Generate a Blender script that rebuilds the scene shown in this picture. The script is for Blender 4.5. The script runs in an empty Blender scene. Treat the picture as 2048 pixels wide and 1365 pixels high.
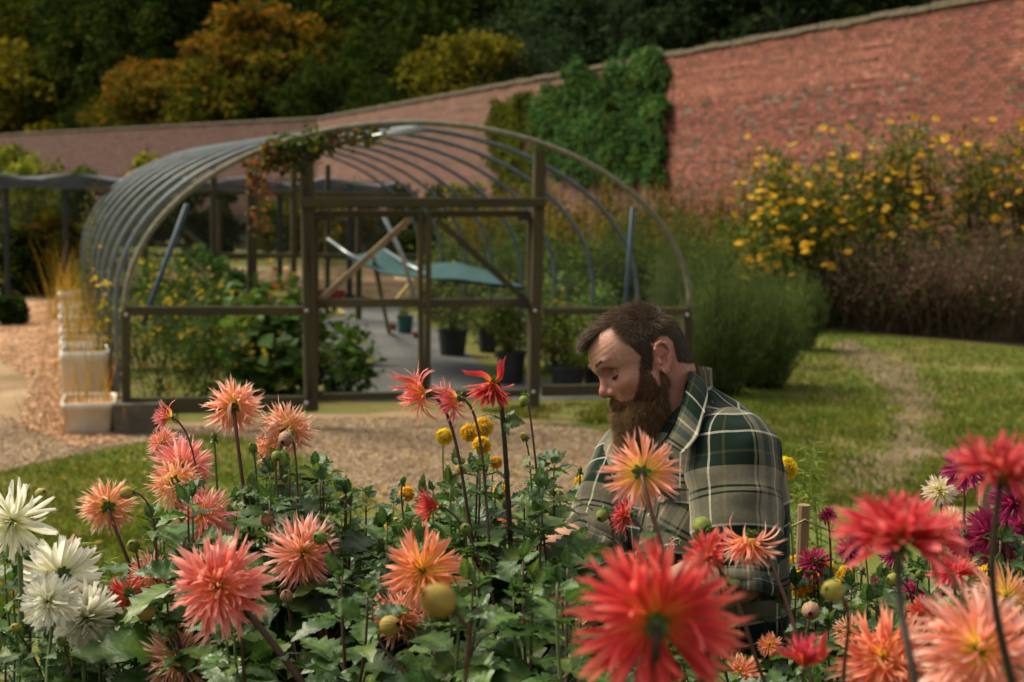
import bpy, math, random
import numpy as np
from mathutils import Vector, Matrix
import mathutils.noise as mn
RS = np.random.RandomState
rng = RS(7)
random.seed(7)
SC = bpy.context.scene
COL = SC.collection
R_ = math.radians
# ------------------------------------------------------------------ camera
CAM = np.array([0.0, 0.0, 2.18])
FPX = 50.0 / 36.0 * 2048.0
PITCH, ROLL = R_(6.37), R_(1.09)
_f = np.array([0, math.cos(PITCH), -math.sin(PITCH)])
_u0 = np.array([0, math.sin(PITCH), math.cos(PITCH)])
_x = np.array([1.0, 0, 0])
CR = math.cos(ROLL) * _x + math.sin(ROLL) * _u0
CU = -math.sin(ROLL) * _x + math.cos(ROLL) * _u0
CF = _f
cd = bpy.data.cameras.new('camera'); cam = bpy.data.objects.new('camera', cd); COL.objects.link(cam)
M = Matrix(((CR[0], CU[0], -CF[0], CAM[0]), (CR[1], CU[1], -CF[1], CAM[1]), (CR[2], CU[2], -CF[2], CAM[2]), (0, 0, 0, 1)))
cam.matrix_world = M
cd.lens = 50; cd.sensor_width = 36; cd.clip_start = 0.05; cd.clip_end = 1000
cd.dof.use_dof = True; cd.dof.focus_distance = 2.68; cd.dof.aperture_fstop = 5.0
SC.camera = cam
# ------------------------------------------------------------------ light
SUN_EL, SUN_VEC = R_(50), np.array([-0.85, 0.36])
w = bpy.data.worlds.new('World'); SC.world = w; w.use_nodes = True
nt = w.node_tree; nt.nodes.clear()
sky = nt.nodes.new('ShaderNodeTexSky'); sky.sky_type = 'NISHITA'; sky.sun_disc = False
sky.sun_elevation = SUN_EL
_az = math.atan2(SUN_VEC[0], SUN_VEC[1]); sky.sun_rotation = _az
sky.air_density = 1.0; sky.dust_density = 3.0; sky.ozone_density = 1.0
hs = nt.nodes.new('ShaderNodeHueSaturation'); hs.inputs['Saturation'].default_value = 0.10
bg = nt.nodes.new('ShaderNodeBackground'); bg.inputs['Strength'].default_value = 0.115
wo = nt.nodes.new('ShaderNodeOutputWorld')
nt.links.new(sky.outputs[0], hs.inputs['Color']); nt.links.new(hs.outputs[0], bg.inputs[0]); nt.links.new(bg.outputs[0], wo.inputs[0])
sl = bpy.data.lights.new('sun', 'SUN'); sun = bpy.data.objects.new('sun', sl); COL.objects.link(sun)
sl.energy = 3.4; sl.angle = R_(25); sl.color = (1.0, 0.88, 0.67)
sd = Vector((SUN_VEC[0] * math.cos(SUN_EL), SUN_VEC[1] * math.cos(SUN_EL), math.sin(SUN_EL) * np.linalg.norm(SUN_VEC)))
sun.rotation_euler = sd.to_track_quat('Z', 'Y').to_euler()
SC.view_settings.view_transform = 'Standard'; SC.view_settings.look = 'None'
SC.view_settings.exposure = 0.66; SC.view_settings.gamma = 1.0; SC.view_settings.use_curve_mapping = False
SC.cycles.max_bounces = 6; SC.cycles.transparent_max_bounces = 16; SC.cycles.caustics_reflective = False; SC.cycles.caustics_refractive = False

# ------------------------------------------------------------------ helpers
def at(px, py, D):
    return CAM + D * (CF + CR * (px - 1024.0) / FPX - CU * (py - 682.5) / FPX)
def pix(p):
    q = np.asarray(p) - CAM
    d = q @ CF
    return 1024 + FPX * (q @ CR) / d, 682.5 - FPX * (q @ CU) / d, d
def ground(px, py, z=0.0):
    r = CF + CR * (px - 1024.0) / FPX - CU * (py - 682.5) / FPX
    t = (z - CAM[2]) / r[2]
    return CAM + r * t
def onplane(px, py, P0, N):
    r = CF + CR * (px - 1024.0) / FPX - CU * (py - 682.5) / FPX
    return CAM + r * (((P0 - CAM) @ N) / (r @ N))
def unit(v):
    v = np.asarray(v, float); return v / (np.linalg.norm(v, axis=-1, keepdims=True) + 1e-12)

def mesh_np(name, V, F, cols=None, uv=None, smooth=True):
    """V (n,3); F int array (m,3|4) or list of arrays; cols (n,3) per vertex"""
    me = bpy.data.meshes.new(name)
    V = np.asarray(V, np.float32)
    Fs = F if isinstance(F, list) else [F]
    Fs = [np.asarray(f, np.int32) for f in Fs if len(f)]
    nl = sum(f.size for f in Fs); nf = sum(len(f) for f in Fs)
    me.vertices.add(len(V)); me.vertices.foreach_set('co', V.ravel())
    me.loops.add(nl); me.polygons.add(nf)
    li = np.concatenate([f.ravel() for f in Fs])
    ls, tot, k = [], [], 0
    for f in Fs:
        n = f.shape[1]
        ls.append(k + np.arange(len(f)) * n); tot.append(np.full(len(f), n)); k += f.size
    me.loops.foreach_set('vertex_index', li.astype(np.int32))
    me.polygons.foreach_set('loop_start', np.concatenate(ls).astype(np.int32))
    me.polygons.foreach_set('loop_total', np.concatenate(tot).astype(np.int32))
    me.polygons.foreach_set('use_smooth', np.full(nf, smooth))
    if cols is not None:
        c = np.ones((len(V), 4), np.float32); c[:, :3] = cols
        a = me.color_attributes.new('Col', 'FLOAT_COLOR', 'POINT'); a.data.foreach_set('color', c.ravel())
    if uv is not None:
        u = me.uv_layers.new(name='UVMap'); uvl = np.asarray(uv, np.float32)[li]
        u.data.foreach_set('uv', uvl.ravel())
    me.update(calc_edges=True)
    return me
def merge(parts):
    """parts: list of (V, F, C|None)"""
    Vs, F3, F4, Cs, k = [], [], [], [], 0
    for p in parts:
        V, F = np.asarray(p[0], float), p[1]
        C = p[2] if len(p) > 2 and p[2] is not None else np.ones((len(V), 3)) * 0.5
        C = np.asarray(C, float)
        if C.ndim == 1: C = np.tile(C, (len(V), 1))
        for f in (F if isinstance(F, list) else [F]):
            f = np.asarray(f)
            if not len(f): continue
            (F3 if f.shape[1] == 3 else F4).append(f + k)
        Vs.append(V); Cs.append(C); k += len(V)
    F = []
    if F3: F.append(np.concatenate(F3))
    if F4: F.append(np.concatenate(F4))
    return np.concatenate(Vs), F, np.concatenate(Cs)
def obj(name, me, mat=None, parent=None, loc=None):
    o = bpy.data.objects.new(name, me); COL.objects.link(o)
    if mat is not None and me is not None and not me.materials: me.materials.append(mat)
    if parent is not None: o.parent = parent
    if loc is not None: o.location = loc
    return o
def thing(name, label, cat, loc=(0, 0, 0), group=None):
    o = bpy.data.objects.new(name, None); COL.objects.link(o); o.location = [float(x) for x in loc]; o.empty_display_size = .1
    o['label'] = label; o['category'] = cat
    if group: o['group'] = group
    return o
def tag(o, label, cat, group=None):
    o['label'] = label; o['category'] = cat
    if group: o['group'] = group
    return o
def struct(name, me, m):
    o = obj(name, me, m); o['kind'] = 'structure'; return o
def stuff(name, me, m, label, cat, parent=None):
    o = obj(name, me, m, parent); o['kind'] = 'stuff'
    if parent is None: o['label'] = label; o['category'] = cat
    return o

# ---- primitive generators (return V, F)
BOXF = np.array([[0, 3, 2, 1], [4, 5, 6, 7], [0, 1, 5, 4], [1, 2, 6, 5], [2, 3, 7, 6], [3, 0, 4, 7]])
def box(c, sx, sy, sz, ax=None):
    s = np.array([[-1, -1, -1], [1, -1, -1], [1, 1, -1], [-1, 1, -1], [-1, -1, 1], [1, -1, 1], [1, 1, 1], [-1, 1, 1]]) * 0.5
    s = s * np.array([sx, sy, sz])
    if ax is not None: s = s @ np.array(ax)
    return s + np.array(c), BOXF.copy()
def bar(a, b, w, t, side=None, bev=0.12):
    """square timber from a to b, width w along 'side', thickness t; chamfered octagonal section"""
    a, b = np.array(a, float), np.array(b, float)
    d = unit(b - a)
    s = np.array(side if side is not None else [0, 0, 1.0], float); s = unit(s - d * (s @ d)); n = np.cross(d, s)
    k = bev * min(w, t)
    pr = [(-w / 2 + k, -t / 2), (w / 2 - k, -t / 2), (w / 2, -t / 2 + k), (w / 2, t / 2 - k), (w / 2 - k, t / 2), (-w / 2 + k, t / 2), (-w / 2, t / 2 - k), (-w / 2, -t / 2 + k)]
    V = [p + s * x + n * y for p in (a, b) for x, y in pr]
    F = [[i, (i + 1) % 8, 8 + (i + 1) % 8, 8 + i] for i in range(8)]
    F += [[0, 3, 2, 1], [0, 5, 4, 3], [0, 7, 6, 5], [8, 9, 10, 11], [8, 11, 12, 13], [8, 13, 14, 15]]
    return np.array(V), np.array(F)
def tube(pts, rad, n=8, cap=True):
    P = np.asarray(pts, float); m = len(P)
    r = np.full(m, rad) if np.isscalar(rad) else np.asarray(rad, float)
    T = np.gradient(P, axis=0); T = unit(T)
    up = np.array([0, 0, 1.0]) if abs(T[0][2]) < 0.9 else np.array([1.0, 0, 0])
    N = np.zeros_like(P); s = unit(np.cross(T[0], up))
    for i in range(m):
        s = unit(s - T[i] * (s @ T[i])); N[i] = s
    B = np.cross(T, N)
    a = np.linspace(0, 2 * np.pi, n, endpoint=False)
    V = P[:, None] + r[:, None, None] * (np.cos(a)[None, :, None] * N[:, None] + np.sin(a)[None, :, None] * B[:, None])
    V = V.reshape(-1, 3)
    i = np.arange(m - 1)[:, None] * n; j = np.arange(n)[None]; j2 = (j + 1) % n
    F = np.stack([i + j, i + j2, i + n + j2, i + n + j], -1).reshape(-1, 4)
    if cap:
        V = np.vstack([V, P[0], P[-1]]); k = m * n
        jj = np.arange(n)
        F3 = np.concatenate([np.stack([np.full(n, k), (jj + 1) % n, jj], -1), np.stack([np.full(n, k + 1), (m - 1) * n + jj, (m - 1) * n + (jj + 1) % n], -1)])
        return V, [F, F3]
    return V, [F]
def lathe(prof, n=24, c=(0, 0, 0)):
    pr = np.asarray(prof, float); a = np.linspace(0, 2 * np.pi, n, endpoint=False)
    V = np.stack([pr[:, 0:1] * np.cos(a), pr[:, 0:1] * np.sin(a), np.repeat(pr[:, 1:2], n, 1)], -1).reshape(-1, 3) + np.array(c)
    i = np.arange(len(pr) - 1)[:, None] * n; j = np.arange(n)[None]; j2 = (j + 1) % n
    return V, np.stack([i + j, i + j2, i + n + j2, i + n + j], -1).reshape(-1, 4)
def randdir(n, r=None):
    r = r or rng
    return unit(r.normal(size=(n, 3)))
def leaves(P, size, cols, r=None, up=0.3, asp=0.5, fold=0.15, jit=0.25):
    """cloud of folded rhombic leaves at points P; size scalar or (n,), cols (n,3)"""
    r = r or rng
    n = len(P); d = randdir(n, r); nn = unit(r.normal(size=(n, 3)) + np.array([0, 0, up * 3]))
    d = unit(d - nn * np.sum(d * nn, 1, keepdims=True)); s = np.cross(nn, d)
    L = (np.ones(n) * size * r.uniform(1 - jit, 1 + jit, n))[:, None]; W = L * asp
    V = np.stack([P, P + d * L * .45 + s * W * .5 + nn * L * fold, P + d * L, P + d * L * .45 - s * W * .5 + nn * L * fold], 1).reshape(-1, 3)
    k = np.arange(n)[:, None] * 4
    F = np.concatenate([k + [0, 1, 2], k + [0, 2, 3]])
    return V, F, np.repeat(cols, 4, 0)
PAL = 0.82
def pal(colors, n, w=None, jit=0.2, r=None):
    r = r or rng
    c = np.array(colors)[r.choice(len(colors), n, p=w)] * PAL
    return c * r.uniform(1 - jit, 1 + jit, (n, 1)) * r.uniform(0.93, 1.07, (n, 3))
def blades(P, H, W, lean, cols, r=None, seg=4, curl=0.4, tip=0.1):
    """grass-like curved strips from base points"""
    r = r or rng
    n = len(P); a = r.uniform(0, 2 * np.pi, n); o = np.stack([np.cos(a), np.sin(a), 0 * a], 1)
    b = r.uniform(0, 2 * np.pi, n); sd_ = np.stack([np.cos(b), np.sin(b), 0 * b], 1)
    h = (np.ones(n) * H)[:, None]; ln = (lean * r.uniform(.3, 1.2, n))[:, None]
    rows = []
    for i in range(seg + 1):
        t = i / seg
        c = P + np.array([0, 0, 1.0]) * h * (t - 0.35 * curl * ln * t * t) + o * h * ln * (t * (1 - curl) + curl * t * t)
        wd = W * (1 - (1 - tip) * t ** 1.5)
        wd = (np.ones(n) * wd)[:, None]
        rows += [c - sd_ * wd / 2, c + sd_ * wd / 2]
    V = np.stack(rows, 1).reshape(-1, 3); m = 2 * (seg + 1)
    k = np.arange(n)[:, None] * m
    F = np.concatenate([k + [2 * i, 2 * i + 1, 2 * i + 3, 2 * i + 2] for i in range(seg)])
    tops = rows[-1]
    return (V, F, np.repeat(cols, m, 0)), tops
def clumpcloud(n, c, rad, K=14, spread=0.33, r=None, shell=0.5):
    """points in an ellipsoid gathered into clumps"""
    r = r or rng
    d = randdir(K, r); q = r.uniform(shell, 1, (K, 1)) ** 0.6
    C = d * q
    i = r.choice(K, n); P = C[i] + r.normal(size=(n, 3)) * spread * r.uniform(.4, 1, (n, 1))
    return np.array(c) + P * np.array(rad)

# ------------------------------------------------------------------ materials
def newmat(name):
    m = bpy.data.materials.new(name); m.use_nodes = True; t = m.node_tree
    return m, t, t.nodes['Principled BSDF']
def nd(t, ty, **kw):
    n = t.nodes.new(ty)
    for k, v in kw.items():
        if hasattr(n, k): setattr(n, k, v)
        else: n.inputs[k].default_value = v
    return n
def ramp(t, stops, interp='LINEAR'):
    n = t.nodes.new('ShaderNodeValToRGB'); n.color_ramp.interpolation = interp
    e = n.color_ramp.elements
    while len(e) > 1: e.remove(e[-1])
    e[0].position = stops[0][0]; e[0].color = (*stops[0][1], 1)
    for p, c in stops[1:]:
        x = e.new(p); x.color = (*c, 1)
    return n
def mat(name, c1, c2=None, scale=5, rough=0.8, bump=0.3, bscale=None, dist=0.01, metal=0, stretch=(1, 1, 1), spec=0.4, c3=None, coord='Object', detail=6):
    m, t, b = newmat(name); c2 = c2 or tuple(x * .6 for x in c1)
    tc = nd(t, 'ShaderNodeTexCoord'); mp = nd(t, 'ShaderNodeMapping'); mp.inputs['Scale'].default_value = stretch
    t.links.new(tc.outputs[coord], mp.inputs[0])
    n = nd(t, 'ShaderNodeTexNoise', Scale=scale, Detail=detail, Roughness=0.6); t.links.new(mp.outputs[0], n.inputs['Vector'])
    st = [(0.35, c1), (0.62, c2)] + ([(0.75, c3)] if c3 else [])
    r = ramp(t, st); t.links.new(n.outputs[0], r.inputs[0]); t.links.new(r.outputs[0], b.inputs['Base Color'])
    b.inputs['Roughness'].default_value = rough; b.inputs['Metallic'].default_value = metal; b.inputs['Specular IOR Level'].default_value = spec
    if bump:
        n2 = nd(t, 'ShaderNodeTexNoise', Scale=bscale or scale * 6, Detail=5.0); t.links.new(mp.outputs[0], n2.inputs['Vector'])
        bp = nd(t, 'ShaderNodeBump', Strength=bump, Distance=dist); t.links.new(n2.outputs[0], bp.inputs['Height']); t.links.new(bp.outputs[0], b.inputs['Normal'])
    return m
def vmat(name, rough=0.55, trans=0.3, noise=0.25, nscale=30, spec=0.4, bump=0.0, bscale=80, sheen=0.0, tboost=1.3, tint=None):
    """material whose colour is the mesh's own Col attribute, with translucency"""
    m, t, b = newmat(name)
    a = nd(t, 'ShaderNodeAttribute', attribute_name='Col')
    tc = nd(t, 'ShaderNodeTexCoord'); n = nd(t, 'ShaderNodeTexNoise', Scale=nscale, Detail=3.0); t.links.new(tc.outputs['Object'], n.inputs['Vector'])
    mr = nd(t, 'ShaderNodeMapRange'); mr.inputs['To Min'].default_value = 1 - noise; mr.inputs['To Max'].default_value = 1 + noise
    mr.inputs['From Min'].default_value = .3; mr.inputs['From Max'].default_value = .7
    t.links.new(n.outputs[0], mr.inputs[0])
    mx = nd(t, 'ShaderNodeVectorMath', operation='SCALE'); t.links.new(a.outputs['Color'], mx.inputs[0]); t.links.new(mr.outputs[0], mx.inputs['Scale'])
    if tint:
        tn = nd(t, 'ShaderNodeVectorMath', operation='MULTIPLY'); tn.inputs[1].default_value = tint; t.links.new(mx.outputs[0], tn.inputs[0]); mx = tn
    t.links.new(mx.outputs[0], b.inputs['Base Color'])
    b.inputs['Roughness'].default_value = rough; b.inputs['Specular IOR Level'].default_value = spec
    if sheen: b.inputs['Sheen Weight'].default_value = sheen
    if bump:
        n2 = nd(t, 'ShaderNodeTexNoise', Scale=bscale, Detail=3.0); t.links.new(tc.outputs['Object'], n2.inputs['Vector'])
        bp = nd(t, 'ShaderNodeBump', Strength=bump, Distance=0.002); t.links.new(n2.outputs[0], bp.inputs['Height']); t.links.new(bp.outputs[0], b.inputs['Normal'])
    if trans:
        tr = nd(t, 'ShaderNodeBsdfTranslucent'); sc = nd(t, 'ShaderNodeVectorMath', operation='SCALE'); sc.inputs['Scale'].default_value = tboost
        t.links.new(mx.outputs[0], sc.inputs[0]); t.links.new(sc.outputs[0], tr.inputs['Color'])
        ms = nd(t, 'ShaderNodeMixShader'); ms.inputs[0].default_value = trans
        out = t.nodes['Material Output']
        t.links.new(b.outputs[0], ms.inputs[1]); t.links.new(tr.outputs[0], ms.inputs[2]); t.links.new(ms.outputs[0], out.inputs['Surface'])
    return m
M_LEAF = vmat('leaf_green', rough=0.6, trans=0.35, noise=0.35, nscale=3, spec=.2, tint=(1.0, 1.0, .6))
M_FAR = vmat('far_foliage', rough=0.85, trans=0.32, noise=0.4, nscale=0.8, spec=0.05, tint=(1.0, 1.0, .55))
M_BLADE = vmat('grass_blade', rough=0.7, trans=0.35, noise=0.35, nscale=2, spec=.1, tint=(1.0, 1.0, .6))
M_WOOD = mat('weathered_timber', (0.070, 0.052, 0.018), (0.035, 0.030, 0.012), scale=3, rough=0.85, bump=0.5, bscale=30, stretch=(1, 1, 0.15), c3=(0.095, 0.082, 0.04))
M_WOODH = mat('weathered_rail_timber', (0.075, 0.058, 0.020), (0.038, 0.033, 0.013), scale=2.5, rough=0.85, bump=0.5, bscale=25, stretch=(0.2, 1, 1), c3=(0.12, 0.105, 0.055))
M_STAKE = mat('dry_stake', (0.27, 0.19, 0.10), (0.16, 0.11, 0.06), scale=6, rough=0.85, bump=0.4, bscale=40, stretch=(1, 1, .2))
M_BARKT = mat('tree_bark', (0.05, 0.04, 0.028), (0.02, 0.017, 0.012), scale=4, rough=0.95, bump=0.6, bscale=20, dist=0.03, stretch=(1, 1, .3))
def in_poly(P, poly):
    poly = np.asarray(poly); x, y = P[:, 0], P[:, 1]; ins = np.zeros(len(P), bool); n = len(poly)
    for i in range(n):
        x1, y1 = poly[i]; x2, y2 = poly[(i + 1) % n]
        c = ((y1 > y) != (y2 > y)) & (x < (x2 - x1) * (y - y1) / (y2 - y1 + 1e-12) + x1)
        ins ^= c
    return ins
def loc_parent(o, par):
    o.parent = par; o.matrix_parent_inverse = Matrix.Translation(-par.location)
    return o
def tube_branch(p, q, r0, r1, bend=.1, r=None, n=6, seg=6):
    r = r or rng
    p, q = np.array(p, float), np.array(q, float); L = np.linalg.norm(q - p)
    t = np.linspace(0, 1, seg)[:, None]; o = r.normal(size=3) * bend * L
    P = p + (q - p) * t + o * np.sin(t * np.pi) ; return tube(P, np.linspace(r0, r1, seg), n)
# ================================================================== GROUND
def sheet(name, pxs, z, m, noise=0.25, close=True, world=False, sub=0.35):
    """irregular-edged flat sheet: outline given as photo points lying on the ground"""
    P = np.array([p if world else ground(*p)[:2] for p in pxs])
    out = []
    n = len(P)
    for i in range(n):
        a, b = P[i], P[(i + 1) % n]; L = np.linalg.norm(b - a); k = max(1, int(L / sub))
        for j in range(k):
            q = a + (b - a) * j / k
            nz = mn.noise_vector(Vector((q[0] * 1.3, q[1] * 1.3, z * 900)))
            nz2 = mn.noise_vector(Vector((q[0] * 4.3, q[1] * 4.3, z * 900)))
            out.append(q + np.array([nz[0], nz[1]]) * noise + np.array([nz2[0], nz2[1]]) * noise * .45)
    import bmesh
    bm = bmesh.new()
    vs = [bm.verts.new((q[0], q[1], z)) for q in out]
    f = bm.faces.new(vs); bmesh.ops.triangulate(bm, faces=[f])
    bmesh.ops.recalc_face_normals(bm, faces=bm.faces)
    me = bpy.data.meshes.new(name); bm.to_mesh(me); bm.free()
    if me.polygons[0].normal.z < 0: me.flip_normals()
    o = struct(name, me, m); return o, np.array(out)
def ground_mat(name, stops, s1, s2, rough=0.95, bump=0.6, dist=0.02):
    m, t, b = newmat(name)
    tc = nd(t, 'ShaderNodeTexCoord')
    n1 = nd(t, 'ShaderNodeTexNoise', Scale=s1, Detail=4.0); n2 = nd(t, 'ShaderNodeTexNoise', Scale=s2, Detail=6.0, Roughness=.7)
    for n in (n1, n2): t.links.new(tc.outputs['Object'], n.inputs['Vector'])
    mx = nd(t, 'ShaderNodeMath', operation='ADD'); mh = nd(t, 'ShaderNodeMath', operation='MULTIPLY'); mh.inputs[1].default_value = 0.5
    t.links.new(n1.outputs[0], mx.inputs[0]); t.links.new(n2.outputs[0], mx.inputs[1]); t.links.new(mx.outputs[0], mh.inputs[0])
    r = ramp(t, stops); t.links.new(mh.outputs[0], r.inputs[0]); t.links.new(r.outputs[0], b.inputs['Base Color'])
    b.inputs['Roughness'].default_value = rough; b.inputs['Specular IOR Level'].default_value = .15
    bp = nd(t, 'ShaderNodeBump', Strength=bump, Distance=dist); t.links.new(n2.outputs[0], bp.inputs['Height']); t.links.new(bp.outputs[0], b.inputs['Normal'])
    return m
G_LAWN = ground_mat('lawn_turf', [(0.36, (0.06, 0.09, 0.014)), (0.47, (0.10, 0.12, 0.02)), (0.55, (0.155, 0.13, 0.04)), (0.64, (0.20, 0.145, 0.07))], 0.7, 9)
G_GRAV = ground_mat('pink_gravel', [(0.36, (0.13, 0.085, 0.042)), (0.5, (0.29, 0.195, 0.105)), (0.62, (0.40, 0.29, 0.165))], 1.1, 45)
G_BARK = ground_mat('bark_chips', [(0.36, (0.15, 0.075, 0.035)), (0.5, (0.42, 0.23, 0.12)), (0.62, (0.62, 0.38, 0.22))], 1.3, 28)
G_DIRT = ground_mat('bare_earth', [(0.38, (0.07, 0.06, 0.025)), (0.5, (0.145, 0.105, 0.058)), (0.64, (0.21, 0.155, 0.095))], 1.6, 18)
G_SOIL = ground_mat('dark_soil', [(0.38, (0.02, 0.015, 0.008)), (0.6, (0.06, 0.04, 0.022))], 2, 25)
G_FAB = ground_mat('weed_fabric', [(0.36, (0.07, 0.072, 0.07)), (0.55, (0.115, 0.118, 0.112)), (0.66, (0.17, 0.165, 0.15))], 1.2, 12, rough=0.7, bump=0.2)
G_HILL = ground_mat('woodland_floor', [(0.35, (0.006, 0.009, 0.003)), (0.6, (0.02, 0.022, 0.008))], .1, 1.0)
# one ground sheet to the horizon, the wooded hill rising beyond the wall
xs = np.concatenate([np.linspace(-700, -80, 12), np.linspace(-70, 70, 36), np.linspace(80, 700, 12)])
ys = np.concatenate([np.linspace(-120, 60, 30), np.linspace(66, 220, 30), np.linspace(240, 800, 12)])
X, Y = np.meshgrid(xs, ys, indexing='ij')
base = np.clip((Y - 0.25 * X - 142) / 90, 0, 1); Z = 85 * base ** 1.2 + np.sin(X * .03) * 4 * base
V = np.stack([X, Y, Z], -1).reshape(-1, 3); ny = len(ys)
i = np.arange(len(xs) - 1)[:, None] * ny; j = np.arange(ny - 1)[None]
F = np.stack([i + j, i + ny + j, i + ny + j + 1, i + j + 1], -1).reshape(-1, 4)
near = (V[:, 1] < 60)
struct('ground', mesh_np('ground', V, F), G_HILL)
sheet('lawn', [(-26, -4), (30, -4), (34, 30), (12, 40), (-30, 46)], 0.004, G_LAWN, world=True, sub=2)
sheet('gravel_path', [(-500, 1000), (0, 948), (130, 915), (270, 888), (420, 868), (560, 885), (690, 965), (860, 1030), (1200, 1010), (1300, 930), (1260, 872), (1130, 845), (980, 830), (640, 832), (470, 845), (330, 850), (255, 855), (150, 700), (230, 575), (20, 592), (-60, 640), (-600, 800)], 0.008, G_GRAV)
sheet('gravel_yard', [(-60, 596), (30, 590), (240, 575), (420, 566), (600, 576), (760, 600), (900, 590), (980, 560), (700, 533), (420, 534), (200, 560), (100, 566)], 0.012, G_GRAV, noise=.2)
sheet('bark_path', [(-80, 640), (30, 612), (110, 600), (190, 610), (250, 850), (240, 880), (160, 893), (60, 842), (70, 760), (0, 720)], 0.012, G_BARK)
sheet('dirt_path', [(1655, 690), (1700, 682), (1765, 704), (1812, 735), (1850, 775), (1868, 810), (1876, 850), (1862, 915), (1800, 985), (1640, 1010), (1640, 965), (1700, 925), (1765, 890), (1790, 850), (1780, 800), (1720, 740)], 0.008, G_DIRT, noise=.26, sub=.12)
sheet('grass_verge', [(960, 822), (1120, 806), (1260, 800), (1300, 850), (1180, 842), (1050, 836)], 0.012, G_LAWN, noise=.1)
sheet('weed_fabric', [(632, 612), (800, 615), (900, 680), (1000, 760), (1200, 770), (1210, 800), (700, 806), (640, 760)], 0.012, G_FAB, noise=.02)
sheet('border_soil', [(1560, 640), (1800, 672), (2100, 700), (2300, 640), (1900, 570), (1300, 540), (1000, 520), (900, 560), (1150, 640), (1380, 720)], 0.008, G_SOIL, noise=.1)
# raised flower bed in the foreground
bx = np.linspace(-2.6, 2.8, 55); by = np.linspace(0.5, 5.2, 48); X, Y = np.meshgrid(bx, by, indexing='ij')
ed = np.clip(np.minimum(np.minimum(X + 2.6, 2.8 - X), np.minimum(Y - .5, 5.2 - Y)) / .5, 0, 1)
Z = np.array([[0.22 * e + (mn.noise(Vector((x * 5, y * 5, 0))) * .04 + mn.noise(Vector((x * 14, y * 14, 3))) * .02) * e + 0.006 for x, y, e in zip(a, b, c)] for a, b, c in zip(X, Y, ed)])
V = np.stack([X, Y, Z], -1).reshape(-1, 3); ny = len(by)
i = np.arange(len(bx) - 1)[:, None] * ny; j = np.arange(ny - 1)[None]
F = np.stack([i + j, i + ny + j, i + ny + j + 1, i + j + 1], -1).reshape(-1, 4)
struct('flower_bed', mesh_np('flower_bed', V, F), G_SOIL)

def scatter_px(n, poly, r, z=0.02):
    """points on the ground inside a photo-space polygon, evenly spread in the picture"""
    poly = np.array(poly, float); lo, hi = poly.min(0), poly.max(0); out = []
    while sum(len(o) for o in out) < n:
        q = r.uniform(lo, hi, (n * 2, 2)); out.append(q[in_poly(q, poly)])
    q = np.concatenate(out)[:n]
    return np.array([ground(a, b, z) for a, b in q]), q
# grass blades as stuff, denser where the photo shows green
r = RS(3)
lawn_polys = [([(-20, 950), (130, 918), (270, 892), (420, 872), (560, 890), (680, 960), (760, 1010), (500, 1180), (-20, 1220)], 26000, .035, [(.15, .19, .025), (.21, .23, .035), (.10, .145, .02)]),
    ([(1230, 880), (1330, 800), (1500, 770), (1600, 650), (1800, 675), (2080, 700), (2080, 1010), (1600, 1020), (1230, 960)], 52000, .045, [(.10, .16, .022), (.15, .19, .03), (.07, .12, .018), (.20, .165, .05)]),
    ([(960, 822), (1120, 808), (1260, 802), (1290, 850), (1180, 848), (1050, 838)], 4500, .04, [(.10, .14, .02), (.17, .15, .03)])]
DIRT = [(1655, 690), (1700, 682), (1765, 704), (1812, 735), (1850, 775), (1868, 810), (1876, 850), (1862, 915), (1800, 985), (1640, 1010), (1640, 965), (1700, 925), (1765, 890), (1790, 850), (1780, 800), (1720, 740)]
parts = []
for poly, n, h, pc in lawn_polys:
    P, q = scatter_px(n, poly, r, .008)
    dn = np.array([mn.noise(Vector((p[0] * .9, p[1] * .9, 5))) + .5 * mn.noise(Vector((p[0] * 3, p[1] * 3, 9))) for p in P])
    k = dn > r.uniform(-.75, .0, len(P)); k &= ~(in_poly(q + r.normal(size=q.shape) * 24, DIRT) & (r.uniform(size=len(q)) < .86)); P = P[k]
    parts.append(blades(P, h * r.uniform(.5, 1.4, len(P)), .012, .7, pal(pc, len(P), r=r), r, seg=2)[0])
V, F, C = merge(parts)
stuff('grass', mesh_np('grass', V, F, C), M_BLADE, 'short green and yellowing grass of the lawns beyond the flower bed', 'grass')
# loose stones and chips
OCT = np.array([[1, 0, 0], [-1, 0, 0], [0, 1, 0], [0, -1, 0], [0, 0, 1], [0, 0, -.6]]); OF = np.array([[0, 2, 4], [2, 1, 4], [1, 3, 4], [3, 0, 4], [2, 0, 5], [1, 2, 5], [3, 1, 5], [0, 3, 5]])
def bits(P, s, cols, r, flat=.5, asp=.7):
    n = len(P); a = r.uniform(0, 6.28, n); sz = s * r.uniform(.5, 1.4, n)
    sc = np.stack([sz, sz * r.uniform(asp * .6, asp * 1.3, n), sz * flat], 1)
    V = OCT[None] * sc[:, None] * r.uniform(.8, 1.2, (n, 6, 1))
    ca, sa = np.cos(a)[:, None], np.sin(a)[:, None]
    tl = r.normal(size=(n, 1)) * .25
    x, y, z = V[..., 0] * ca - V[..., 1] * sa, V[..., 0] * sa + V[..., 1] * ca, V[..., 2] + V[..., 0] * tl
    V = np.stack([x, y, z], -1) + P[:, None]
    F = (np.arange(n)[:, None, None] * 6 + OF[None]).reshape(-1, 3)
    return V.reshape(-1, 3), F, np.repeat(cols, 6, 0)
M_BIT = vmat('stone_chip', rough=.9, trans=0, noise=.15, nscale=20, spec=.2)
P, _ = scatter_px(15000, [(0, 948), (130, 915), (270, 888), (420, 868), (560, 885), (690, 965), (860, 1030), (1200, 1010), (1290, 930), (1250, 876), (1130, 848), (980, 834), (640, 836), (470, 850), (255, 858), (200, 880), (0, 830)], r, .012)
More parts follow.
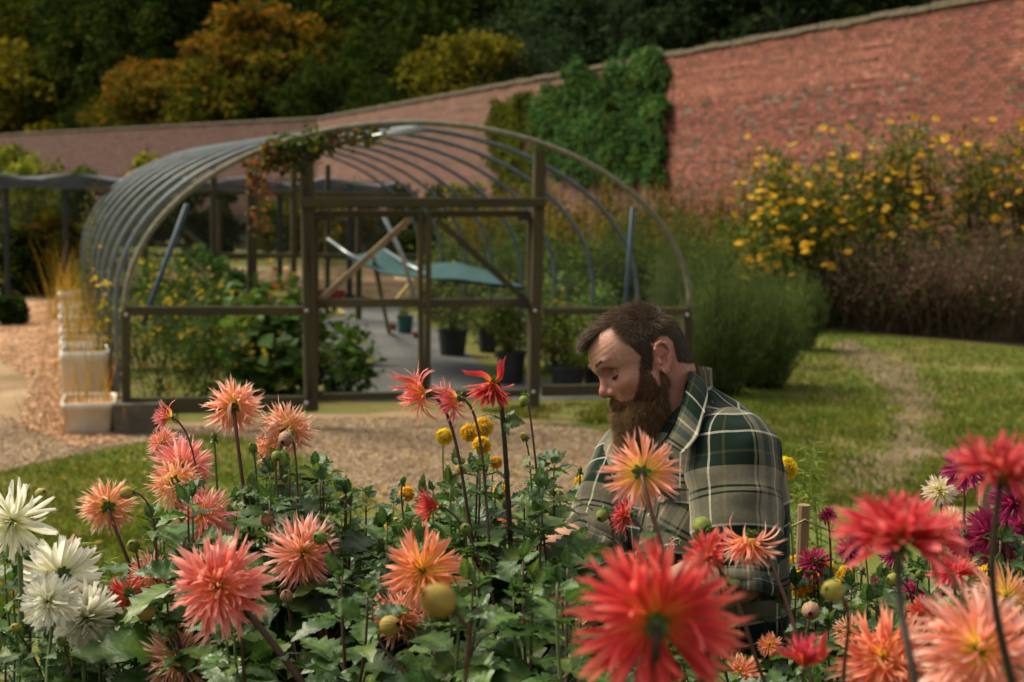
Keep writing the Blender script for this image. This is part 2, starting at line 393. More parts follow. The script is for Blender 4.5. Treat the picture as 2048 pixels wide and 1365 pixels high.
V, F, C = bits(P, .014, pal([(.36, .26, .16), (.50, .38, .26), (.22, .15, .09), (.30, .20, .12)], len(P), r=r), r)
stuff('gravel', mesh_np('gravel', V, F, C, smooth=False), M_BIT, 'loose pinkish beige gravel strewn over the path before the tunnel', 'gravel')
P, _ = scatter_px(9000, [(0, 630), (110, 600), (190, 610), (250, 850), (240, 880), (160, 895), (40, 850), (60, 760), (0, 720)], r, .018)
V, F, C = bits(P, .028, pal([(.6, .36, .2), (.72, .48, .3), (.3, .15, .07), (.45, .24, .12)], len(P), r=r), r, flat=.25, asp=.4)
stuff('bark_chips', mesh_np('bark_chips', V, F, C, smooth=False), M_BIT, 'orange brown bark chips around the row of white troughs', 'bark chips')
P, _ = scatter_px(420, [(-20, 950), (270, 892), (560, 880), (900, 870), (1250, 820), (1500, 780), (1700, 680), (2080, 700), (2080, 1010), (1600, 1020), (1200, 1000), (600, 1100), (-20, 1220)], r, .035)
V, F, C = leaves(P, .055, pal([(.42, .24, .07), (.30, .16, .06), (.5, .36, .09), (.2, .12, .05)], len(P), r=r), r, up=2.5, asp=.6)
stuff('autumn_leaves', mesh_np('autumn_leaves', V, F, C), M_LEAF, 'brown and yellow autumn leaves blown over the lawns and the path', 'leaves')
P, _ = scatter_px(2600, [(660, 640), (820, 630), (1000, 780), (760, 790)], r, .018)
P = P[r.uniform(size=len(P)) < .06]
V, F, C = leaves(P, .04, pal([(.4, .25, .12), (.3, .2, .1)], len(P), r=r), r, up=2)
stuff('fallen_leaves', mesh_np('fallen_leaves', V, F, C), M_LEAF, 'few dry leaves fallen on the grey fabric inside the tunnel', 'leaves')

# ================================================================== GARDEN WALL
WD = 24.0
Pc = at(1950, -14, WD); TOPZ = Pc[2]
VPA = math.atan2(30 - 1024, FPX)
WA = np.array([math.sin(VPA), math.cos(VPA), 0.0])           # along the wall, away
WN = np.array([-WA[1], WA[0], 0.0])                           # faces the garden
if WN @ (CAM - Pc) < 0: WN = -WN
def wall_t(px):
    lo, hi = -20, 200
    for _ in range(50):
        mid = (lo + hi) / 2
        if pix(Pc + WA * mid)[0] > px: lo = mid
        else: hi = mid
    return lo
tC = wall_t(635); tI = wall_t(1335); t0 = -5.0
base0 = np.array([Pc[0], Pc[1], 0.0])
def brick_mat(name):
    m, t, b = newmat(name)
    tc = nd(t, 'ShaderNodeTexCoord')
    br = nd(t, 'ShaderNodeTexBrick', Scale=1.0); br.inputs['Brick Width'].default_value = .225; br.inputs['Row Height'].default_value = .075; br.inputs['Mortar Size'].default_value = .012
    br.inputs['Color1'].default_value = (.235, .088, .055, 1); br.inputs['Color2'].default_value = (.16, .062, .040, 1); br.inputs['Mortar'].default_value = (.125, .08, .052, 1)
    t.links.new(tc.outputs['UV'], br.inputs['Vector'])
    n = nd(t, 'ShaderNodeTexNoise', Scale=1.3, Detail=6.0, Roughness=.65); t.links.new(tc.outputs['UV'], n.inputs['Vector'])
    r = ramp(t, [(.4, (0, 0, 0)), (.66, (1, 1, 1))]); t.links.new(n.outputs[0], r.inputs[0])
    mx = nd(t, 'ShaderNodeMix', data_type='RGBA'); mx.inputs[7].default_value = (.13, .085, .05, 1)
    ml = nd(t, 'ShaderNodeMath', operation='MULTIPLY'); ml.inputs[1].default_value = .6; t.links.new(r.outputs[0], ml.inputs[0])
    t.links.new(ml.outputs[0], mx.inputs[0]); t.links.new(br.outputs[0], mx.inputs[6]); t.links.new(mx.outputs[2], b.inputs['Base Color'])
    mp = nd(t, 'ShaderNodeMapping'); mp.inputs['Scale'].default_value = (.5, 5, 1); t.links.new(tc.outputs['UV'], mp.inputs[0])
    n3 = nd(t, 'ShaderNodeTexNoise', Scale=1.0, Detail=5.0, Roughness=.7); t.links.new(mp.outputs[0], n3.inputs[0]); r3 = ramp(t, [(.35, (.62, .6, .58)), (.5, (1, 1, 1)), (.66, (1.25, 1.3, 1.3))]); t.links.new(n3.outputs[0], r3.inputs[0])
    m3 = nd(t, 'ShaderNodeMix', data_type='RGBA', blend_type='MULTIPLY'); m3.inputs[0].default_value = 1.0; t.links.new(mx.outputs[2], m3.inputs[6]); t.links.new(r3.outputs[0], m3.inputs[7]); t.links.new(m3.outputs[2], b.inputs['Base Color'])
    b.inputs['Roughness'].default_value = .95
    bp = nd(t, 'ShaderNodeBump', Strength=.5, Distance=.008); t.links.new(br.outputs['Fac'], bp.inputs['Height']); bp.invert = True; t.links.new(bp.outputs[0], b.inputs['Normal'])
    return m
M_BRICKW = brick_mat('brickwork'); M_BRICKSHD = brick_mat('shaded_brickwork')
for n_ in M_BRICKSHD.node_tree.nodes:
    if n_.type == 'TEX_BRICK': n_.inputs['Color1'].default_value = (.15, .05, .035, 1); n_.inputs['Color2'].default_value = (.10, .036, .026, 1); n_.inputs['Mortar'].default_value = (.07, .045, .03, 1)  # same brick, darkened: the far wall's shade is put into its colours
M_MORTAR = mat('lime_mortar', (.15, .10, .065), (.10, .065, .04), scale=2, rough=.95, bump=.3)
M_BRICK = vmat('red_brick', rough=.9, trans=0, noise=.3, nscale=9, spec=.2, bump=.4, bscale=60)
M_COPE = mat('mossy_coping', (.11, .085, .045), (.045, .038, .018), scale=2.2, rough=.95, bump=.6, bscale=12, c3=(.22, .19, .13))
def slab(P0, d, nrm, t1, t2, z1, z2, dep, m, name, parent):
    """wall slab: front face on the line P0+d*t, depth dep going back; UV in metres on the front"""
    a, b = P0 + d * t1, P0 + d * t2
    bk = -nrm * dep
    V = [a, b, b + bk, a + bk]; V = np.array([[*v[:2], z1] for v in V] + [[*v[:2], z2] for v in V])
    uv = [(t1, z1), (t2, z1), (t2 + dep, z1), (t1 - dep, z1), (t1, z2), (t2, z2), (t2 + dep, z2), (t1 - dep, z2)]
    return obj(name, mesh_np(name, V, BOXF[[0, 1, 2, 3, 4, 5]], uv=uv, smooth=False), m, parent)
wall = thing('garden_wall', 'high red brick garden wall with mossy coping running back along the border', 'wall', base0)
BH = TOPZ - .16
o = slab(base0 - WN * .012, WA, WN, t0, tI + .5, 0, BH, .45, M_MORTAR, 'wall_core', None); loc_parent(o, wall)
o = slab(base0, WA, WN, tI + .5, tC, 0, BH, .46, M_BRICKW, 'brickwork', None); loc_parent(o, wall)
# coping: individual stones
cl = 0.62; k = 0
cope_me = []
for s in range(6):
    rr = RS(40 + s); Vc, Fc = box((0, 0, 0), 1, 1, 1)
    Vc = Vc * np.array([cl - .012, .56 + rr.uniform(-.02, .02), .12 + rr.uniform(-.012, .012)]); Vc[4:, 1] *= .86
    Vc = Vc + rr.normal(size=Vc.shape) * .004
    cope_me.append(mesh_np('coping_stone', Vc, Fc, smooth=False)); cope_me[-1].materials.append(M_COPE)
ang = math.atan2(WA[1], WA[0])
tt = t0
while tt < tC:
    p = base0 + WA * (tt + cl / 2) - WN * .22
    o = bpy.data.objects.new('coping_stone', cope_me[k % 6]); COL.objects.link(o)
    o.location = (p[0] - base0[0], p[1] - base0[1], BH + .062 + .012 * math.sin(k * 1.7)); o.rotation_euler = (0, 0, ang); o.parent = wall
    tt += cl; k += 1
# bricks of the near stretch: geometry; the 300 that show largest are parts of their own
bl, bhh = .215, .065
br_me = []
cols_b = [(.255, .09, .060), (.22, .08, .053), (.19, .068, .045), (.275, .115, .075), (.155, .07, .046), (.12, .07, .046), (.24, .085, .062)]
wts = [.26, .22, .16, .14, .1, .05, .07]
def brick_v(rr):
    V, F = box((0, 0, 0), bl, .05, bhh); V[:, 1] -= .0
    return V + rr.normal(size=V.shape) * .0022, F
for s in range(14):
    rr = RS(60 + s); V, F = brick_v(rr); c = cols_b[s % 7]
    me = mesh_np('brick', V, F, np.tile(c, (8, 1)), smooth=False); me.materials.append(M_BRICK); br_me.append(me)
rr = RS(5); mass = []; cand = []
nrow = int(BH / .075)
for row in range(nrow):
    z = row * .075 + .035
    nb = int((tI + .5 - t0) / .225)
    for q in range(nb):
        t = t0 + .12 + q * .225 + (row % 2) * .1125
        if t > tI + .4: continue
        cand.append((t, z, row))
vis = [(abs(t - wall_t(2048)) if t > wall_t(2052) else 99, i) for i, (t, z, row) in enumerate(cand) if 2.9 < z]
def _inpic(t, z):
    x, y, d = pix(base0 + WA * t + np.array([0, 0, z])); return 0 < x < 2046 and 2 < y < 1360, d
vis = []
for i, (t, z, row) in enumerate(cand):
    if z > 3.0 and -1 < t < 8:
        ok, d = _inpic(t, z)
        if ok: vis.append((d, i))
vis.sort(); single = set(i for d, i in vis[:300])
msz = Matrix.Rotation(ang, 3, 'Z')
Rb = np.array(msz)
Vs, Fs, Cs = [], [], []
for i, (t, z, row) in enumerate(cand):
    p = base0 + WA * t + WN * (-.018 + rr.normal() * .002); p[2] = z
    # weathered, lime streaked courses lower down; newer plain ones at the top
    nz = mn.noise(Vector((t * .8, z * 1.4, 2)))
    old = z < BH - 1.15
    ci = rr.choice(7, p=wts)
    if i in single:
        o = bpy.data.objects.new('brick', br_me[ci + (7 if rr.uniform() < .5 else 0)]); COL.objects.link(o)
        o.location = p - base0; o.rotation_euler = (0, 0, ang); o.parent = wall
    else:
        V, F = brick_v(rr); V = V @ Rb.T + p
        c = np.array(cols_b[ci])
        if old and rr.uniform() < .14 + .45 * max(0, mn.noise(Vector((t * 2.2, z * 1.6, 4)))): c = np.array([(.12, .08, .05), (.14, .095, .065), (.085, .062, .038), (.19, .15, .11)][rr.choice(4)])
        if not old: c = c * .7 + np.array([.33, .14, .09]) * .3
        c = c * (1 + .30 * math.sin(row * 2.4 + math.sin(row * .7) * 3) * (.5 + nz))
        Vs.append(V); Fs.append(F + 8 * len(Fs)); Cs.append(np.tile(c * rr.uniform(.88, 1.1), (8, 1)))
o = stuff('bricks', mesh_np('bricks', np.concatenate(Vs), np.concatenate(Fs), np.concatenate(Cs), smooth=False), M_BRICK, '', '', None)
del o['label'], o['category']; loc_parent(o, wall)
# the far stretch that bends away to the left
cornP = base0 + WA * tC
a2 = math.atan2(-1060 - 1024, FPX); WA2 = np.array([math.sin(a2), math.cos(a2), 0.0]); WN2 = np.array([-WA2[1], WA2[0], 0.0])
if WN2 @ (CAM - cornP) < 0: WN2 = -WN2
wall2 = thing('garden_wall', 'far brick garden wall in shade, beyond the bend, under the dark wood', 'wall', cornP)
o = slab(cornP + WA2 * .02, WA2, WN2, 0, 62, 0, BH, .46, M_BRICKSHD, 'brickwork', None); loc_parent(o, wall2)
for q in range(34):
    p = cornP + WA2 * (q * 1.85 + .95) - WN2 * .22
    me = cope_me[q % 6]
    o = bpy.data.objects.new('coping_stone', me); COL.objects.link(o); o.parent = wall2; o.scale = (2.98, 1, 1)
    o.location = (p[0] - cornP[0], p[1] - cornP[1], BH + .079); o.rotation_euler = (0, 0, math.atan2(WA2[1], WA2[0]))

def wallpt(px, py, off=0.0):
    return onplane(px, py, base0 + WN * off, WN)

# ================================================================== CLIMBERS ON THE WALL
r = RS(11)
def climber(poly, n, size, colors, label, dens_off=.14, seed=1, w=None):
    r = RS(seed); poly = np.array(poly, float); lo, hi = poly.min(0), poly.max(0)
    q = r.uniform(lo, hi, (n * 3, 2)); wob = np.array([[mn.noise(Vector((a * .03, b * .03, seed))), mn.noise(Vector((a * .03, b * .03, seed + 7)))] for a, b in q]); q = q[in_poly(q + wob * 42 + r.normal(size=q.shape) * 5, poly)][:n]
    out = []
    for a, b in q:
        nz = mn.noise(Vector((a * .025, b * .025, seed))) + .5 * mn.noise(Vector((a * .07, b * .07, seed)))
        off = .06 + dens_off * (.6 + nz) * r.uniform(.5, 1.0)
        out.append(wallpt(a, b, 0) + WN * max(.03, off))
    P = np.array(out)
    t = thing('wall_climber', label, 'climbing plant', wallpt(poly[:, 0].mean(), poly[:, 1].max(), .1) * np.array([1, 1, 0]))
    V, F, C = leaves(P, size, pal(colors, len(P), w=w, r=r, jit=.3), r, up=0, asp=.85)
    loc_parent(obj('foliage', mesh_np('foliage', V, F, C), M_FAR), t)
    st = []
    for k in range(9):
        x = np.linspace(poly[:, 0].min() + 15, poly[:, 0].max() - 15, 9)[k]
        a = wallpt(x, poly[:, 1].max(), .05); a[2] = 0.0; b = wallpt(x + r.uniform(-20, 20), poly[:, 1].min() + 60, .06)
        V, F = tube_branch(a, b, .03, .01, .04, r); st.append((V, F, np.array([.05, .04, .025])))
    V, F, C = merge(st); loc_parent(obj('stem', mesh_np('stem', V, F, C), M_BARKT), t)
climber([(1062, 190), (1105, 172), (1132, 180), (1140, 130), (1170, 122), (1192, 140), (1200, 180), (1222, 160), (1228, 122), (1262, 116), (1270, 140), (1300, 98), (1330, 100), (1347, 150), (1340, 200), (1335, 262), (1345, 300), (1338, 370), (1180, 370), (1100, 330), (1060, 320)], 10500, .15,
    [(.055, .14, .07), (.035, .09, .045), (.09, .18, .09), (.11, .16, .05)], 'dense green climber covering the brick wall up to its coping', .20, 1)
climber([(985, 210), (1015, 190), (1062, 185), (1070, 330), (1100, 400), (985, 380), (978, 240)], 3600, .13,
    [(.10, .13, .025), (.17, .17, .03), (.06, .09, .02)], 'yellowing climber on the wall at the thin edge of the green one', .16, 2)

# ================================================================== WOOD BEYOND THE WALL
def crown_cloud(n, H, Rr, r, K=26, tall=.62):
    """clumped crown of height H, radius Rr, base at 0"""
    z = r.uniform(.25, 1, K); prof = np.sqrt(np.clip(1 - ((z - .55) / .5) ** 2, .05, 1))
    a = r.uniform(0, 6.28, K); rad = prof * r.uniform(.45, 1.0, K)
    C = np.stack([np.cos(a) * rad * Rr, np.sin(a) * rad * Rr, z * H], 1)
    i = r.choice(K, n); d = randdir(n, r) * (r.uniform(.25, 1, (n, 1)) ** .5) * np.array([.30 * Rr, .30 * Rr, .085 * H])
    return C[i] + d, C
def tree_proto(kind, seed, H, Rr, n, size, colors, w=None):
    r = RS(seed); P, C = crown_cloud(n, H, Rr, r, K=60)
    hi = (P[:, 2] / H)[:, None]
    c = pal(colors, n, w=w, r=r, jit=.3)
    if kind == 'orange':
        g_ = pal([(.10, .11, .016), (.05, .07, .012), (.17, .13, .018)], n, r=r); q_ = r.uniform(size=(n, 1)) > np.clip((hi - .52) * 1.9, .10, .9); c = np.where(q_, g_, c)
    V, F, Cc = leaves(P, size, c, r, up=.2, asp=.8)
    me = mesh_np('crown', V, F, Cc); me.materials.append(M_FAR)
    st = [(*tube(np.array([[0, 0, 0], [.1, 0, H * .3], [0, .1, H * .6], [.05, 0, H * .88]]), [H * .02, H * .016, H * .01, H * .003], 8), np.array([.05, .04, .03]))]
    for k in range(14):
        z = r.uniform(.25, .7) * H; e = C[r.choice(len(C))]
        V, F = tube_branch((0, 0, z), e, H * .006, H * .0015, .08, r, 5); st.append((V, F, np.array([.05, .04, .03])))
    V, F, Cc = merge(st); mt = mesh_np('trunk', V, F, Cc); mt.materials.append(M_BARKT)
    return me, mt
DK = [(.024, .046, .009), (.036, .060, .013), (.014, .028, .006)]
protos = {
 'dark': [tree_proto('dark', s, 18, 5.5, 8000, .42, DK + [(.055, .07, .012)]) for s in (21, 22, 23)],
 'blue': [tree_proto('blue', s, 18, 5.5, 8000, .40, [(.030, .055, .032), (.042, .07, .046), (.018, .034, .02)]) for s in (24, 25)],
 'orange': [tree_proto('orange', s, 9, 4.2, 5200, .36, [(.24, .12, .014), (.19, .11, .014), (.10, .09, .014), (.30, .12, .025)], [.3, .3, .2, .2]) for s in (26,)],
 'gold': [tree_proto('gold', s, 9, 4.2, 5200, .36, [(.17, .145, .018), (.24, .19, .024), (.09, .10, .016)]) for s in (27,)],
 'green': [tree_proto('green', s, 16, 5.5, 8000, .40, [(.05, .08, .014), (.075, .095, .016), (.03, .05, .01), (.13, .12, .015)]) for s in (28, 29)]}
def hill_z(x, y):
    b = min(max((y - .25 * x - 142) / 90, 0), 1); return 85 * b ** 1.2
TL = []
def place_tree(kind, px, top, D, Hs, label, v=0, wd=1.0, nm='woodland_tree'):
    if px < 660:
        r0 = CF + CR * (px - 1024.0) / FPX; n2 = WN2; d2 = ((cornP - CAM) @ n2) / (r0 @ n2 + 1e-9); d2 = d2 if 60 < d2 < 200 else 150
        k_ = max(1.0, (d2 + 12 + (D - 78) * .8) / D); D *= k_; Hs *= k_
    me, mt = protos[kind][v % len(protos[kind])]; H0 = {'orange': 9, 'gold': 9, 'green': 16}.get(kind, 18)
    p = at(px, top, D); zb = max(0, hill_z(p[0], p[1])) - .3; zb = min(zb, p[2] - Hs)
    s = (p[2] - zb) / (H0 * 1.03) if Hs is None else Hs / H0
    zb = p[2] - H0 * s * 1.03
    t = thing(nm, label, 'tree', (p[0], p[1], zb), 'trees of the wood behind the wall')
    t.rotation_euler = (0, 0, random.uniform(0, 6.28)); t.scale = (s * wd, s * wd, s)
    o = obj('crown', me, None, t); o2 = obj('trunk', mt, None, t)
    if zb > hill_z(p[0], p[1]) + .5:
        # trunk continues to the slope
        L = zb - hill_z(p[0], p[1]) + 1
        o2.scale = (1, 1, 1); V, F = tube(np.array([[0, 0, -L / s], [0, 0, .3]]), [18 * .024, 18 * .02], 8)
        obj('trunk', mesh_np('trunk', V, F), M_BARKT, t)
T_ = place_tree
# (kind, px, py of top, depth, height, label)
T_('orange', 545, 18, 84, 8.5, 'orange topped maple standing highest in the dark wood', 0, 1.25)
T_('orange', 450, 78, 82, 7.0, 'orange green maple just below the highest orange crown', 0, 1.2)
T_('orange', 330, 128, 80, 6.5, 'amber leaved tree halfway down the orange slope of crowns', 0, 1.15)
T_('orange', 262, 165, 78, 5.2, 'small bright orange tree close above the far wall', 0, 1.1)
T_('gold', 75, 95, 88, 10.5, 'golden yellow tree at the wood edge beside the far wall end', 0, 1.2)
T_('gold', 0, 130, 86, 10, 'golden tree cut by the picture edge above the far wall', 0, 1.1)
T_('gold', 940, 72, 86, 7.5, 'lone yellow green tree rising just above the long wall', 0, 1.15)
T_('gold', 25, 215, 74, 7, 'low yellow green tree where the far wall disappears', 0, 1.3)
lab = {'dark': 'very dark broadleaf tree in the depth of the wood', 'blue': 'blue green evergreen tree of the wood behind the long wall', 'green': 'mid green broadleaf tree of the wood behind the far wall'}
r = RS(77)
spots = [('green', 120, -60, 104, 17), ('green', 30, -90, 108, 17), ('dark', 230, -80, 106, 18), ('dark', 330, -110, 100, 18), ('dark', 430, -60, 108, 18), ('dark', 640, -40, 98, 17),
 ('dark', 720, -70, 104, 18), ('dark', 800, -60, 98, 18), ('green', 690, 20, 102, 13), ('dark', 870, -90, 108, 18), ('dark', 960, -100, 112, 18), ('blue', 1060, 5, 92, 14), ('blue', 1150, -20, 96, 15), ('blue', 1250, -50, 92, 16),
 ('blue', 1350, -60, 88, 15), ('dark', 1450, -80, 90, 16), ('blue', 1560, -90, 86, 16), ('dark', 1680, -110, 88, 16), ('blue', 1800, -120, 88, 16), ('dark', 760, 60, 92, 12), ('dark', 560, 90, 90, 12), ('dark', 660, 110, 88, 11), ('dark', 470, 130, 88, 10),
 ('dark', 850, 120, 88, 10), ('green', 180, 60, 98, 12), ('green', 130, 120, 94, 11), ('dark', 390, 170, 86, 8), ('dark', 180, 200, 84, 8), ('dark', 1000, 90, 90, 10), ('blue', 1100, 70, 84, 9), ('dark', 540, -110, 112, 18), ('dark', -60, 40, 104, 16), ('green', 60, 60, 108, 12), ('dark', 600, 170, 84, 8), ('dark', 750, 160, 84, 8),
 ('dark', 340, 10, 112, 16), ('dark', 700, -10, 118, 18), ('dark', 900, 0, 118, 18), ('dark', 1200, 0, 110, 16), ('blue', 1400, 0, 110, 16)]
extra = ['tallest at the left edge', 'beside the golden crown', 'left of the orange crowns', 'over the orange crowns', 'behind the highest maple', 'right of the highest maple', 'before the darkest gap', 'left of the lone yellow tree']
desc = ['above the golden tree at the edge', 'topmost above the golden trees', 'above the amber one', 'high over the small orange crown', 'high left of the highest maple', 'above and right of the highest maple', 'highest over the darkest gap', 'top, midway between maple and lone golden tree', 'right of the highest maple, lighter', 'top, left above the lone golden tree',
 'top, right above the lone golden tree', 'first after the lone golden tree', 'over the yellowing climber', 'over the green climber', 'above the climber corner', 'above the first bare bricks', 'over the middle of the bare bricks', 'where the coping nears the top', 'at the end of the visible coping', 'low beside the darkest gap', 'just under the highest maple', 'low, right of the highest maple', 'under the second maple',
 'low, left of the lone golden tree', 'left of the small orange crown', 'between golden tree and small orange crown', 'low under the amber crown', 'low left under the small orange crown', 'low, right behind the lone golden tree', 'low behind the yellowing climber top', 'topmost behind the maple', 'cut by the left picture edge', 'behind the golden crowns', 'lowest, above the wall bend', 'lowest, right of the wall bend',
 'behind the amber crown', 'far behind the darkest gap', 'far behind the lone golden tree', 'far behind the green climber', 'far behind the climber corner']
short = {'dark': 'very dark broadleaf tree in the wood, ', 'blue': 'blue green evergreen in the wood, ', 'green': 'mid green broadleaf tree in the wood, '}
for n_, (k_, x_, y_, d_, h_) in enumerate(spots):
    T_(k_, x_, y_, d_, h_, short[k_] + desc[n_], n_, r.uniform(1.0, 1.25))

# bushes and small trees inside the garden, beyond the tunnel
def shrub(px, py_base, top, wpx, colors, label, n=2600, size=.10, w=None, seed=1, name='shrub', cat='shrub', D=None, group=None, K=30, flowers=None, fsize=.05, nf=0, mt=None):
    r = RS(seed)
    g = ground(px, py_base, 0) if D is None else at(px, 0, D) * np.array([1, 1, 0])
    D = pix(g)[2]; H = (at(px, top, D))[2]; Rr = wpx / 2 * D / FPX
    P, C = crown_cloud(n, H, Rr, r, K=K); P[:, 2] = np.abs(P[:, 2] - .18 * H) ; 
    low = r.uniform(size=n) < .25
    P[low, 2] *= .6
    t = thing(name, label, cat, g, group)
    V, F, Cc = leaves(P, size, pal(colors, n, w=w, r=r, jit=.3), r, up=.3, asp=.6)
    obj('foliage', mesh_np('foliage', V, F, Cc), mt or M_FAR, t)
    st = []
    for k in range(9):
        e = C[r.choice(len(C))] * np.array([.8, .8, .8]); V, F = tube_branch((r.normal() * .06, r.normal() * .06, 0), e, .018, .006, .1, r, 5); st.append((V, F, np.array([.06, .045, .03])))
    V, F, Cc = merge(st); obj('stem', mesh_np('stem', V, F, Cc), M_BARKT, t)
    if nf:
        idx = r.choice(n, nf); fp = P[idx] * np.array([1.08, 1.08, 1.06])
        V, F, Cc = leaves(np.repeat(fp, 4, 0), fsize, pal(flowers, nf * 4, r=r), r, up=.5, asp=.8)
        obj('flower', mesh_np('flower', V, F, Cc), M_FAR, t)['kind'] = 'stuff'
    return t
YG = [(.19, .22, .035), (.30, .28, .045), (.11, .15, .03)]
OR = [(.24, .20, .03), (.34, .18, .03), (.12, .16, .03), (.16, .18, .03)]
GD = [(.035, .06, .014), (.05, .08, .02), (.02, .035, .01)]
shrub(80, 0, 300, 190, YG, 'large yellow green bush below the far wall, leftmost one', D=46, seed=31, size=.2)
shrub(165, 0, 315, 130, [(.06, .1, .03), (.1, .13, .03)], 'blue green bush right of the large yellow green bush', D=44, seed=32, size=.2)
shrub(300, 0, 285, 110, YG + [(.3, .24, .03)], 'bright yellow green bush against the far brick wall', D=44, seed=33, size=.2, n=3000)
shrub(20, 0, 260, 100, YG, 'tall olive bush at the picture edge below the far wall', D=50, seed=34, size=.22)
shrub(90, 560, 402, 150, OR, 'orange tinged bush standing before the dark netted cage', D=25.5, seed=35, size=.14)
shrub(155, 560, 430, 120, OR, 'olive bush between the orange tinged one and the tunnel', D=26, seed=36, size=.13)
shrub(35, 560, 440, 110, GD + [(.12, .12, .02)], 'dark green bush beside the cage post', D=25, seed=37, size=.13)
shrub(110, 0, 520, 190, [(.05, .05, .025), (.07, .06, .03), (.03, .035, .015)], 'low dark hedge along the back of the gravel yard', D=27, seed=38, size=.1)
shrub(0, 640, 585, 70, GD, 'low green plant at the far side of the bark path', D=20, seed=39, size=.08)
for k, (px, d, tp, wd) in enumerate([(420, 38, 350, 130), (560, 40, 360, 150), (700, 39, 345, 140), (830, 36, 330, 150), (940, 34, 345, 120)]):
    shrub(px, 0, tp, wd, [GD, YG, OR][k % 3], ['dark shrub seen through the tunnel hoops', 'olive shrub seen behind the tunnel climber', 'ochre shrub behind the tunnel door', 'golden shrub above the tunnel door beam', 'tall mixed shrub beside the climber foot'][k], D=d, seed=50 + k, size=.16, n=3000)
# ================================================================== TUNNEL FRAME
M_GALV = mat('galvanised_tube', (.12, .145, .155), (.075, .095, .105), scale=6, rough=.45, bump=.1, metal=.35, spec=.6)
M_FHOOP = mat('lichened_hoop', (.24, .22, .14), (.14, .13, .085), scale=14, rough=.85, bump=.9, bscale=60, c3=(.36, .34, .26))
M_STEEL = mat('bright_steel', (.45, .47, .48), (.33, .35, .36), scale=8, rough=.35, bump=.05, metal=.5)
M_CONC = mat('old_concrete', (.12, .10, .07), (.07, .06, .04), scale=7, rough=.95, bump=.6, bscale=50)
def net_mat(name, col, dens, scale=40):
    m, t, b = newmat(name); b.inputs['Base Color'].default_value = (*col, 1); b.inputs['Roughness'].default_value = .8
    tc = nd(t, 'ShaderNodeTexCoord'); n = nd(t, 'ShaderNodeTexNoise', Scale=1.5, Detail=3.0); t.links.new(tc.outputs['Object'], n.inputs[0])
    mr = nd(t, 'ShaderNodeMapRange'); mr.inputs['From Min'].default_value = .3; mr.inputs['From Max'].default_value = .7
    mr.inputs['To Min'].default_value = dens * .6; mr.inputs['To Max'].default_value = dens * 1.4; t.links.new(n.outputs[0], mr.inputs[0])
    tr = nd(t, 'ShaderNodeBsdfTransparent'); ms = nd(t, 'ShaderNodeMixShader'); t.links.new(mr.outputs[0], ms.inputs[0])
    t.links.new(tr.outputs[0], ms.inputs[1]); t.links.new(b.outputs[0], ms.inputs[2]); t.links.new(ms.outputs[0], t.nodes['Material Output'].inputs['Surface'])
    return m
M_NET = net_mat('fine_net', (.05, .06, .05), .10)
M_NETD = net_mat('shade_net', (.045, .05, .055), .85)
O_ = ground(252, 866); FR_ = at(1374, 800, 13.3); FR_[2] = 0
TCx = unit(FR_ - O_); TW = np.linalg.norm(FR_ - O_); TN = np.array([-TCx[1], TCx[0], 0.0])
aA = math.atan2(52 - 1024, FPX); TA = np.array([math.sin(aA), math.cos(aA), 0.0])
RH = 1.02
def fp(px, py, off=0.0):
    return onplane(px, py, O_ + TN * off, TN)
APZ = fp(842, 246)[2]
TUN = thing('hoop_tunnel', 'hooped walk in net tunnel frame with timber door end and grey hoops', 'tunnel', O_)
def addT(name, V, F, m, smooth=True, par=None):
    o = obj(name, mesh_np(name, V, F, smooth=smooth), m); loc_parent(o, TUN)
    return o
NH, SP = 9, 1.2
hp = []
for k in range(NH):
    th = np.linspace(0, np.pi, 41)
    x = TW / 2 - np.cos(th) * TW / 2; z = RH + (np.sin(th) ** .97) * (APZ - RH)
    P = O_ + TCx * x[:, None] + np.array([0, 0, 1.0]) * z[:, None] + TA * k * SP
    P = np.vstack([P[0] * [1, 1, 0], P, P[-1] * [1, 1, 0]]) if k else P
    hp.append(P)
    V, F = tube(P, .025 if k == 0 else .022, 10)
    addT('hoop', V, F, M_FHOOP if k == 0 else M_GALV)
# ridge and purlins
for th, rr_ in ((math.pi / 2, .02),):
    x = TW / 2 - math.cos(th) * TW / 2; z = RH + math.sin(th) ** .97 * (APZ - RH) - .03
    a = O_ + TCx * x + np.array([0, 0, z]); V, F = tube([a + TA * t for t in np.linspace(.1, (NH - 1) * SP, 6)], rr_, 8); addT('purlin', V, F, M_GALV)
# net skin over the hoops, sagging between them
nn = 33
def skin(i0, i1, name):
    rows = []
    for k in range((NH - 1) * 4 + 1):
        t = k / 4; s = -.035 * (0 if k % 4 == 0 else 1)
        th = np.linspace(i0, i1, nn); x = TW / 2 - np.cos(th) * (TW / 2 + .03 + s); z = RH + (np.sin(th) ** .97) * (APZ - RH + .03 + s)
        rows.append(O_ + TCx * x[:, None] + np.array([0, 0, 1.0]) * z[:, None] + TA * t * SP)
    V = np.concatenate(rows); n = len(rows)
    i = np.arange(n - 1)[:, None] * nn; j = np.arange(nn - 1)[None]
    addT(name, V, np.stack([i + j, i + j + 1, i + nn + j + 1, i + nn + j], -1).reshape(-1, 4), M_NET)
skin(0, math.pi, 'roof_net')
for sx in (-.03, TW + .03):
    a = O_ + TCx * sx; V = np.array([a + TA * t * SP + np.array([0, 0, z]) for t in range(NH) for z in (.02, RH)])
    F = np.array([[2 * t, 2 * t + 1, 2 * t + 3, 2 * t + 2] for t in range(NH - 1)]); addT('side_net', V, F, M_NET)
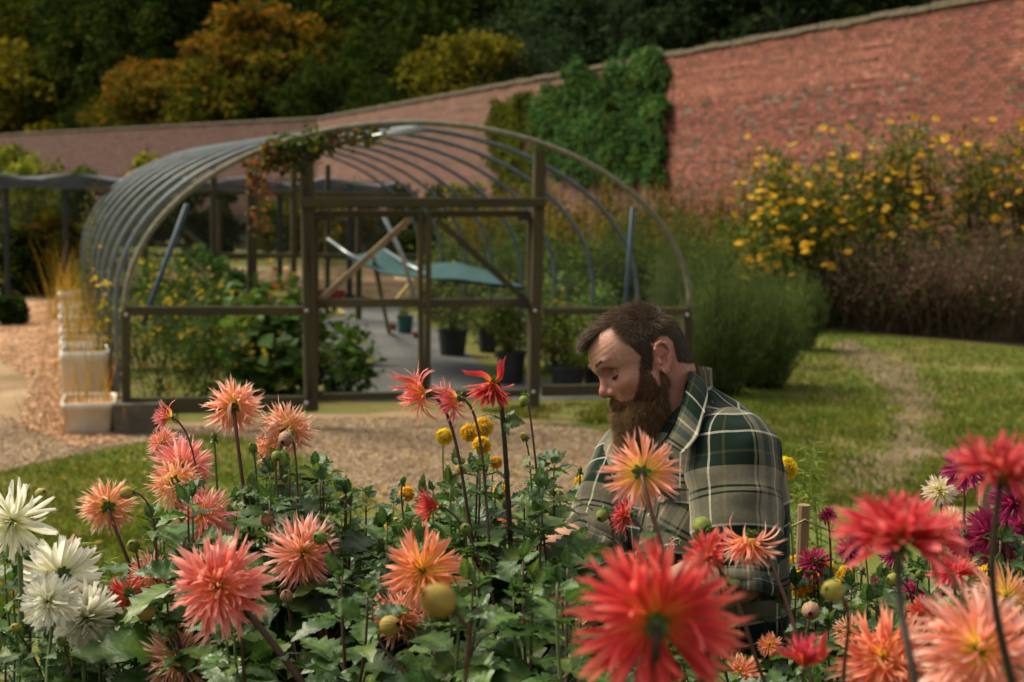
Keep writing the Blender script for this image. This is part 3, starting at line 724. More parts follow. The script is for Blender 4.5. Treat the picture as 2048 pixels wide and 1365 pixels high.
def tb(name, a, b, w, t, off=0.0, m=None):
    p, q = fp(*a, off), fp(*b, off)
    side = TCx if abs((unit(q - p))[2]) > .6 else np.array([0, 0, 1.0])
    V, F = bar(p, q, w, t, side); return addT(name, V, F, m or M_WOOD, smooth=False)
# timber posts
lz = lambda px: fp(px, 800)  # noqa
def post(px, py_top, w=.1, t=.1, off=0.0, name='post', px2=None):
    p = fp(px, py_top, off); b = fp(px2 or px, 820, off); b = np.array([b[0], b[1], 0.02 if name == 'post' and px in (252, 1374) else .16]); V, F = bar(b, p, w, t, TCx); return addT(name, V, F, M_WOOD, smooth=False)
post(252, 622, .075, .075, .0)
post(613, 300, .11, .10, -.03, px2=622); post(631, 424, .05, .06, .03, 'door_jamb')
post(1079, 300, .10, .10, -.03, px2=1066); post(1060, 424, .05, .06, .03, 'door_jamb')
post(1374, 622, .075, .075)
tb('door_lintel', (600, 405), (1090, 405), .085, .07, -.09, M_WOODH)
tb('base_rail', (262, 812), (606, 808), .14, .05, 0, M_WOODH); tb('base_rail', (640, 795), (1052, 786), .07, .05, .02, M_WOODH); tb('base_rail', (1084, 782), (1372, 776), .10, .05, 0, M_WOODH)
tb('mid_rail', (252, 622), (604, 622), .075, .05, 0, M_WOODH); tb('mid_rail', (1086, 622), (1374, 622), .06, .05, 0, M_WOODH)
# the two doors
for n_, (x0, x1, bra) in enumerate([(636, 846, ((642, 600), (822, 436))), (852, 1056, ((872, 438), (1048, 598)))]):
    tb('door_rail', (x0, 428), (x1, 428), .06, .04, .02, M_WOODH); tb('door_rail', (x0, 607), (x1, 605), .075, .04, .02, M_WOODH); 
    V, F = bar(fp(bra[0][0], bra[0][1], .03), fp(bra[1][0], bra[1][1], .03), .055, .04, np.array([0, 0, 1.0]))
    addT('door_brace', V, F, M_STAKE if n_ == 0 else M_WOOD, smooth=False)
tb('door_stile', (840, 425), (843, 795), .05, .05, .0); tb('door_stile', (857, 425), (855, 795), .05, .05, .0)
V, F = box((fp(268, 840) + fp(290, 840)) / 2 * [1, 1, 0] + np.array([0, 0, .13]), .42, .3, .27, [TCx, TN, [0, 0, 1]]); addT('corner_block', V, F, M_CONC, smooth=False)
V, F = box(fp(1374, 800) * [1, 1, 0] + np.array([0, 0, .1]), .3, .25, .2, [TCx, TN, [0, 0, 1]]); addT('corner_block', V, F, M_CONC, smooth=False)
M_IRON = mat('black_iron', (.02, .02, .02), (.035, .025, .018), scale=30, rough=.6, bump=.2, metal=.4)
for hx, hy in ((640, 436), (640, 612), (1050, 436), (1050, 612)):
    V, F = box(fp(hx, hy, -.05), .12, .012, .05, [TCx, TN, [0, 0, 1]]); addT('hinge', V, F, M_IRON, smooth=False)
for hx, hy in ((613, 405), (1079, 405), (613, 622), (1070, 622), (252, 630), (1374, 630), (613, 806), (1067, 784)):
    p = fp(hx, hy, -.10); V, F = tube([p - TN * .0, p - TN * .022], .016, 8); addT('bolt', V, F, M_STEEL)
# metal braces
def pipe(name, pts, r_, m, n=8):
    V, F = tube(pts, r_, n); return addT(name, V, F, m)
M_BLUE = mat('blue_grey_tube', (.05, .085, .11), (.035, .06, .08), scale=6, rough=.5, bump=.05, metal=.2)
pipe('brace_tube', [fp(374, 410, .03), fp(298, 615, .25), fp(286, 650, .3)], .024, M_BLUE)
pipe('brace_tube', [fp(1266, 415, .03), fp(1253, 590, .2), fp(1251, 700, .3)], .022, M_BLUE)
pipe('roof_tie', [fp(716, 281, .15), fp(845, 258, .1)], .03, M_STEEL)
pipe('prop_tube', [fp(764, 425, 1.5), fp(806, 515, 1.6), fp(830, 600, 1.7)], .022, M_STEEL)
# far end timber frame
fe = TA * SP * (NH - 1)
for cx, h in ((.9, 1.9), (1.9, 2.5), (3.1, 2.5), (4.1, 1.9)):
    a = O_ + fe + TCx * cx; V, F = bar(a, a + np.array([0, 0, h]), .09, .09, TCx); addT('end_post', V, F, M_WOOD, smooth=False)
for h in (1.0, 1.95):
    V, F = bar(O_ + fe + TCx * .05 + np.array([0, 0, h]), O_ + fe + TCx * (TW - .05) + np.array([0, 0, h]), .07, .05); addT('end_rail', V, F, M_WOODH, smooth=False)
V, F = bar(O_ + fe + TCx * 1.9 + np.array([0, 0, 1.0]), O_ + fe + TCx * .95 + np.array([0, 0, 1.85]), .06, .04); addT('end_brace', V, F, M_WOODH, smooth=False)
# posts standing in mid tunnel (seen through the left bay)
for px, py, d, tp in ((500, 640, 17.5, 330), (508, 640, 18.3, 360), (440, 540, 22, 400), (655, 520, 22, 330)):
    p = at(px, 500, d); p[2] = 0; h = at(px, tp, d)[2]; V, F = bar(p, p + np.array([0, 0, h]), .075, .075, TCx); addT('inner_post', V, F, M_WOOD, smooth=False)

# climber growing over the hoop at the left door post
r = RS(91)
tcl = thing('tunnel_climber', 'reddening climber hanging over the front hoop beside the tunnel door post', 'climbing plant', fp(612, 800) * [1, 1, 0])
P, C = [], []
def seglf(a, b, n, sp, pc, off=0.0):
    a, b = fp(*a, off), fp(*b, off); t = r.uniform(size=(n, 1)); P.append(a + (b - a) * t + r.normal(size=(n, 3)) * sp); C.append(pal(pc, n, r=r))
GRN = [(.08, .12, .02), (.13, .16, .03), (.05, .08, .015)]; RED = [(.28, .10, .035), (.22, .12, .04), (.16, .07, .03)]
seglf((545, 310), (640, 286), 300, .06, GRN); seglf((640, 286), (760, 268), 140, .035, GRN + RED); seglf((520, 330), (560, 300), 160, .06, GRN + RED)
seglf((510, 322), (513, 380), 60, .05, RED); seglf((540, 315), (530, 370), 40, .06, RED); seglf((560, 300), (556, 345), 70, .05, RED + GRN); seglf((598, 300), (606, 380), 60, .04, GRN)
seglf((514, 390), (520, 470), 26, .05, RED); seglf((610, 290), (632, 300), 120, .06, GRN + [(.3, .2, .03)]); seglf((556, 540), (560, 600), 18, .06, RED, .5)
V, F, Cc = leaves(np.concatenate(P), .065, np.concatenate(C), r, asp=.8); o = obj('foliage', mesh_np('foliage', V, F, Cc), M_LEAF); loc_parent(o, tcl)
st = []
for a, b in (((620, 800), (618, 520)), ((618, 520), (608, 300)), ((608, 300), (540, 312)), ((608, 300), (740, 272)), ((512, 330), (520, 470))):
    V, F = tube_branch(fp(*a, -.09), fp(*b, -.09), .009, .006, .02, r, 5); st.append((V, F, np.array([.08, .06, .03])))
V, F, Cc = merge(st); loc_parent(obj('stem', mesh_np('stem', V, F, Cc), M_BARKT), tcl)

# ================================================================== INSIDE THE TUNNEL
def pot(name, px, py, rad, h, m, label, soil=True, grp=None, plant=None, seed=0, D=None):
    g = ground(px, py) if D is None else at(px, py, D) * [1, 1, 0]
    t = thing(name, label, 'plant pot', g, grp)
    prof = [(0, 0), (rad * .8, 0), (rad * .97, h * .93), (rad * 1.05, h * .93), (rad * 1.05, h), (rad * .97, h), (rad * .93, h * .9), (0, h * .88)]
    V, F = lathe(prof, 24); obj('pot_body', mesh_np('pot_body', V, F, smooth=False), m, t)
    V, F = lathe([(0, h * .9), (rad * .94, h * .885)], 16); obj('soil', mesh_np('soil', V, F), G_SOIL, t)
    if plant:
        r = RS(seed); H, W, pc, n, sz = plant
        P = clumpcloud(n, (0, 0, h + H * .5), (W, W, H * .55), 16, .3, r); V, F, C = leaves(P, sz, pal(pc, n, r=r), r, up=.4)
        obj('foliage', mesh_np('foliage', V, F, C), M_LEAF, t)
        s_ = [(*tube_branch((0, 0, h * .9), (r.normal() * W * .5, r.normal() * W * .5, h + H * .7), .008, .004, .08, r, 5), np.array([.07, .09, .03])) for _ in range(6)]
        V, F, C = merge(s_); obj('stem', mesh_np('stem', V, F, C), M_LEAF, t)
    return t
M_BLKP = mat('black_plastic', (.012, .012, .013), (.02, .02, .02), scale=10, rough=.5, bump=.05)
M_TEALP = mat('teal_plastic', (.02, .09, .08), (.015, .07, .065), scale=8, rough=.5, bump=.05)
M_REDP = mat('red_plastic', (.22, .03, .02), (.17, .02, .015), scale=8, rough=.5, bump=.05)
M_TERR = mat('terracotta', (.28, .11, .06), (.2, .08, .05), scale=9, rough=.9, bump=.3)
MX = [(.09, .16, .03), (.14, .18, .03), (.05, .10, .02), (.2, .16, .03)]
pot('plant_pot', 905, 712, .19, .34, M_BLKP, 'large black tub with sparse plant beside the middle door stile', plant=(.5, .22, MX, 260, .06), seed=1)
pot('plant_pot', 810, 668, .12, .26, M_TEALP, 'teal bucket shaped pot standing on the grey fabric', plant=(.12, .1, MX, 90, .05), seed=2)
pot('plant_pot', 835, 678, .07, .09, M_REDP, 'small red pot at the foot of the teal one')
pot('plant_pot', 785, 662, .06, .1, M_TERR, 'small terracotta pot behind the leaning timber')
pot('plant_pot', 1022, 768, .16, .36, M_BLKP, 'black tub behind the drooping red dahlia, left of the right door post', plant=(.55, .26, MX, 420, .07), seed=3)
pot('plant_pot', 1135, 780, .19, .26, M_BLKP, 'wide black tub right of the right door post', plant=(.5, .35, MX, 520, .07), seed=4)
pot('plant_pot', 1190, 772, .14, .26, M_BLKP, 'black tub in the tunnel corner behind the gardener', plant=(.4, .25, MX, 260, .07), seed=5)
pot('plant_pot', 975, 705, .13, .28, M_BLKP, 'half hidden black tub behind the large one', plant=(.45, .3, MX, 320, .06), seed=6)
r = RS(17)
# teal cloth stretched and sagging between tunnel sides
M_TEAL = mat('teal_cloth', (.010, .072, .068), (.007, .05, .05), scale=5, rough=.75, bump=.25, bscale=30)
def cloth(name, rows, label):
    """rows of (px,py,D) outlines; lofted"""
    G = np.array([[at(*p) for p in row] for row in rows]); nr, ncx = G.shape[:2]
    # densify
    U, Vv = np.linspace(0, nr - 1, nr * 6), np.linspace(0, ncx - 1, ncx * 6)
    def lerp(A, x): i = np.minimum(x.astype(int), len(A) - 2); f = (x - i).reshape(-1, *([1] * (A.ndim - 1))); return A[i] * (1 - f) + A[i + 1] * f
    G2 = lerp(G, U); G2 = lerp(G2.transpose(1, 0, 2), Vv).transpose(1, 0, 2)
    n1, n2 = G2.shape[:2]
    for a in range(n1):
        for b in range(n2): G2[a, b, 2] += .02 * mn.noise(Vector((a * .35, b * .22, 7)))
    V = G2.reshape(-1, 3); i = np.arange(n1 - 1)[:, None] * n2; j = np.arange(n2 - 1)[None]
    F = np.stack([i + j, i + j + 1, i + n2 + j + 1, i + n2 + j], -1).reshape(-1, 4)
    # thickness
    V2 = np.vstack([V, V - np.array([0, 0, .012])]); F2 = np.vstack([F, F[:, ::-1] + len(V)])
    c = V.mean(0) * [1, 1, 0]
    t = thing(name, label, 'cloth', c); o = obj('fabric', mesh_np('fabric', V2, F2), M_TEAL); loc_parent(o, t)
    return t, G2
t_, G2 = cloth('shade_cloth', [[(655, 478, 16.5), (705, 515, 16.4), (760, 530, 16.3), (830, 552, 16), (930, 566, 15.6), (1000, 572, 15.4), (1050, 578, 15.2)],
                      [(660, 486, 16), (705, 522, 15.9), (760, 545, 15.6), (830, 555, 15.3), (930, 560, 15.0), (990, 568, 14.8), (1050, 574, 14.6)],
                      [(665, 490, 17.5), (710, 512, 17.5), (765, 498, 17.6), (840, 530, 17.4), (915, 524, 17.2), (975, 542, 17.0), (1040, 572, 16.8)]], 'teal cloth stretched like a sagging hammock across the inside of the tunnel')
for e in ((G2[0, 0], G2[5, 10]), (G2[-1, 14], G2[-8, 22])):
    V, F = tube([e[0], (e[0] + e[1]) / 2 - [0, 0, .02], e[1]], .016, 6); o = obj('edge_pole', mesh_np('edge_pole', V, F), M_STEEL); loc_parent(o, t_)
def lean(name, a, b, r_, m, label, cat):
    V, F = bar(np.array(a), np.array(b), r_, r_ * .6); c = np.array(a); o = obj(name, mesh_np(name, V - c, F, smooth=False), m, None, c); tag(o, label, cat); return o
g = ground(778, 666); lean('leaning_timber', g, at(748, 520, 15.9), .07, M_STAKE, 'pale timber leaning up under the teal cloth', 'timber')
g = ground(790, 600, .9); lean('hose_offcut', at(826, 560, 14.6), at(790, 603, 14.3), .035, mat('yellow_hose', (.42, .30, .08), (.36, .25, .06), rough=.6, bump=.1), 'curved yellow strip standing below the teal cloth', 'strip')
M_YEL = bpy.data.materials['yellow_hose']
for n_, (pp, lb) in enumerate([([(600, 606), (640, 604), (690, 600), (700, 605)], 'straight yellow hose length lying behind the door brace'), ([(634, 632), (660, 634), (692, 628), (680, 622), (640, 618)], 'looped yellow hose on the grey fabric by the door post'), ([(486, 606), (540, 603), (604, 600)], 'pale yellow hose on the left bed edge')]):
    P = np.array([ground(x, y, .1 + .12 * (n_ == 0)) for x, y in pp]); t = np.linspace(0, len(P) - 1, 20); i = np.minimum(t.astype(int), len(P) - 2); P = P[i] * (1 - (t - i))[:, None] + P[i + 1] * (t - i)[:, None]
    V, F = tube(P, .022, 8); c = P[0]; o = obj('hose', mesh_np('hose', V - c, F), M_YEL, None, c); tag(o, lb, 'hose')
def crate(px, py, sx, sy, h, m, label, D=None):
    g = ground(px, py); t = thing('crate', label, 'crate', g)
    for s_ in (-1, 1):
        V, F = box((0, s_ * sy / 2, h / 2), sx, .015, h); obj('side_panel', mesh_np('side_panel', V, F, smooth=False), m, t)
        V, F = box((s_ * sx / 2, 0, h / 2), .015, sy - .02, h); obj('end_panel', mesh_np('end_panel', V, F, smooth=False), m, t)
    V, F = box((0, 0, .02), sx - .03, sy - .03, .02); obj('base', mesh_np('base', V, F, smooth=False), m, t); return t
crate(664, 606, .42, .35, .22, M_REDP, 'low red crate half behind the left door brace')

# leafy bed plants inside the tunnel on the left
NAST = [(.07, .16, .03), (.10, .19, .04), (.045, .10, .02), (.15, .18, .04)]
def bedplant(px, py, H, wx, n, size, pc, label, seed, fl=None, nf=0, fs=.04, asp=.8, wy=None, name='bed_plant', big=0, cat='plant', grp=None):
    r = RS(seed); g = ground(px, py); t = thing(name, label, cat, g, grp)
    P = clumpcloud(n, (0, 0, H * .5), (wx, wy or wx * .7, H * .55), 26, .3, r); P = P[P[:, 2] > .01]
    V, F, C = leaves(P, size, pal(pc, len(P), r=r, jit=.3), r, up=.7, asp=asp); obj('foliage', mesh_np('foliage', V, F, C), M_LEAF, t)
    s_ = [(*tube_branch((r.normal() * wx * .3, r.normal() * wx * .2, 0), (r.normal() * wx * .6, r.normal() * wx * .4, H * .85), .007, .003, .1, r, 5), np.array([.07, .10, .03])) for _ in range(14)]
    V, F, C = merge(s_); obj('stem', mesh_np('stem', V, F, C), M_LEAF, t)
    if nf:
        fpnt = clumpcloud(nf, (0, 0, H * .6), (wx, (wy or wx * .7), H * .6), 20, .4, r)
        V, F, C = leaves(np.repeat(fpnt, 3, 0), fs, pal(fl, nf * 3, r=r), r, up=.3, asp=.9); obj('flower', mesh_np('flower', V, F, C), M_LEAF, t).__setitem__('kind', 'stuff')
    return t
YF = [(.6, .42, .02), (.7, .5, .04)]
FEN = [(.08, .14, .03), (.11, .17, .035), (.055, .10, .02)]
bedplant(330, 800, .95, .42, 1700, .05, FEN, 'feathery green plant with tiny yellow flowers in the tunnel corner', 101, YF, 60, .035, .3)
bedplant(420, 795, .85, .38, 1300, .06, FEN, 'mid green mass with yellow specks left of the broad leaved plants', 102, YF, 40, .035, .4)
bedplant(540, 790, .8, .42, 420, .17, NAST + [(.12, .19, .12)], 'broad leaved squash plant just left of the door post', 103, [(.5, .35, .03)], 12, .06, .95)
bedplant(480, 700, .75, .45, 420, .16, NAST + [(.1, .17, .1)], 'broad leaved trailing plant behind the squash plant', 104, [(.5, .35, .03)], 10, .06, .95)
bedplant(600, 690, .6, .4, 380, .15, NAST, 'dark broad leaved plant behind the left door post', 105, [(.15, .05, .2)], 12, .05, .95)
bedplant(690, 790, .6, .30, 420, .10, NAST, 'low bushy green plant inside the left door', 106, None, 0, .05, .9)
bedplant(700, 730, .45, .22, 300, .09, NAST, 'small green plant behind the low bushy one at the left door', 107, None, 0, .05, .9)
bedplant(340, 690, 1.15, .45, 1500, .06, FEN, 'tall feathery plant further inside the left bay', 108, YF, 50, .035, .35)
bedplant(400, 640, .95, .6, 900, .07, [(.2, .17, .09), (.13, .12, .05), (.07, .09, .03)], 'seeding pale topped plant behind the left mid rail', 109, None, 0, .05, .4)
for k, (px, d, tp, wd, lb) in enumerate([(330, 18.5, 480, 130, 'dark green bush inside the tunnel by the blue brace'), (400, 20, 470, 150, 'dark rounded bush deep in the left bay'), (470, 19.5, 520, 70, 'narrow dark bush beside the inner posts')]):
    shrub(px, 0, tp, wd, [(.04, .11, .022), (.07, .15, .035), (.03, .07, .016)], lb, D=d, seed=110 + k, size=.07, n=2600, mt=M_LEAF)
bedplant(300, 740, 1.1, .35, 1700, .05, FEN, 'tall feathery plant with yellow dots behind the corner post', 120, YF, 60, .035, .3)
bedplant(560, 740, .95, .45, 520, .14, NAST, 'leafy trailing plant high behind the left panel', 121, [(.6, .3, .03)], 12, .05, .95)
bedplant(440, 735, .9, .5, 1300, .07, FEN, 'loose green plant filling the middle of the left bay', 122, YF, 40, .035, .5)
bedplant(1140, 700, 1.0, .55, 900, .09, NAST, 'lush green plant in the right bay behind the tubs', 123, YF, 14, .04, .7)
bedplant(960, 660, .9, .6, 1000, .08, MX, 'mixed plant under the end of the teal cloth', 124, YF, 20, .04, .6)
# plants in the right half of the tunnel
for k, (px, py, H, wx, pc, lb) in enumerate([(1120, 745, .7, .3, MX, 'leafy potted greens right of the right door post'), (1180, 720, .75, .35, NAST, 'broad green plant behind the gardener in the tunnel'), (1000, 690, .75, .45, MX, 'mixed green plant with yellow flecks behind the black tub'), (910, 640, .7, .5, [(.10, .09, .02), (.06, .08, .02), (.16, .10, .025)], 'brownish green plant below the teal cloth'), (1080, 650, 1.0, .5, MX, 'tall mixed foliage behind the right door post'), (1190, 640, 1.3, .35, [(.16, .18, .05), (.1, .14, .03)], 'pale green young sapling in the right bay'), (1290, 690, .9, .4, [(.05, .09, .02), (.3, .2, .03)], 'dark plant with yellow leaves behind the gardener head')]):
    bedplant(px, py, H, wx, 900, .075, pc, lb, 130 + k, YF, 16, .04, .6)

# ================================================================== TROUGHS AND GRASSES
M_CER = mat('glazed_trough', (.62, .56, .44), (.5, .44, .33), scale=3, rough=.35, bump=.08, c3=(.36, .28, .17))
tops = [((132, 855), (228, 852), 118, .46, .24), ((128, 792), (222, 792), 0, .48, .34), ((118, 745), (205, 745), 0, .46, .30), ((122, 712), (200, 712), 0, .46, .30), ((116, 688), (192, 688), 0, .46, .32), ((110, 664), (185, 664), 0, .46, .3), ((112, 640), (178, 640), 0, .46, .3)]
lbs = ['nearest white trough, standing lowest at the tunnel corner', 'second white trough from the corner, the deepest one', 'third trough from the corner with long ochre grasses', 'fourth trough with broken pale rim showing', 'fifth trough from the corner half hidden in dry grasses', 'sixth trough from the corner, among orange grasses', 'farthest white trough at the end of the row']
base_t = np.array([ground(180, 860), ground(150, 640)])
dirT = unit(base_t[1] - base_t[0])
def trough(p, wx, dy, h, label, seed, tilt=0):
    r = RS(seed); t = thing('trough', label, 'trough', p, 'white troughs beside the tunnel')
    pr = []; lv = [(0.84, 0), (.90, .04), (.985, h * .8), (1.03, h * .82), (1.03, h), (.93, h), (.90, h * .82)]
    def ring(s, z, n=28):
        a = np.linspace(0, 2 * np.pi, n, endpoint=False); e = .22
        return np.stack([np.sign(np.cos(a)) * np.abs(np.cos(a)) ** e * wx / 2 * s, np.sign(np.sin(a)) * np.abs(np.sin(a)) ** e * dy / 2 * s, np.full(n, z)], 1)
    V = np.concatenate([ring(s, z) for s, z in lv]); n = 28; i = np.arange(len(lv) - 1)[:, None] * n; j = np.arange(n)[None]; j2 = (j + 1) % n
    F = np.stack([i + j, i + j2, i + n + j2, i + n + j], -1).reshape(-1, 4)
    obj('basin', mesh_np('basin', V, F), M_CER, t)
    V2 = np.vstack([ring(.9, h * .84), [[0, 0, h * .87]]]); F2 = np.array([[a, (a + 1) % n, n] for a in range(n)]); obj('soil', mesh_np('soil', V2, F2), G_BARK, t)
    nb = 42; P = np.stack([r.uniform(-wx * .4, wx * .4, nb), r.uniform(-dy * .35, dy * .35, nb), np.full(nb, h * .85)], 1)
    g_ = [(.55, .30, .05), (.62, .38, .08), (.5, .2, .04), (.42, .36, .08), (.2, .24, .05)]
    (V, F, C), tp = blades(P, r.uniform(.15, .75, nb), .008, .35, pal(g_, nb, r=r), r, seg=4)
    obj('grass_tuft', mesh_np('grass_tuft', V, F, C), M_BLADE, t); t.rotation_euler = (0, 0, aA * -1 * 0 + math.atan2(TCx[1], TCx[0])); return t
for k in range(7):
    f = [0, .165, .33, .48, .63, .79, 1.0][k]
    p = base_t[0] * (1 - f) + base_t[1] * f; p[2] = .015
    trough(p, .44, .62, [.26, .50, .42, .40, .42, .40, .42][k], lbs[k], 200 + k)
def tuft(px, py, H, n, pc, label, seed, lean_=.4, wid=.01, rad=.12, D=None, name='grass_tuft', cat='grass', flowers=None):
    r = RS(seed); g = ground(px, py) if D is None else at(px, py, D) * [1, 1, 0]; t = thing(name, label, cat, g)
    P = np.stack([r.normal(size=n) * rad, r.normal(size=n) * rad, np.zeros(n)], 1); (V, F, C), tp = blades(P, H * r.uniform(.5, 1.1, n), wid, lean_, pal(pc, n, r=r), r, seg=5)
    obj('blade', mesh_np('blade', V, F, C), M_BLADE, t)
    if flowers: V, F, C = leaves(np.repeat(tp[::3], 3, 0), .05, pal(flowers, len(tp[::3]) * 3, r=r), r, asp=.8); obj('flower', mesh_np('flower', V, F, C), M_LEAF, t).__setitem__('kind', 'stuff')
    return t
DRY = [(.5, .27, .05), (.6, .36, .09), (.42, .2, .04), (.35, .28, .07)]
tuft(118, 640, 1.25, 60, DRY, 'tall orange dry grass plume at the end of the trough row', 300, .5, .012, .1, name='dry_grass')
tuft(130, 760, 1.1, 34, DRY, 'ochre grass arching over the left rims of the troughs', 301, .45, .01, .1, name='dry_grass')
tuft(150, 865, .5, 70, [(.4, .2, .07), (.3, .14, .05)], 'low brown grass at the foot of the nearest trough', 302, .7, .008, .18, name='dry_grass')
tuft(345, 850, .75, 10, [(.3, .26, .12), (.22, .2, .08)], 'bleached grass blades arching below the base rail', 303, .9, .014, .04, name='dry_grass')
def sidepl(px, py, H, w_, pc, label, seed, fl=None, nf=0):
    return bedplant(px, py, H, w_, 900, .045, pc, label, seed, fl, nf, .045, .5, wy=w_, name='tall_weed')
sidepl(222, 800, 1.0, .16, [(.07, .10, .03), (.10, .12, .03)], 'green weed growing through the side net at the corner', 310, YF, 26)
sidepl(205, 740, 1.35, .17, [(.16, .12, .04), (.09, .11, .03), (.28, .15, .04)], 'orange seeded weed leaning on the side net', 311, YF, 14)
sidepl(195, 690, 1.7, .2, [(.14, .15, .04), (.09, .12, .03), (.22, .14, .05)], 'tall weed with purple flowers beside the far hoops', 312, [(.28, .10, .42)], 9)
sidepl(200, 655, 1.6, .25, [(.07, .1, .03), (.12, .13, .03)], 'olive weed against the tunnel flank near its far end', 313, [(.28, .1, .42)], 4)

# ================================================================== FAR NETTED CAGE
cg = thing('fruit_cage', 'dark netted cage with flat grey net roof beyond the tunnel', 'cage', at(10, 590, 24.5) * [1, 1, 0])
def cgp(px, z, D): p = at(px, 400, D); p[2] = z; return p
for px in (12, 130, 250, 430, 560, 700):
    for D in (24.5, 30):
        V, F = bar(cgp(px, 0, D), cgp(px, 2.1, D), .09, .09, TCx); loc_parent(obj('post', mesh_np('post', V, F, smooth=False), mat_cage if 'mat_cage' in globals() else M_BLKP), cg)
Vn = []; nx = 24
for a in range(2):
    for b in range(nx + 1):
        px = -60 + (790 + 60) * b / nx; sag = .06 * math.sin(b * 1.3) - .05 * abs(math.sin(b / nx * math.pi * 6)); Vn.append(cgp(px, 2.13 + sag + a * .05, 24.3 if a == 0 else 31))
Vn = np.array(Vn); F = np.array([[b, b + 1, nx + 2 + b, nx + 1 + b] for b in range(nx)])
loc_parent(obj('roof_net', mesh_np('roof_net', Vn, F), M_NETD), cg)
Vf = []
for b in range(nx + 1):
    px = -60 + 850 * b / nx
    for z in (2.13 + .06 * math.sin(b * 1.3), 1.93 + .03 * math.sin(b * 2.1)): Vf.append(cgp(px, z, 24.28))
F = np.array([[2 * b, 2 * b + 1, 2 * b + 3, 2 * b + 2] for b in range(nx)]); loc_parent(obj('net_valance', mesh_np('net_valance', np.array(Vf), F), M_NETD), cg)
Vb = np.array([cgp(px, z, 31) for px in (-60, 790) for z in (0, 2.15)]); loc_parent(obj('back_net', mesh_np('back_net', Vb, np.array([[0, 1, 3, 2]])), net_mat('back_net_mesh', (.03, .04, .03), .55)), cg)
for z in (2.0,):
    V, F = bar(cgp(12, z, 24.5), cgp(700, z, 24.5), .06, .05); loc_parent(obj('rail', mesh_np('rail', V, F, smooth=False), M_BLKP), cg)

# ================================================================== BORDER BETWEEN TUNNEL AND WALL
def perennial(px, D, top, wpx, kind, label, seed, n=1500, grp=None):
    """upright clump of stems with leaves up to the top"""
    r = RS(seed); g = at(px, 500, D) * [1, 1, 0]; H = at(px, top, D)[2]; Rr = wpx / 2 * D / FPX
    t = thing(kind[0], label, kind[1], g, grp); ns = 26; parts = []; LP = []
    tops_ = []
    for k in range(ns):
        b = np.array([r.normal() * Rr * .35, r.normal() * Rr * .3, 0]); e = b * 1.5 + np.array([r.normal() * Rr * .3, r.normal() * Rr * .25, H * r.uniform(.65, 1.03)])
        V, F = tube_branch(b, e, .012, .005, .05, r, 5, 6); parts.append((V, F, np.array(kind[4]))); tops_.append(e)
        m = n // ns; tt_ = r.uniform(.05, 1, (m, 1)) ** .8; LP.append(b + (e - b) * tt_ + r.normal(size=(m, 3)) * np.array([.13, .13, .06]) * kind[5])
    V, F, C = merge(parts); obj('stem', mesh_np('stem', V, F, C), M_FAR, t)
    P = np.concatenate(LP); P[:, 2] = np.abs(P[:, 2]); V, F, C = leaves(P, kind[3], pal(kind[2], len(P), r=r, jit=.3), r, up=.2, asp=kind[6]); obj('foliage', mesh_np('foliage', V, F, C), M_FAR, t)
    return t, np.array(tops_)
K_OCH = ('perennial', 'perennial', [(.24, .17, .035), (.16, .15, .03), (.32, .18, .04), (.11, .12, .03)], .09, (.10, .07, .03), 1, .5)
K_GRN = ('perennial', 'perennial', [(.08, .14, .035), (.12, .18, .05), (.05, .09, .022)], .09, (.06, .07, .03), 1, .4)
K_BRN = ('perennial', 'perennial', [(.20, .125, .07), (.27, .17, .085), (.13, .085, .05), (.12, .11, .045)], .07, (.10, .06, .04), 1.3, .35)
K_YEL = ('perennial', 'perennial', [(.11, .15, .03), (.19, .18, .035), (.07, .11, .022), (.24, .29, .15)], .11, (.07, .08, .03), 1, .45)
K_FEA = ('feathery_bush', 'shrub', [(.045, .085, .028), (.07, .12, .045), (.03, .06, .02)], .07, (.06, .08, .03), 1, .16)
lay = [  # px, D, top, width, kind, label
 (1010, 30, 372, 150, K_OCH, 'ochre perennial clump at the foot of the yellowing climber'), (1110, 29, 366, 150, K_OCH, 'golden brown clump below the green climber'), (1210, 28, 362, 140, K_OCH, 'rust tinged clump under the climber edge'),
 (1310, 27, 365, 130, K_OCH, 'tawny clump right under the climber corner'), (1400, 26, 330, 150, K_BRN, 'brown seed head clump against the bare brick'), (1480, 25.5, 350, 120, K_OCH, 'ochre clump left of the yellow daisies'),
 (960, 26, 410, 130, K_OCH, 'ochre clump seen above the door rail'), (1060, 25, 405, 150, K_GRN, 'green clump behind the right door post'), (1160, 24, 400, 140, K_OCH, 'orange brown clump seen between the hoops'), (1270, 23.5, 400, 140, K_GRN, 'green clump behind the right metal brace'),
 (1360, 23, 405, 130, K_OCH, 'golden clump right of the tunnel shoulder'), (1450, 22.5, 440, 120, K_YEL, 'yellow green clump before the brown seed heads'), (900, 22, 470, 130, K_GRN, 'tall green clump seen above the teal cloth'), (1000, 21, 470, 150, K_GRN, 'green grassy clump behind the right door brace'),
 (1110, 20, 475, 150, K_GRN, 'green grassy clump seen through the right bay'), (1210, 19.5, 480, 130, K_GRN, 'dark green clump between the last hoops'), (1300, 19, 480, 120, K_GRN, 'green clump beside the right metal brace'), (1520, 23, 520, 110, K_BRN, 'russet low clump left of the brown bushes')]
for k, (px, D, top, wp, kd, lb) in enumerate(lay): perennial(px, D, top, wp, kd, lb, 400 + k, 1900)
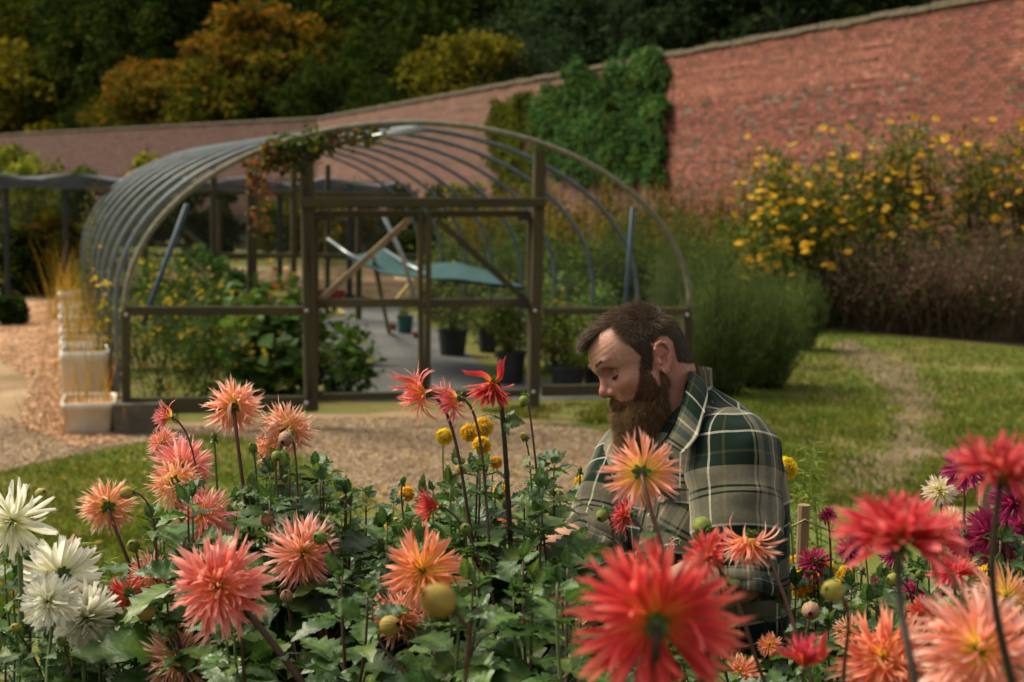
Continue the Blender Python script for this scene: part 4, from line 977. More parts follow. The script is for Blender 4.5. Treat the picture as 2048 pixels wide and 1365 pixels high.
# yellow daisies
r = RS(55)
def daisy_mesh(s, r):
    Vs, Fs, Cs = [], [], []; n = 10
    for k in range(n):
        a = 2 * np.pi * k / n + r.normal() * .1; d = np.array([math.cos(a), math.sin(a), 0]); q = np.array([-d[1], d[0], 0]); L = s * r.uniform(.85, 1.1); dr = r.uniform(-.25, .1) * s
        Vs += [d * .1 * s, d * L * .6 + q * .18 * s + [0, 0, dr * .3], d * L + [0, 0, dr], d * L * .6 - q * .18 * s + [0, 0, dr * .3]]; b = 4 * k; Fs += [[b, b + 1, b + 2, b + 3]]; Cs += [[.80, .42, .012]] * 4
    V2, F2 = lathe([(0, .12 * s), (.14 * s, .09 * s), (.2 * s, 0)], 8); k0 = len(Vs)
    return np.vstack([Vs, V2]), np.vstack([Fs, F2 + k0]), np.vstack([Cs, np.tile([.30, .15, .02], (len(V2), 1))])
dm = []
for s_ in range(4):
    V, F, C = daisy_mesh(.075, RS(500 + s_)); me = mesh_np('flower_head', V, F, C); me.materials.append(M_LEAF); dm.append(me)
dz = [(1545, 23, 300, 120, 'yellow daisy clump standing leftmost against the brick wall'), (1640, 23, 275, 120, 'yellow daisy clump with the reddish seed heads behind'), (1740, 22.8, 268, 130, 'yellow daisy clump with the densest blooms, middle of the row'), (1850, 22.6, 250, 130, 'tallest yellow daisy clump below the lime streaks'), (1950, 22.4, 262, 130, 'yellow daisy clump second from the picture edge'), (2040, 22.2, 262, 120, 'yellow daisy clump cut by the picture edge'), (1520, 22.0, 430, 110, 'low yellow daisy clump above the russet plants'), (1610, 22, 350, 130, 'half height yellow daisy clump in front'), (1760, 22, 380, 140, 'leafy daisy clump with few blooms above the brown bushes')]
for k, (px, D, top, wp, lb) in enumerate(dz):
    t, tp = perennial(px, D, top, wp, K_YEL, lb, 450 + k, 2400, 'yellow daisy clumps'); t.name = 'daisy_clump'; t['category'] = 'daisy plant'
    for q in range(60 if k < 8 else 22):
        e = tp[r.choice(len(tp))] * (np.array([1, 1, 1.02]) if q < 16 else np.array([1.1, 1.1, r.uniform(.5, .98)])) + r.normal(size=3) * [.14, .12, .09] - np.array([0, .22 if q >= 16 else 0, 0])
        o = bpy.data.objects.new('flower_head', dm[q % 4]); COL.objects.link(o); o.parent = t; o.location = e; o.rotation_euler = (r.uniform(.2, 1.3), r.uniform(-.5, .5), r.uniform(-.8, .8)); s_ = r.uniform(.7, 1.15); o.scale = (s_, s_, s_)
# brown twiggy bushes
M_BRN = vmat('dry_twigs', rough=.9, trans=.2, noise=.35, nscale=2, spec=.05)
def twiggy(px, pyb, top, wpx, pc, label, seed, n=260):
    r = RS(seed); g = ground(px, pyb); D = pix(g)[2]; H = at(px, top, D)[2]; Rr = wpx / 2 * D / FPX; t = thing('twiggy_bush', label, 'bush', g, 'brown bushes of the border')
    nb = n * 4; P = np.stack([r.normal(size=nb) * Rr * .35, r.normal(size=nb) * Rr * .3, np.zeros(nb)], 1)
    (V, F, C), tp = blades(P, H * r.uniform(.25, 1.0, nb) * (1 + .25 * np.sin(P[:, 0] * 7 + seed)), .012, .9, pal(pc, nb, r=r, jit=.35), r, seg=4, tip=.5); obj('twigs', mesh_np('twigs', V, F, C), M_BRN, t)
    Q = np.repeat(tp, 6, 0) * r.uniform(.35, 1.02, (nb * 6, 1)) + r.normal(size=(nb * 6, 3)) * .09; Q[:, 2] = np.abs(Q[:, 2]); V, F, C = leaves(Q, .06, pal(pc, len(Q), r=r, jit=.4), r, asp=.5); obj('seed_heads', mesh_np('seed_heads', V, F, C), M_BRN, t)
BR = [(.23, .135, .095), (.16, .09, .07), (.29, .18, .13), (.09, .12, .035), (.13, .15, .05), (.18, .09, .09)]
twiggy(1665, 655, 490, 150, BR, 'brown twiggy bush leftmost of the row behind the dirt path', 470)
twiggy(1765, 662, 470, 170, BR, 'brown bush with whitish seed heads in the middle', 471)
twiggy(1870, 668, 455, 160, BR + [(.17, .08, .06)], 'reddish brown bush with upright stems', 472)
twiggy(1975, 676, 445, 170, BR, 'wide brown bush second from the picture edge', 473)
twiggy(2060, 668, 420, 120, BR + [(.06, .08, .03)], 'greenish brown bush at the picture edge', 474)
bedplant(1752, 645, .45, .35, 700, .06, [(.03, .05, .03), (.045, .07, .04)], 'small blue green cushion plant before the brown bushes', 480)
bedplant(1700, 652, .25, .15, 200, .06, GRN, 'small bright green weed at the border edge', 481)
bedplant(1880, 672, .2, .2, 200, .06, NAST, 'little green weed under the reddish brown bush', 482)
bedplant(2040, 600, 2.0, .5, 1500, .1, GD + [(.05, .09, .02)], 'dark green bush rising behind the brown ones at the picture edge', 483)
# feathery green bush beside the tunnel
def feathery(px, pyb, top, wpx, label, seed, pc):
    r = RS(seed); g = ground(px, pyb); D = pix(g)[2]; H = at(px, top, D)[2]; Rr = wpx / 2 * D / FPX; t = thing('feathery_bush', label, 'bush', g)
    nb = 900; a = r.uniform(0, 6.28, nb); q = r.uniform(0, 1, nb) ** .6
    P = np.stack([np.cos(a) * q * Rr * .45, np.sin(a) * q * Rr * .4, np.zeros(nb)], 1); Hh = H * r.uniform(.45, 1.12, nb) * (1 - .25 * q) * (1 + .16 * np.sin(a * 3 + seed))
    o = np.stack([np.cos(a) * q, np.sin(a) * q, 0 * a], 1); parts = []; LP = []; 
    for i in range(0, nb):
        pass
    e = P + o * Rr * .62 * r.uniform(.6, 1.2, (nb, 1)) + np.array([0, 0, 1.0]) * Hh[:, None] + r.normal(size=(nb, 3)) * .05
    ts = r.uniform(.08, 1, (nb, 26, 1)); L = P[:, None] + (e - P)[:, None] * ts + np.array([0, 0, .08]) * np.sin(ts * 3.14); L = L.reshape(-1, 3) + r.normal(size=(nb * 26, 3)) * .02
    d = unit(np.repeat(e - P, 26, 0) + r.normal(size=(nb * 26, 3)) * .5 * np.linalg.norm(e - P, axis=1).mean()); n_ = len(L); sv = unit(np.cross(d, r.normal(size=(n_, 3))))
    ll = r.uniform(.04, .085, (n_, 1)); V = np.stack([L - sv * .0035, L + sv * .0035, L + d * ll], 1).reshape(-1, 3); F = np.arange(n_ * 3).reshape(-1, 3)
    tipc = np.repeat(ts[..., 0].ravel(), 1)[:, None]; c = pal(pc, n_, r=r, jit=.25) 
    obj('foliage', mesh_np('foliage', V, F, np.repeat(c, 3, 0)), M_FAR, t)
    st = [(*tube_branch(P[i], e[i], .008, .003, .04, r, 4, 5), np.array([.06, .07, .03])) for i in range(0, nb, 9)]
    V, F, C = merge(st); obj('stem', mesh_np('stem', V, F, C), M_FAR, t)
FE = [(.09, .15, .085), (.14, .20, .11), (.055, .10, .05), (.17, .19, .07)]
feathery(1520, 775, 520, 210, 'feathery grey green bush right of the tunnel above the gardener shoulder', 490, FE)
feathery(1435, 790, 505, 190, 'feathery green bush touching the tunnel right corner', 491, FE)
feathery(1370, 720, 430, 170, 'tall feathery plant behind the tunnel right corner', 492, FE)
feathery(1250, 690, 440, 150, 'feathery green plant seen through the right hoops', 493, FE)
feathery(1600, 700, 560, 90, 'small feathery bush beside the dirt path', 494, FE)
# ================================================================== THE GARDENER
def surface_nets(fn, lo, hi, h):
    lo = np.array(lo, float); n = np.ceil((np.array(hi) - lo) / h).astype(int) + 1
    ax = [lo[i] + h * np.arange(n[i]) for i in range(3)]
    val = np.empty(n, np.float32)
    st = max(1, int(600000 / (n[1] * n[2])))
    for a in range(0, n[0], st):
        X, Y, Z = np.meshgrid(ax[0][a:a + st], ax[1], ax[2], indexing='ij')
        val[a:a + st] = fn(np.stack([X, Y, Z], -1).reshape(-1, 3)).reshape(X.shape)
    ins = val < 0
    c = np.zeros(tuple(n - 1), int)
    for dx in (0, 1):
        for dy in (0, 1):
            for dz in (0, 1): c += ins[dx:n[0] - 1 + dx, dy:n[1] - 1 + dy, dz:n[2] - 1 + dz]
    act = (c > 0) & (c < 8); idx = -np.ones(act.shape, int); cells = np.argwhere(act); idx[act] = np.arange(len(cells))
    s = np.zeros((len(cells), 3)); cnt = np.zeros(len(cells))
    cor = np.array([[a, b, d] for a in (0, 1) for b in (0, 1) for d in (0, 1)])
    for i in range(8):
        for j in range(i + 1, 8):
            if np.abs(cor[i] - cor[j]).sum() != 1: continue
            A = cells + cor[i]; B = cells + cor[j]; va = val[tuple(A.T)]; vb = val[tuple(B.T)]; m = (va < 0) != (vb < 0)
            t = va[m] / (va[m] - vb[m]); s[m] += cor[i] + (cor[j] - cor[i]) * t[:, None]; cnt[m] += 1
    V = lo + h * (cells + s / cnt[:, None]); F = []
    for a in range(3):
        b, d = (a + 1) % 3, (a + 2) % 3; sl1 = [slice(None)] * 3; sl2 = [slice(None)] * 3; sl1[a] = slice(0, -1); sl2[a] = slice(1, None)
        x = ins[tuple(sl1)] != ins[tuple(sl2)]; e = np.argwhere(x)
        e = e[(e[:, b] > 0) & (e[:, d] > 0) & (e[:, b] < n[b] - 1) & (e[:, d] < n[d] - 1)]
        eb = np.zeros(3, int); eb[b] = 1; ed = np.zeros(3, int); ed[d] = 1
        q = np.stack([idx[tuple((e - eb - ed).T)], idx[tuple((e - ed).T)], idx[tuple(e.T)], idx[tuple((e - eb).T)]], 1)
        fl = ~ins[tuple(e.T)]; q[fl] = q[fl][:, ::-1]; F.append(q)
    return V, np.concatenate(F)
def vnormals(V, F):
    n = np.cross(V[F[:, 1]] - V[F[:, 0]], V[F[:, 2]] - V[F[:, 0]]); N = np.zeros_like(V)
    for k in range(F.shape[1]): np.add.at(N, F[:, k], n)
    return unit(N)
def smin(a, b, k):
    h = np.clip(.5 + .5 * (b - a) / k, 0, 1); return b * (1 - h) + a * h - k * h * (1 - h)
def smax(a, b, k): return -smin(-a, -b, k)
def ell(P, c, r):
    q = (P - np.array(c)) / np.array(r); l = np.linalg.norm(q, axis=1); return (l - 1) * min(r) * (.5 + .5 * 1) if max(r) / min(r) < 1.2 else l * (l - 1) / (np.linalg.norm(q / np.array(r), axis=1) + 1e-9)
def sph(P, c, r): return np.linalg.norm(P - np.array(c), axis=1) - r
def cap(P, a, b, ra, rb=None):
    a, b = np.array(a, float), np.array(b, float); rb = ra if rb is None else rb; ab = b - a
    t = np.clip(((P - a) @ ab) / (ab @ ab), 0, 1); return np.linalg.norm(P - a - t[:, None] * ab, axis=1) - (ra + (rb - ra) * t)
CB = -CF
PP, YW = R_(26), R_(15)
hF = math.cos(YW) * (-math.cos(PP) * CR - math.sin(PP) * CU) + math.sin(YW) * CB
hU = -math.sin(PP) * CR + math.cos(PP) * CU
hL = np.cross(hU, hF)
H0 = at(1300, 724, 2.70); HM = np.stack([hF, hL, hU])      # rows
def h2w(p): return H0 + np.asarray(p) @ HM
def w2h(P): return (P - H0) @ HM.T
sS = unit(.57 * CR + .82 * CB); sS[2] = 0; sS = unit(sS); nN = np.array([sS[1], -sS[0], 0]); nN = nN if nN @ (-CR) > 0 else -nN
neckb = at(1352, 862, 2.71)
nk0 = h2w((-.014, 0, -.045))
# ---- head
def ear_sdf(P, sy):
    # local ear frame: e_x forward, e_z up (leans back), e_y outward
    c = np.array([.0045, .0735 * sy, .0]); ez = unit(np.array([-.32, .0, .95])); out = unit(np.array([-.30, sy * .95, .0])); ex = unit(np.cross(out, ez)) * sy; ex = ex if ex[0] > 0 else -ex
    q = P - c; u, v, w_ = q @ ex, q @ ez, q @ out
    Q = np.stack([u, v, w_], 1) * 1.10
    w0 = .008
    def pt(u_, v_, w_=0): return (u_, v_, w0 + w_)
    hel = [(.012, .010, -.001), (.016, .020, .001), (.012, .029, .002), (.002, .0335, .003), (-.009, .030, .005), (-.0155, .020, .006), (-.0165, .006, .006), (-.0135, -.008, .004), (-.008, -.019, .002)]
    d = None
    for a, b in zip(hel[:-1], hel[1:]):
        k = cap(Q, pt(*a), pt(*b), .0034); d = k if d is None else smin(d, k, .003)
    plate = ell(Q, pt(-.002, .006, -.004), (.0155, .027, .0035)); d = smin(d, plate, .004)
    lobe = ell(Q, pt(-.001, -.0245, .0), (.0085, .0095, .0042)); d = smin(d, lobe, .005)
    anti = [(-.002, .021, .001), (-.008, .012, .003), (-.0095, .0, .003), (-.006, -.011, .003), (.001, -.014, .002)]
    for a, b in zip(anti[:-1], anti[1:]): d = smin(d, cap(Q, pt(*a), pt(*b), .0026), .003)
    d = smin(d, cap(Q, pt(.008, -.001, -.001), pt(.008, -.009, .001), .0036), .003)
    base = cap(Q, (.004, .018, -.004), (.002, -.018, -.004), .010, .009); d = smin(d, base, .006)
    d = smax(d, -ell(Q, pt(.0, -.002, .003), (.0068, .010, .0085)), .003)
    d = smax(d, -ell(Q, pt(.003, .017, .002), (.006, .007, .004)), .003)
    return d
def head_sdf(W):
    P = w2h(W)
    d = ell(P, (.012, 0, .032), (.082, .073, .078))
    d = smin(d, ell(P, (-.016, 0, .018), (.052, .064, .058)), .03)
    d = smin(d, ell(P, (.050, 0, .045), (.051, .058, .050)), .03)
    d = smin(d, ell(P, (.048, 0, -.032), (.052, .054, .068)), .025)
    d = smin(d, ell(P, (.066, 0, -.078), (.028, .034, .024)), .025)
    for s in (1, -1):
        d = smin(d, ell(P, (.062, .042 * s, -.012), (.026, .021, .020)), .018)
        d = smin(d, cap(P, (.095, .008 * s, .031), (.088, .032 * s, .036), .0085, .0085), .012)
        d = smin(d, cap(P, (.088, .032 * s, .036), (.070, .051 * s, .028), .0085, .006), .012)
        d = smin(d, cap(P, (.03, .056 * s, -.03), (.055, .035 * s, -.078), .018, .018), .02)      # jaw
        d = smax(d, -ell(P, (.0995, .031 * s, .013), (.0225, .0185, .0140)), .010)
        d = smin(d, sph(P, (.0738, .031 * s, .0125), .0133), .0018)
        d = smin(d, cap(P, (.086, .018 * s, .004), (.080, .043 * s, .003), .0026), .007)           # lower lid bag
        d = smax(d, -cap(P, (.090, .020 * s, .0225), (.079, .047 * s, .0195), .0013), .004)        # lid crease
    d = smin(d, cap(P, (.0890, 0, .022), (.1065, 0, -.008), .0070, .0085), .009)
    d = smin(d, sph(P, (.1078, 0, -.0140), .0103), .007)
    for s in (1, -1):
        d = smin(d, ell(P, (.0960, .0125 * s, -.0185), (.0110, .0066, .0078)), .004)
        d = smax(d, -ell(P, (.0985, .0068 * s, -.0265), (.006, .0036, .006)), .002)
        d = smax(d, -cap(P, (.086, .019 * s, -.012), (.078, .030 * s, -.034), .0018), .008)
    d = smin(d, ell(P, (.090, 0, -.046), (.012, .024, .0075)), .006)
    d = smin(d, ell(P, (.087, 0, -.057), (.012, .020, .007)), .005)
    # frown and forehead lines
    lines = np.sin((P[:, 2] - .30 * (P[:, 1] ** 2) * 10) * 2 * np.pi / .0105)
    m = np.clip((P[:, 0] - .06) / .03, 0, 1) * np.clip(1 - np.abs(P[:, 2] - .060) / .018, 0, 1)
    d = d + lines * m * .00045
    for s in (1, -1): d = smin(d, ear_sdf(P, s), .004)
    # neck
    nk = smin(cap(W, nk0, neckb, .054, .062), cap(W, h2w((-.03, .030, -.02)), neckb + sS * .03 + nN * .045, .022, .015), .025)
    nk = smin(nk, cap(W, h2w((-.036, 0, .0)), neckb - nN * .01, .036, .056), .03)
    return smin(d, nk, .018)
lo, hi = H0 + np.array([-.19, -.16, -.235]), H0 + np.array([.17, .17, .16])
hV, hFc = surface_nets(head_sdf, lo, hi, .00235)
hN = vnormals(hV, hFc)
hl = w2h(hV)
def gsn(P, c, s): return np.exp(-np.sum(((P - np.array(c)) / np.array(s)) ** 2, 1))
sk = np.tile(np.array([.36, .185, .120]), (len(hV), 1)); la = hl.copy(); la[:, 1] = np.abs(la[:, 1])
red = .55 * gsn(la, (.105, 0, -.012), (.02, .018, .02)) + .5 * gsn(la, (.07, .045, -.015), (.03, .03, .025)) + .65 * gsn(la, (-.008, .083, .0), (.03, .02, .045)) + .35 * gsn(la, (-.02, .04, -.09), (.07, .07, .05)) + .2 * gsn(la, (.09, .0, .0), (.05, .02, .03))
sk = sk * (1 - red[:, None]) + np.array([.36, .11, .075]) * red[:, None]
dk = .45 * gsn(la, (.084, .033, .013), (.012, .018, .008)); sk = sk * (1 - dk[:, None]) + np.array([.25, .11, .075]) * dk[:, None]
nzz = np.array([[mn.noise(Vector(v * 70)), mn.noise(Vector(v * 260))] for v in hV]); sk = sk * (1 + .16 * nzz[:, :1] + .12 * nzz[:, 1:]); sk[:, 1:] *= (1 - .14 * np.clip(nzz[:, :1] * 2, 0, 1))
# ---- body under the clothes
B0, T0 = at(1424, 1490, 2.74), at(1380, 800, 2.705)
TL_ = np.linalg.norm(T0 - B0); tU = (T0 - B0) / TL_
tS = unit(sS - tU * (sS @ tU)); tN = np.cross(tU, tS); tN = tN if tN @ nN > 0 else -tN
hh = [-.12, 0, .15, .32, .45, .53, .575, .605, .635, .66, .69]; aa = [.175, .172, .165, .182, .192, .192, .186, .172, .135, .095, .04]; bb = [.120, .118, .116, .126, .129, .125, .115, .104, .085, .070, .04]
def torso_sdf(W, inset=0.0, cut=None):
    q = W - B0; h = q @ tU; a = np.interp(h, hh, aa) - inset; b = np.interp(h, hh, bb) - inset
    x, y = q @ tS, q @ tN
    y = y + .02 * np.clip((h - .3) / .3, 0, 1) * 0
    l = (np.abs(x / a) ** 2.3 + np.abs(y / b) ** 2.3) ** (1 / 2.3)
    d = (l - 1) * np.minimum(a, b) * .8
    return d
shN, shF = at(1470, 908, 2.575), at(1258, 912, 2.85)
elN, elF = at(1478, 1158, 2.50), at(1186, 1092, 2.72)
wrN, wrF = at(1225, 1205, 2.44), at(1035, 1140, 2.60)
pelv = B0 - tU * .02
hipN, hipF = pelv + sS * .09 - np.array([0, 0, .06]), pelv - sS * .09 - np.array([0, 0, .06])
FEET = .22
kneN, kneF = np.array([*(hipN + nN * .07)[:2], FEET + .47]), np.array([*(hipF + nN * .03)[:2], FEET + .47])
ankN, ankF = np.array([*(hipN - nN * .03)[:2], FEET + .09]), np.array([*(hipF - nN * .02)[:2], FEET + .09])
def coarse(W):
    d = torso_sdf(W, .018); 
    d = smin(d, cap(W, neckb + tU * .02, B0 + tU * .5, .05, .08), .04)
    for a, b, c in ((shN, elN, 0), (shF, elF, 0)): d = smin(d, cap(W, a, b, .050, .040), .04)
    for a, b, c in ((hipN, kneN, ankN), (hipF, kneF, ankF)):
        d = smin(d, cap(W, a, b, .078, .052), .03); d = smin(d, cap(W, b, c, .050, .036), .02)
        f = c + nN * .15 - np.array([0, 0, .045]); d = smin(d, cap(W, c - np.array([0, 0, .04]), f, .036, .03), .02)
    return smax(d, (W - neckb) @ unit(T0 - B0) - .01, .01)
allp = np.array([shN, shF, elN, elF, ankN, ankF, B0, T0])
bV, bF = surface_nets(coarse, allp.min(0) - .24, allp.max(0) + .24, .013)
def hand_fn(W0, el, d0, palm, side, curl, seed):
    """forearm + hand sdf: W0 wrist, el elbow, d0 finger direction, palm normal, side towards thumb"""
    d0 = unit(d0); palm = unit(palm - d0 * (palm @ d0)); side = unit(np.cross(palm, d0)) * (1 if np.cross(palm, d0) @ side > 0 else -1)
    segs = []
    fo = el + (W0 - el) * .28
    segs.append((el, fo, .043, .049)); segs.append((fo, el + (W0 - el) * .7, .049, .036)); segs.append((el + (W0 - el) * .7, W0, .036, .0285))
    fing = []
    for off, ls, r0, c in ((.031, (.043, .026, .021), .0088, 0), (.0105, (.047, .030, .023), .0092, 4), (-.0105, (.044, .028, .022), .0088, 8), (-.030, (.035, .021, .019), .0078, 12)):
        p = W0 + d0 * (.088 - abs(off - .01) * .18) + side * off; ang_ = R_(curl + c); dd = d0 + side * off * 1.2
        ch = [p - d0 * .05, p]
        for L_, k in zip(ls, (.9, 1.25, .9)):
            ang_k = ang_; dd = unit(unit(d0 + side * off * 1.5) * math.cos(ang_k) + palm * math.sin(ang_k)); p = p + dd * L_; ch.append(p); ang_ += R_(curl * k)
        fing.append((ch, r0))
    tb_ = W0 + d0 * .022 + side * .022 + palm * .012; t1 = tb_ + unit(d0 * .7 + side * .65 + palm * .35) * .045; t2 = t1 + unit(d0 * .9 + side * .25 + palm * .5) * .032; t3 = t2 + unit(d0 * .9 + palm * .6) * .024
    def fn(W):
        d = None
        for a, b, ra, rb in segs:
            k = cap(W, a, b, ra, rb); d = k if d is None else smin(d, k, .02)
        Q = np.stack([(W - W0) @ d0, (W - W0) @ side, (W - W0) @ palm], 1)
        d = smin(d, ell(Q, (.048, 0, .0), (.054, .042, .0165)), .014)
        d = smin(d, ell(Q, (.03, .024, .010), (.03, .017, .015)), .01)
        for ch, r0 in fing:
            rr = [r0 * 1.05, r0 * 1.08, r0, r0 * .93, r0 * .8]
            f = None
            for i in range(len(ch) - 1):
                k = cap(W, ch[i], ch[i + 1], rr[i], rr[i + 1]); f = k if f is None else np.minimum(f, k)
            d = smin(d, f, .004)
        for a, b, ra, rb in ((tb_, t1, .0135, .0105), (t1, t2, .0105, .0096), (t2, t3, .0096, .008)): d = smin(d, cap(W, a, b, ra, rb), .004)
        return d
    pts = np.array([el, W0] + [p for ch, _ in fing for p in ch] + [t3]); return fn, pts.min(0) - .06, pts.max(0) + .06, [ch[-1] for ch, _ in fing]
fnN, l1, h1, tN_ = hand_fn(wrN, elN, -.95 * CR + .15 * CU + .1 * CB, -CU * .8 - CB * .3, -CU * .2 - CB * -.6, 22, 1)
fnF, l2, h2, tF_ = hand_fn(wrF, elF, -.9 * CR - .25 * CU + .15 * CB, -CU * .7 + CB * .5, CU * .6 + CB * .5, 28, 2)
nV, nF_ = surface_nets(fnN, l1, h1, .0032); fV, fF_ = surface_nets(fnF, l2, h2, .0032)
def armcol(V):
    c = np.tile(np.array([.36, .185, .118]), (len(V), 1)); nz = np.array([mn.noise(Vector(v * 30)) for v in V]); return c * (1 + .12 * nz[:, None]) * np.array([1, .97, .95])
person = thing('person', 'bearded gardener in green checked flannel shirt bending his head over the dahlias', 'person', np.array([*B0[:2], FEET]))
M_SKIN = vmat('skin', rough=.48, trans=0, noise=.10, nscale=90, spec=.35, bump=.22, bscale=330)
_b = M_SKIN.node_tree.nodes['Principled BSDF']; _b.inputs['Subsurface Weight'].default_value = .12; _b.inputs['Subsurface Radius'].default_value = (1.0, .35, .18); _b.inputs['Subsurface Scale'].default_value = .012
bc = np.tile(np.array([.43, .24, .16]), (len(bV), 1))
V, F, C = merge([(hV, hFc, sk), (bV, bF, bc), (nV, nF_, armcol(nV)), (fV, fF_, armcol(fV))])
loc_parent(obj('body', mesh_np('body', V, F, C), M_SKIN), person)

def strands(roots, dirs, L, wd, cols, r, seg=4, curl=.15, grav=0.0):
    n = len(roots); p = roots.copy(); d = unit(dirs); sv = unit(np.cross(d, r.normal(size=(n, 3)))); rows = []; L = (np.ones(n) * L)[:, None]
    kk = r.normal(size=(n, 3)) * curl
    for i in range(seg + 1):
        w_ = wd * (1 - .75 * (i / seg) ** 2); rows += [p - sv * w_ / 2, p + sv * w_ / 2]
        d = unit(d + kk / seg + np.array([0, 0, -1.0]) * grav / seg); p = p + d * L / seg
    V = np.stack(rows, 1).reshape(-1, 3); m = 2 * (seg + 1); k = np.arange(n)[:, None] * m
    F = np.concatenate([k + [2 * i, 2 * i + 1, 2 * i + 3, 2 * i + 2] for i in range(seg)]); return V, F, np.repeat(cols, m, 0)
def near_px(V):
    l = w2h(V); l[:, 1] = np.abs(l[:, 1]); Wd = h2w(l); q = Wd - CAM; d = q @ CF
    return np.stack([1024 + FPX * (q @ CR) / d, 682.5 - FPX * (q @ CU) / d], 1), l
px_, _ = near_px(hV)
HAIRP = [(1150, 702), (1174, 702), (1186, 680), (1205, 660), (1226, 649), (1240, 646), (1244, 665), (1252, 685), (1270, 701), (1283, 716), (1287, 740), (1300, 740), (1303, 700), (1306, 682), (1316, 670), (1332, 670), (1346, 684), (1350, 704), (1355, 722), (1376, 724), (1420, 700), (1420, 560), (1150, 560)]
r = RS(808)
fc = hV[hFc].mean(1); fn_ = unit(np.cross(hV[hFc[:, 1]] - hV[hFc[:, 0]], hV[hFc[:, 2]] - hV[hFc[:, 0]])); fpx, fl = near_px(fc)
notear = ~((np.abs(w2h(fc)[:, 1]) > .074) & (fl[:, 0] < .012) & (fl[:, 2] < .036) & (fl[:, 0] > -.04))
hm = in_poly(fpx, HAIRP) & (fl[:, 2] > -.045) & notear
cand_ = np.where(hm)[0]
def pickroots(ids, n):
    i = r.choice(ids, n); b = r.dirichlet((1, 1, 1), n); Q = hFc[i]; return (hV[Q[:, 0]] * b[:, :1] + hV[Q[:, 1]] * b[:, 1:2] + hV[Q[:, 2]] * b[:, 2:]), fn_[i], w2h(fc[i])
R1, N1, L1 = pickroots(cand_, 46000)
top = np.clip((L1[:, 2] - .045) / .045, 0, 1); front = np.clip((L1[:, 0] + .02) / .08, 0, 1)
sy = np.sign(L1[:, 1])[:, None]
flow_top = np.stack([np.full(len(R1), .95), -.45 + .0 * front, .05 + .0 * front], 1)
flow_side = np.stack([-.45 + 0 * top, 0 * top, -.9 + 0 * top], 1)
fl_ = flow_top * top[:, None] + flow_side * (1 - top[:, None]); fw = fl_ @ HM
clumpn = np.array([[mn.noise(Vector(p * 55)), mn.noise(Vector(p * 55 + 9)), mn.noise(Vector(p * 55 + 20))] for p in R1])
fw = fw - N1 * np.sum(fw * N1, 1, keepdims=True); fw = unit(fw) + N1 * (.10 + .20 * top[:, None]) + clumpn * (.10 + .16 * top[:, None]) + r.normal(size=fw.shape) * .06
Ls = (.008 + .020 * top) * r.uniform(.6, 1.15, len(R1)); 
hc = pal([(.10, .058, .03), (.145, .09, .05), (.065, .038, .02), (.20, .145, .095)], len(R1), r=r, jit=.25) * (1 + .35 * (top * front))[:, None]
# a dark cap under the strands
capm = hm; capF = hFc[cand_]; uq, inv = np.unique(capF, return_inverse=True); capV = hV[uq] + hN[uq] * .0022; capC = np.tile([.03, .018, .010], (len(uq), 1))
sV, sF, sC = strands(R1 + N1 * .001, fw, Ls, .00062, hc, r, seg=4, curl=.35, grav=.25)
# fringe swept over the forehead edge
fm = cand_[(fl[cand_, 0] > .066) & (fl[cand_, 2] > .05)]
R2, N2, L2 = pickroots(fm, 7000); dF = np.array([[1.0, -.35, .15]]) @ HM
cl2 = np.array([[mn.noise(Vector(p * 60)), mn.noise(Vector(p * 60 + 9)), mn.noise(Vector(p * 60 + 20))] for p in R2])
s2 = strands(R2, dF + N2 * .55 + cl2 * .4 + r.normal(size=(7000, 3)) * .12, r.uniform(.016, .034, 7000), .00075, pal([(.16, .12, .08), (.10, .065, .035), (.22, .17, .12)], 7000, r=r), r, seg=4, curl=.3, grav=.95)
V, F, C = merge([(capV, inv.reshape(capF.shape), capC), (sV, sF, sC), s2])
M_HAIR = vmat('hair', rough=.6, trans=.15, noise=.15, nscale=60, spec=.22)
loc_parent(obj('hair', mesh_np('hair', V, F, C), M_HAIR), person)
# ---- beard
def bp(px, py, y): return None
def beard_sdf(W):
    P = w2h(W); d = None
    Q = P.copy(); Q[:, 1] = np.abs(Q[:, 1])
    G = (W - h2w((.085, 0, -.075)))
    chin, tip = h2w((.066, 0, -.078)), at(1272, 872, 2.685)
    d = cap(W, chin, tip, .038, .030)
    d = smin(d, cap(W, h2w((.05, .02, -.085)), at(1296, 850, 2.67), .026, .026), .02)
    d = smin(d, cap(W, h2w((.05, -.02, -.085)), at(1288, 850, 2.71), .036, .026), .02)
    d = smin(d, cap(Q, (.012, .058, -.030), (.036, .048, -.066), .010, .014), .02)
    d = smin(d, cap(Q, (.036, .048, -.066), (.065, .028, -.085), .015, .025), .02)
    d = smin(d, cap(Q, (.016, .066, .0), (.014, .060, -.035), .006, .012), .01)
    d = smin(d, cap(Q, (.045, .046, -.045), (.075, .032, -.065), .014, .018), .02)
    d = smin(d, cap(Q, (.099, .004, -.036), (.082, .030, -.046), .0085, .010), .008)
    d = smin(d, ell(P, (.094, 0, -.063), (.014, .024, .014)), .01)
    return d
lo, hi = H0 + np.array([-.17, -.14, -.24]), H0 + np.array([.08, .12, .03])
qV, qF = surface_nets(beard_sdf, lo, hi, .004)
qN = vnormals(qV, qF)
qV = qV + qN * np.array([[mn.noise(Vector(v * 45)) * .004 + mn.noise(Vector(v * 110)) * .002] for v in qV]) - qN * .003
qc = qV[qF].mean(1); qn = unit(np.cross(qV[qF[:, 1]] - qV[qF[:, 0]], qV[qF[:, 2]] - qV[qF[:, 0]])); out_ = head_sdf(qc) > -.001
ids = np.where(out_)[0]; nb = 62000
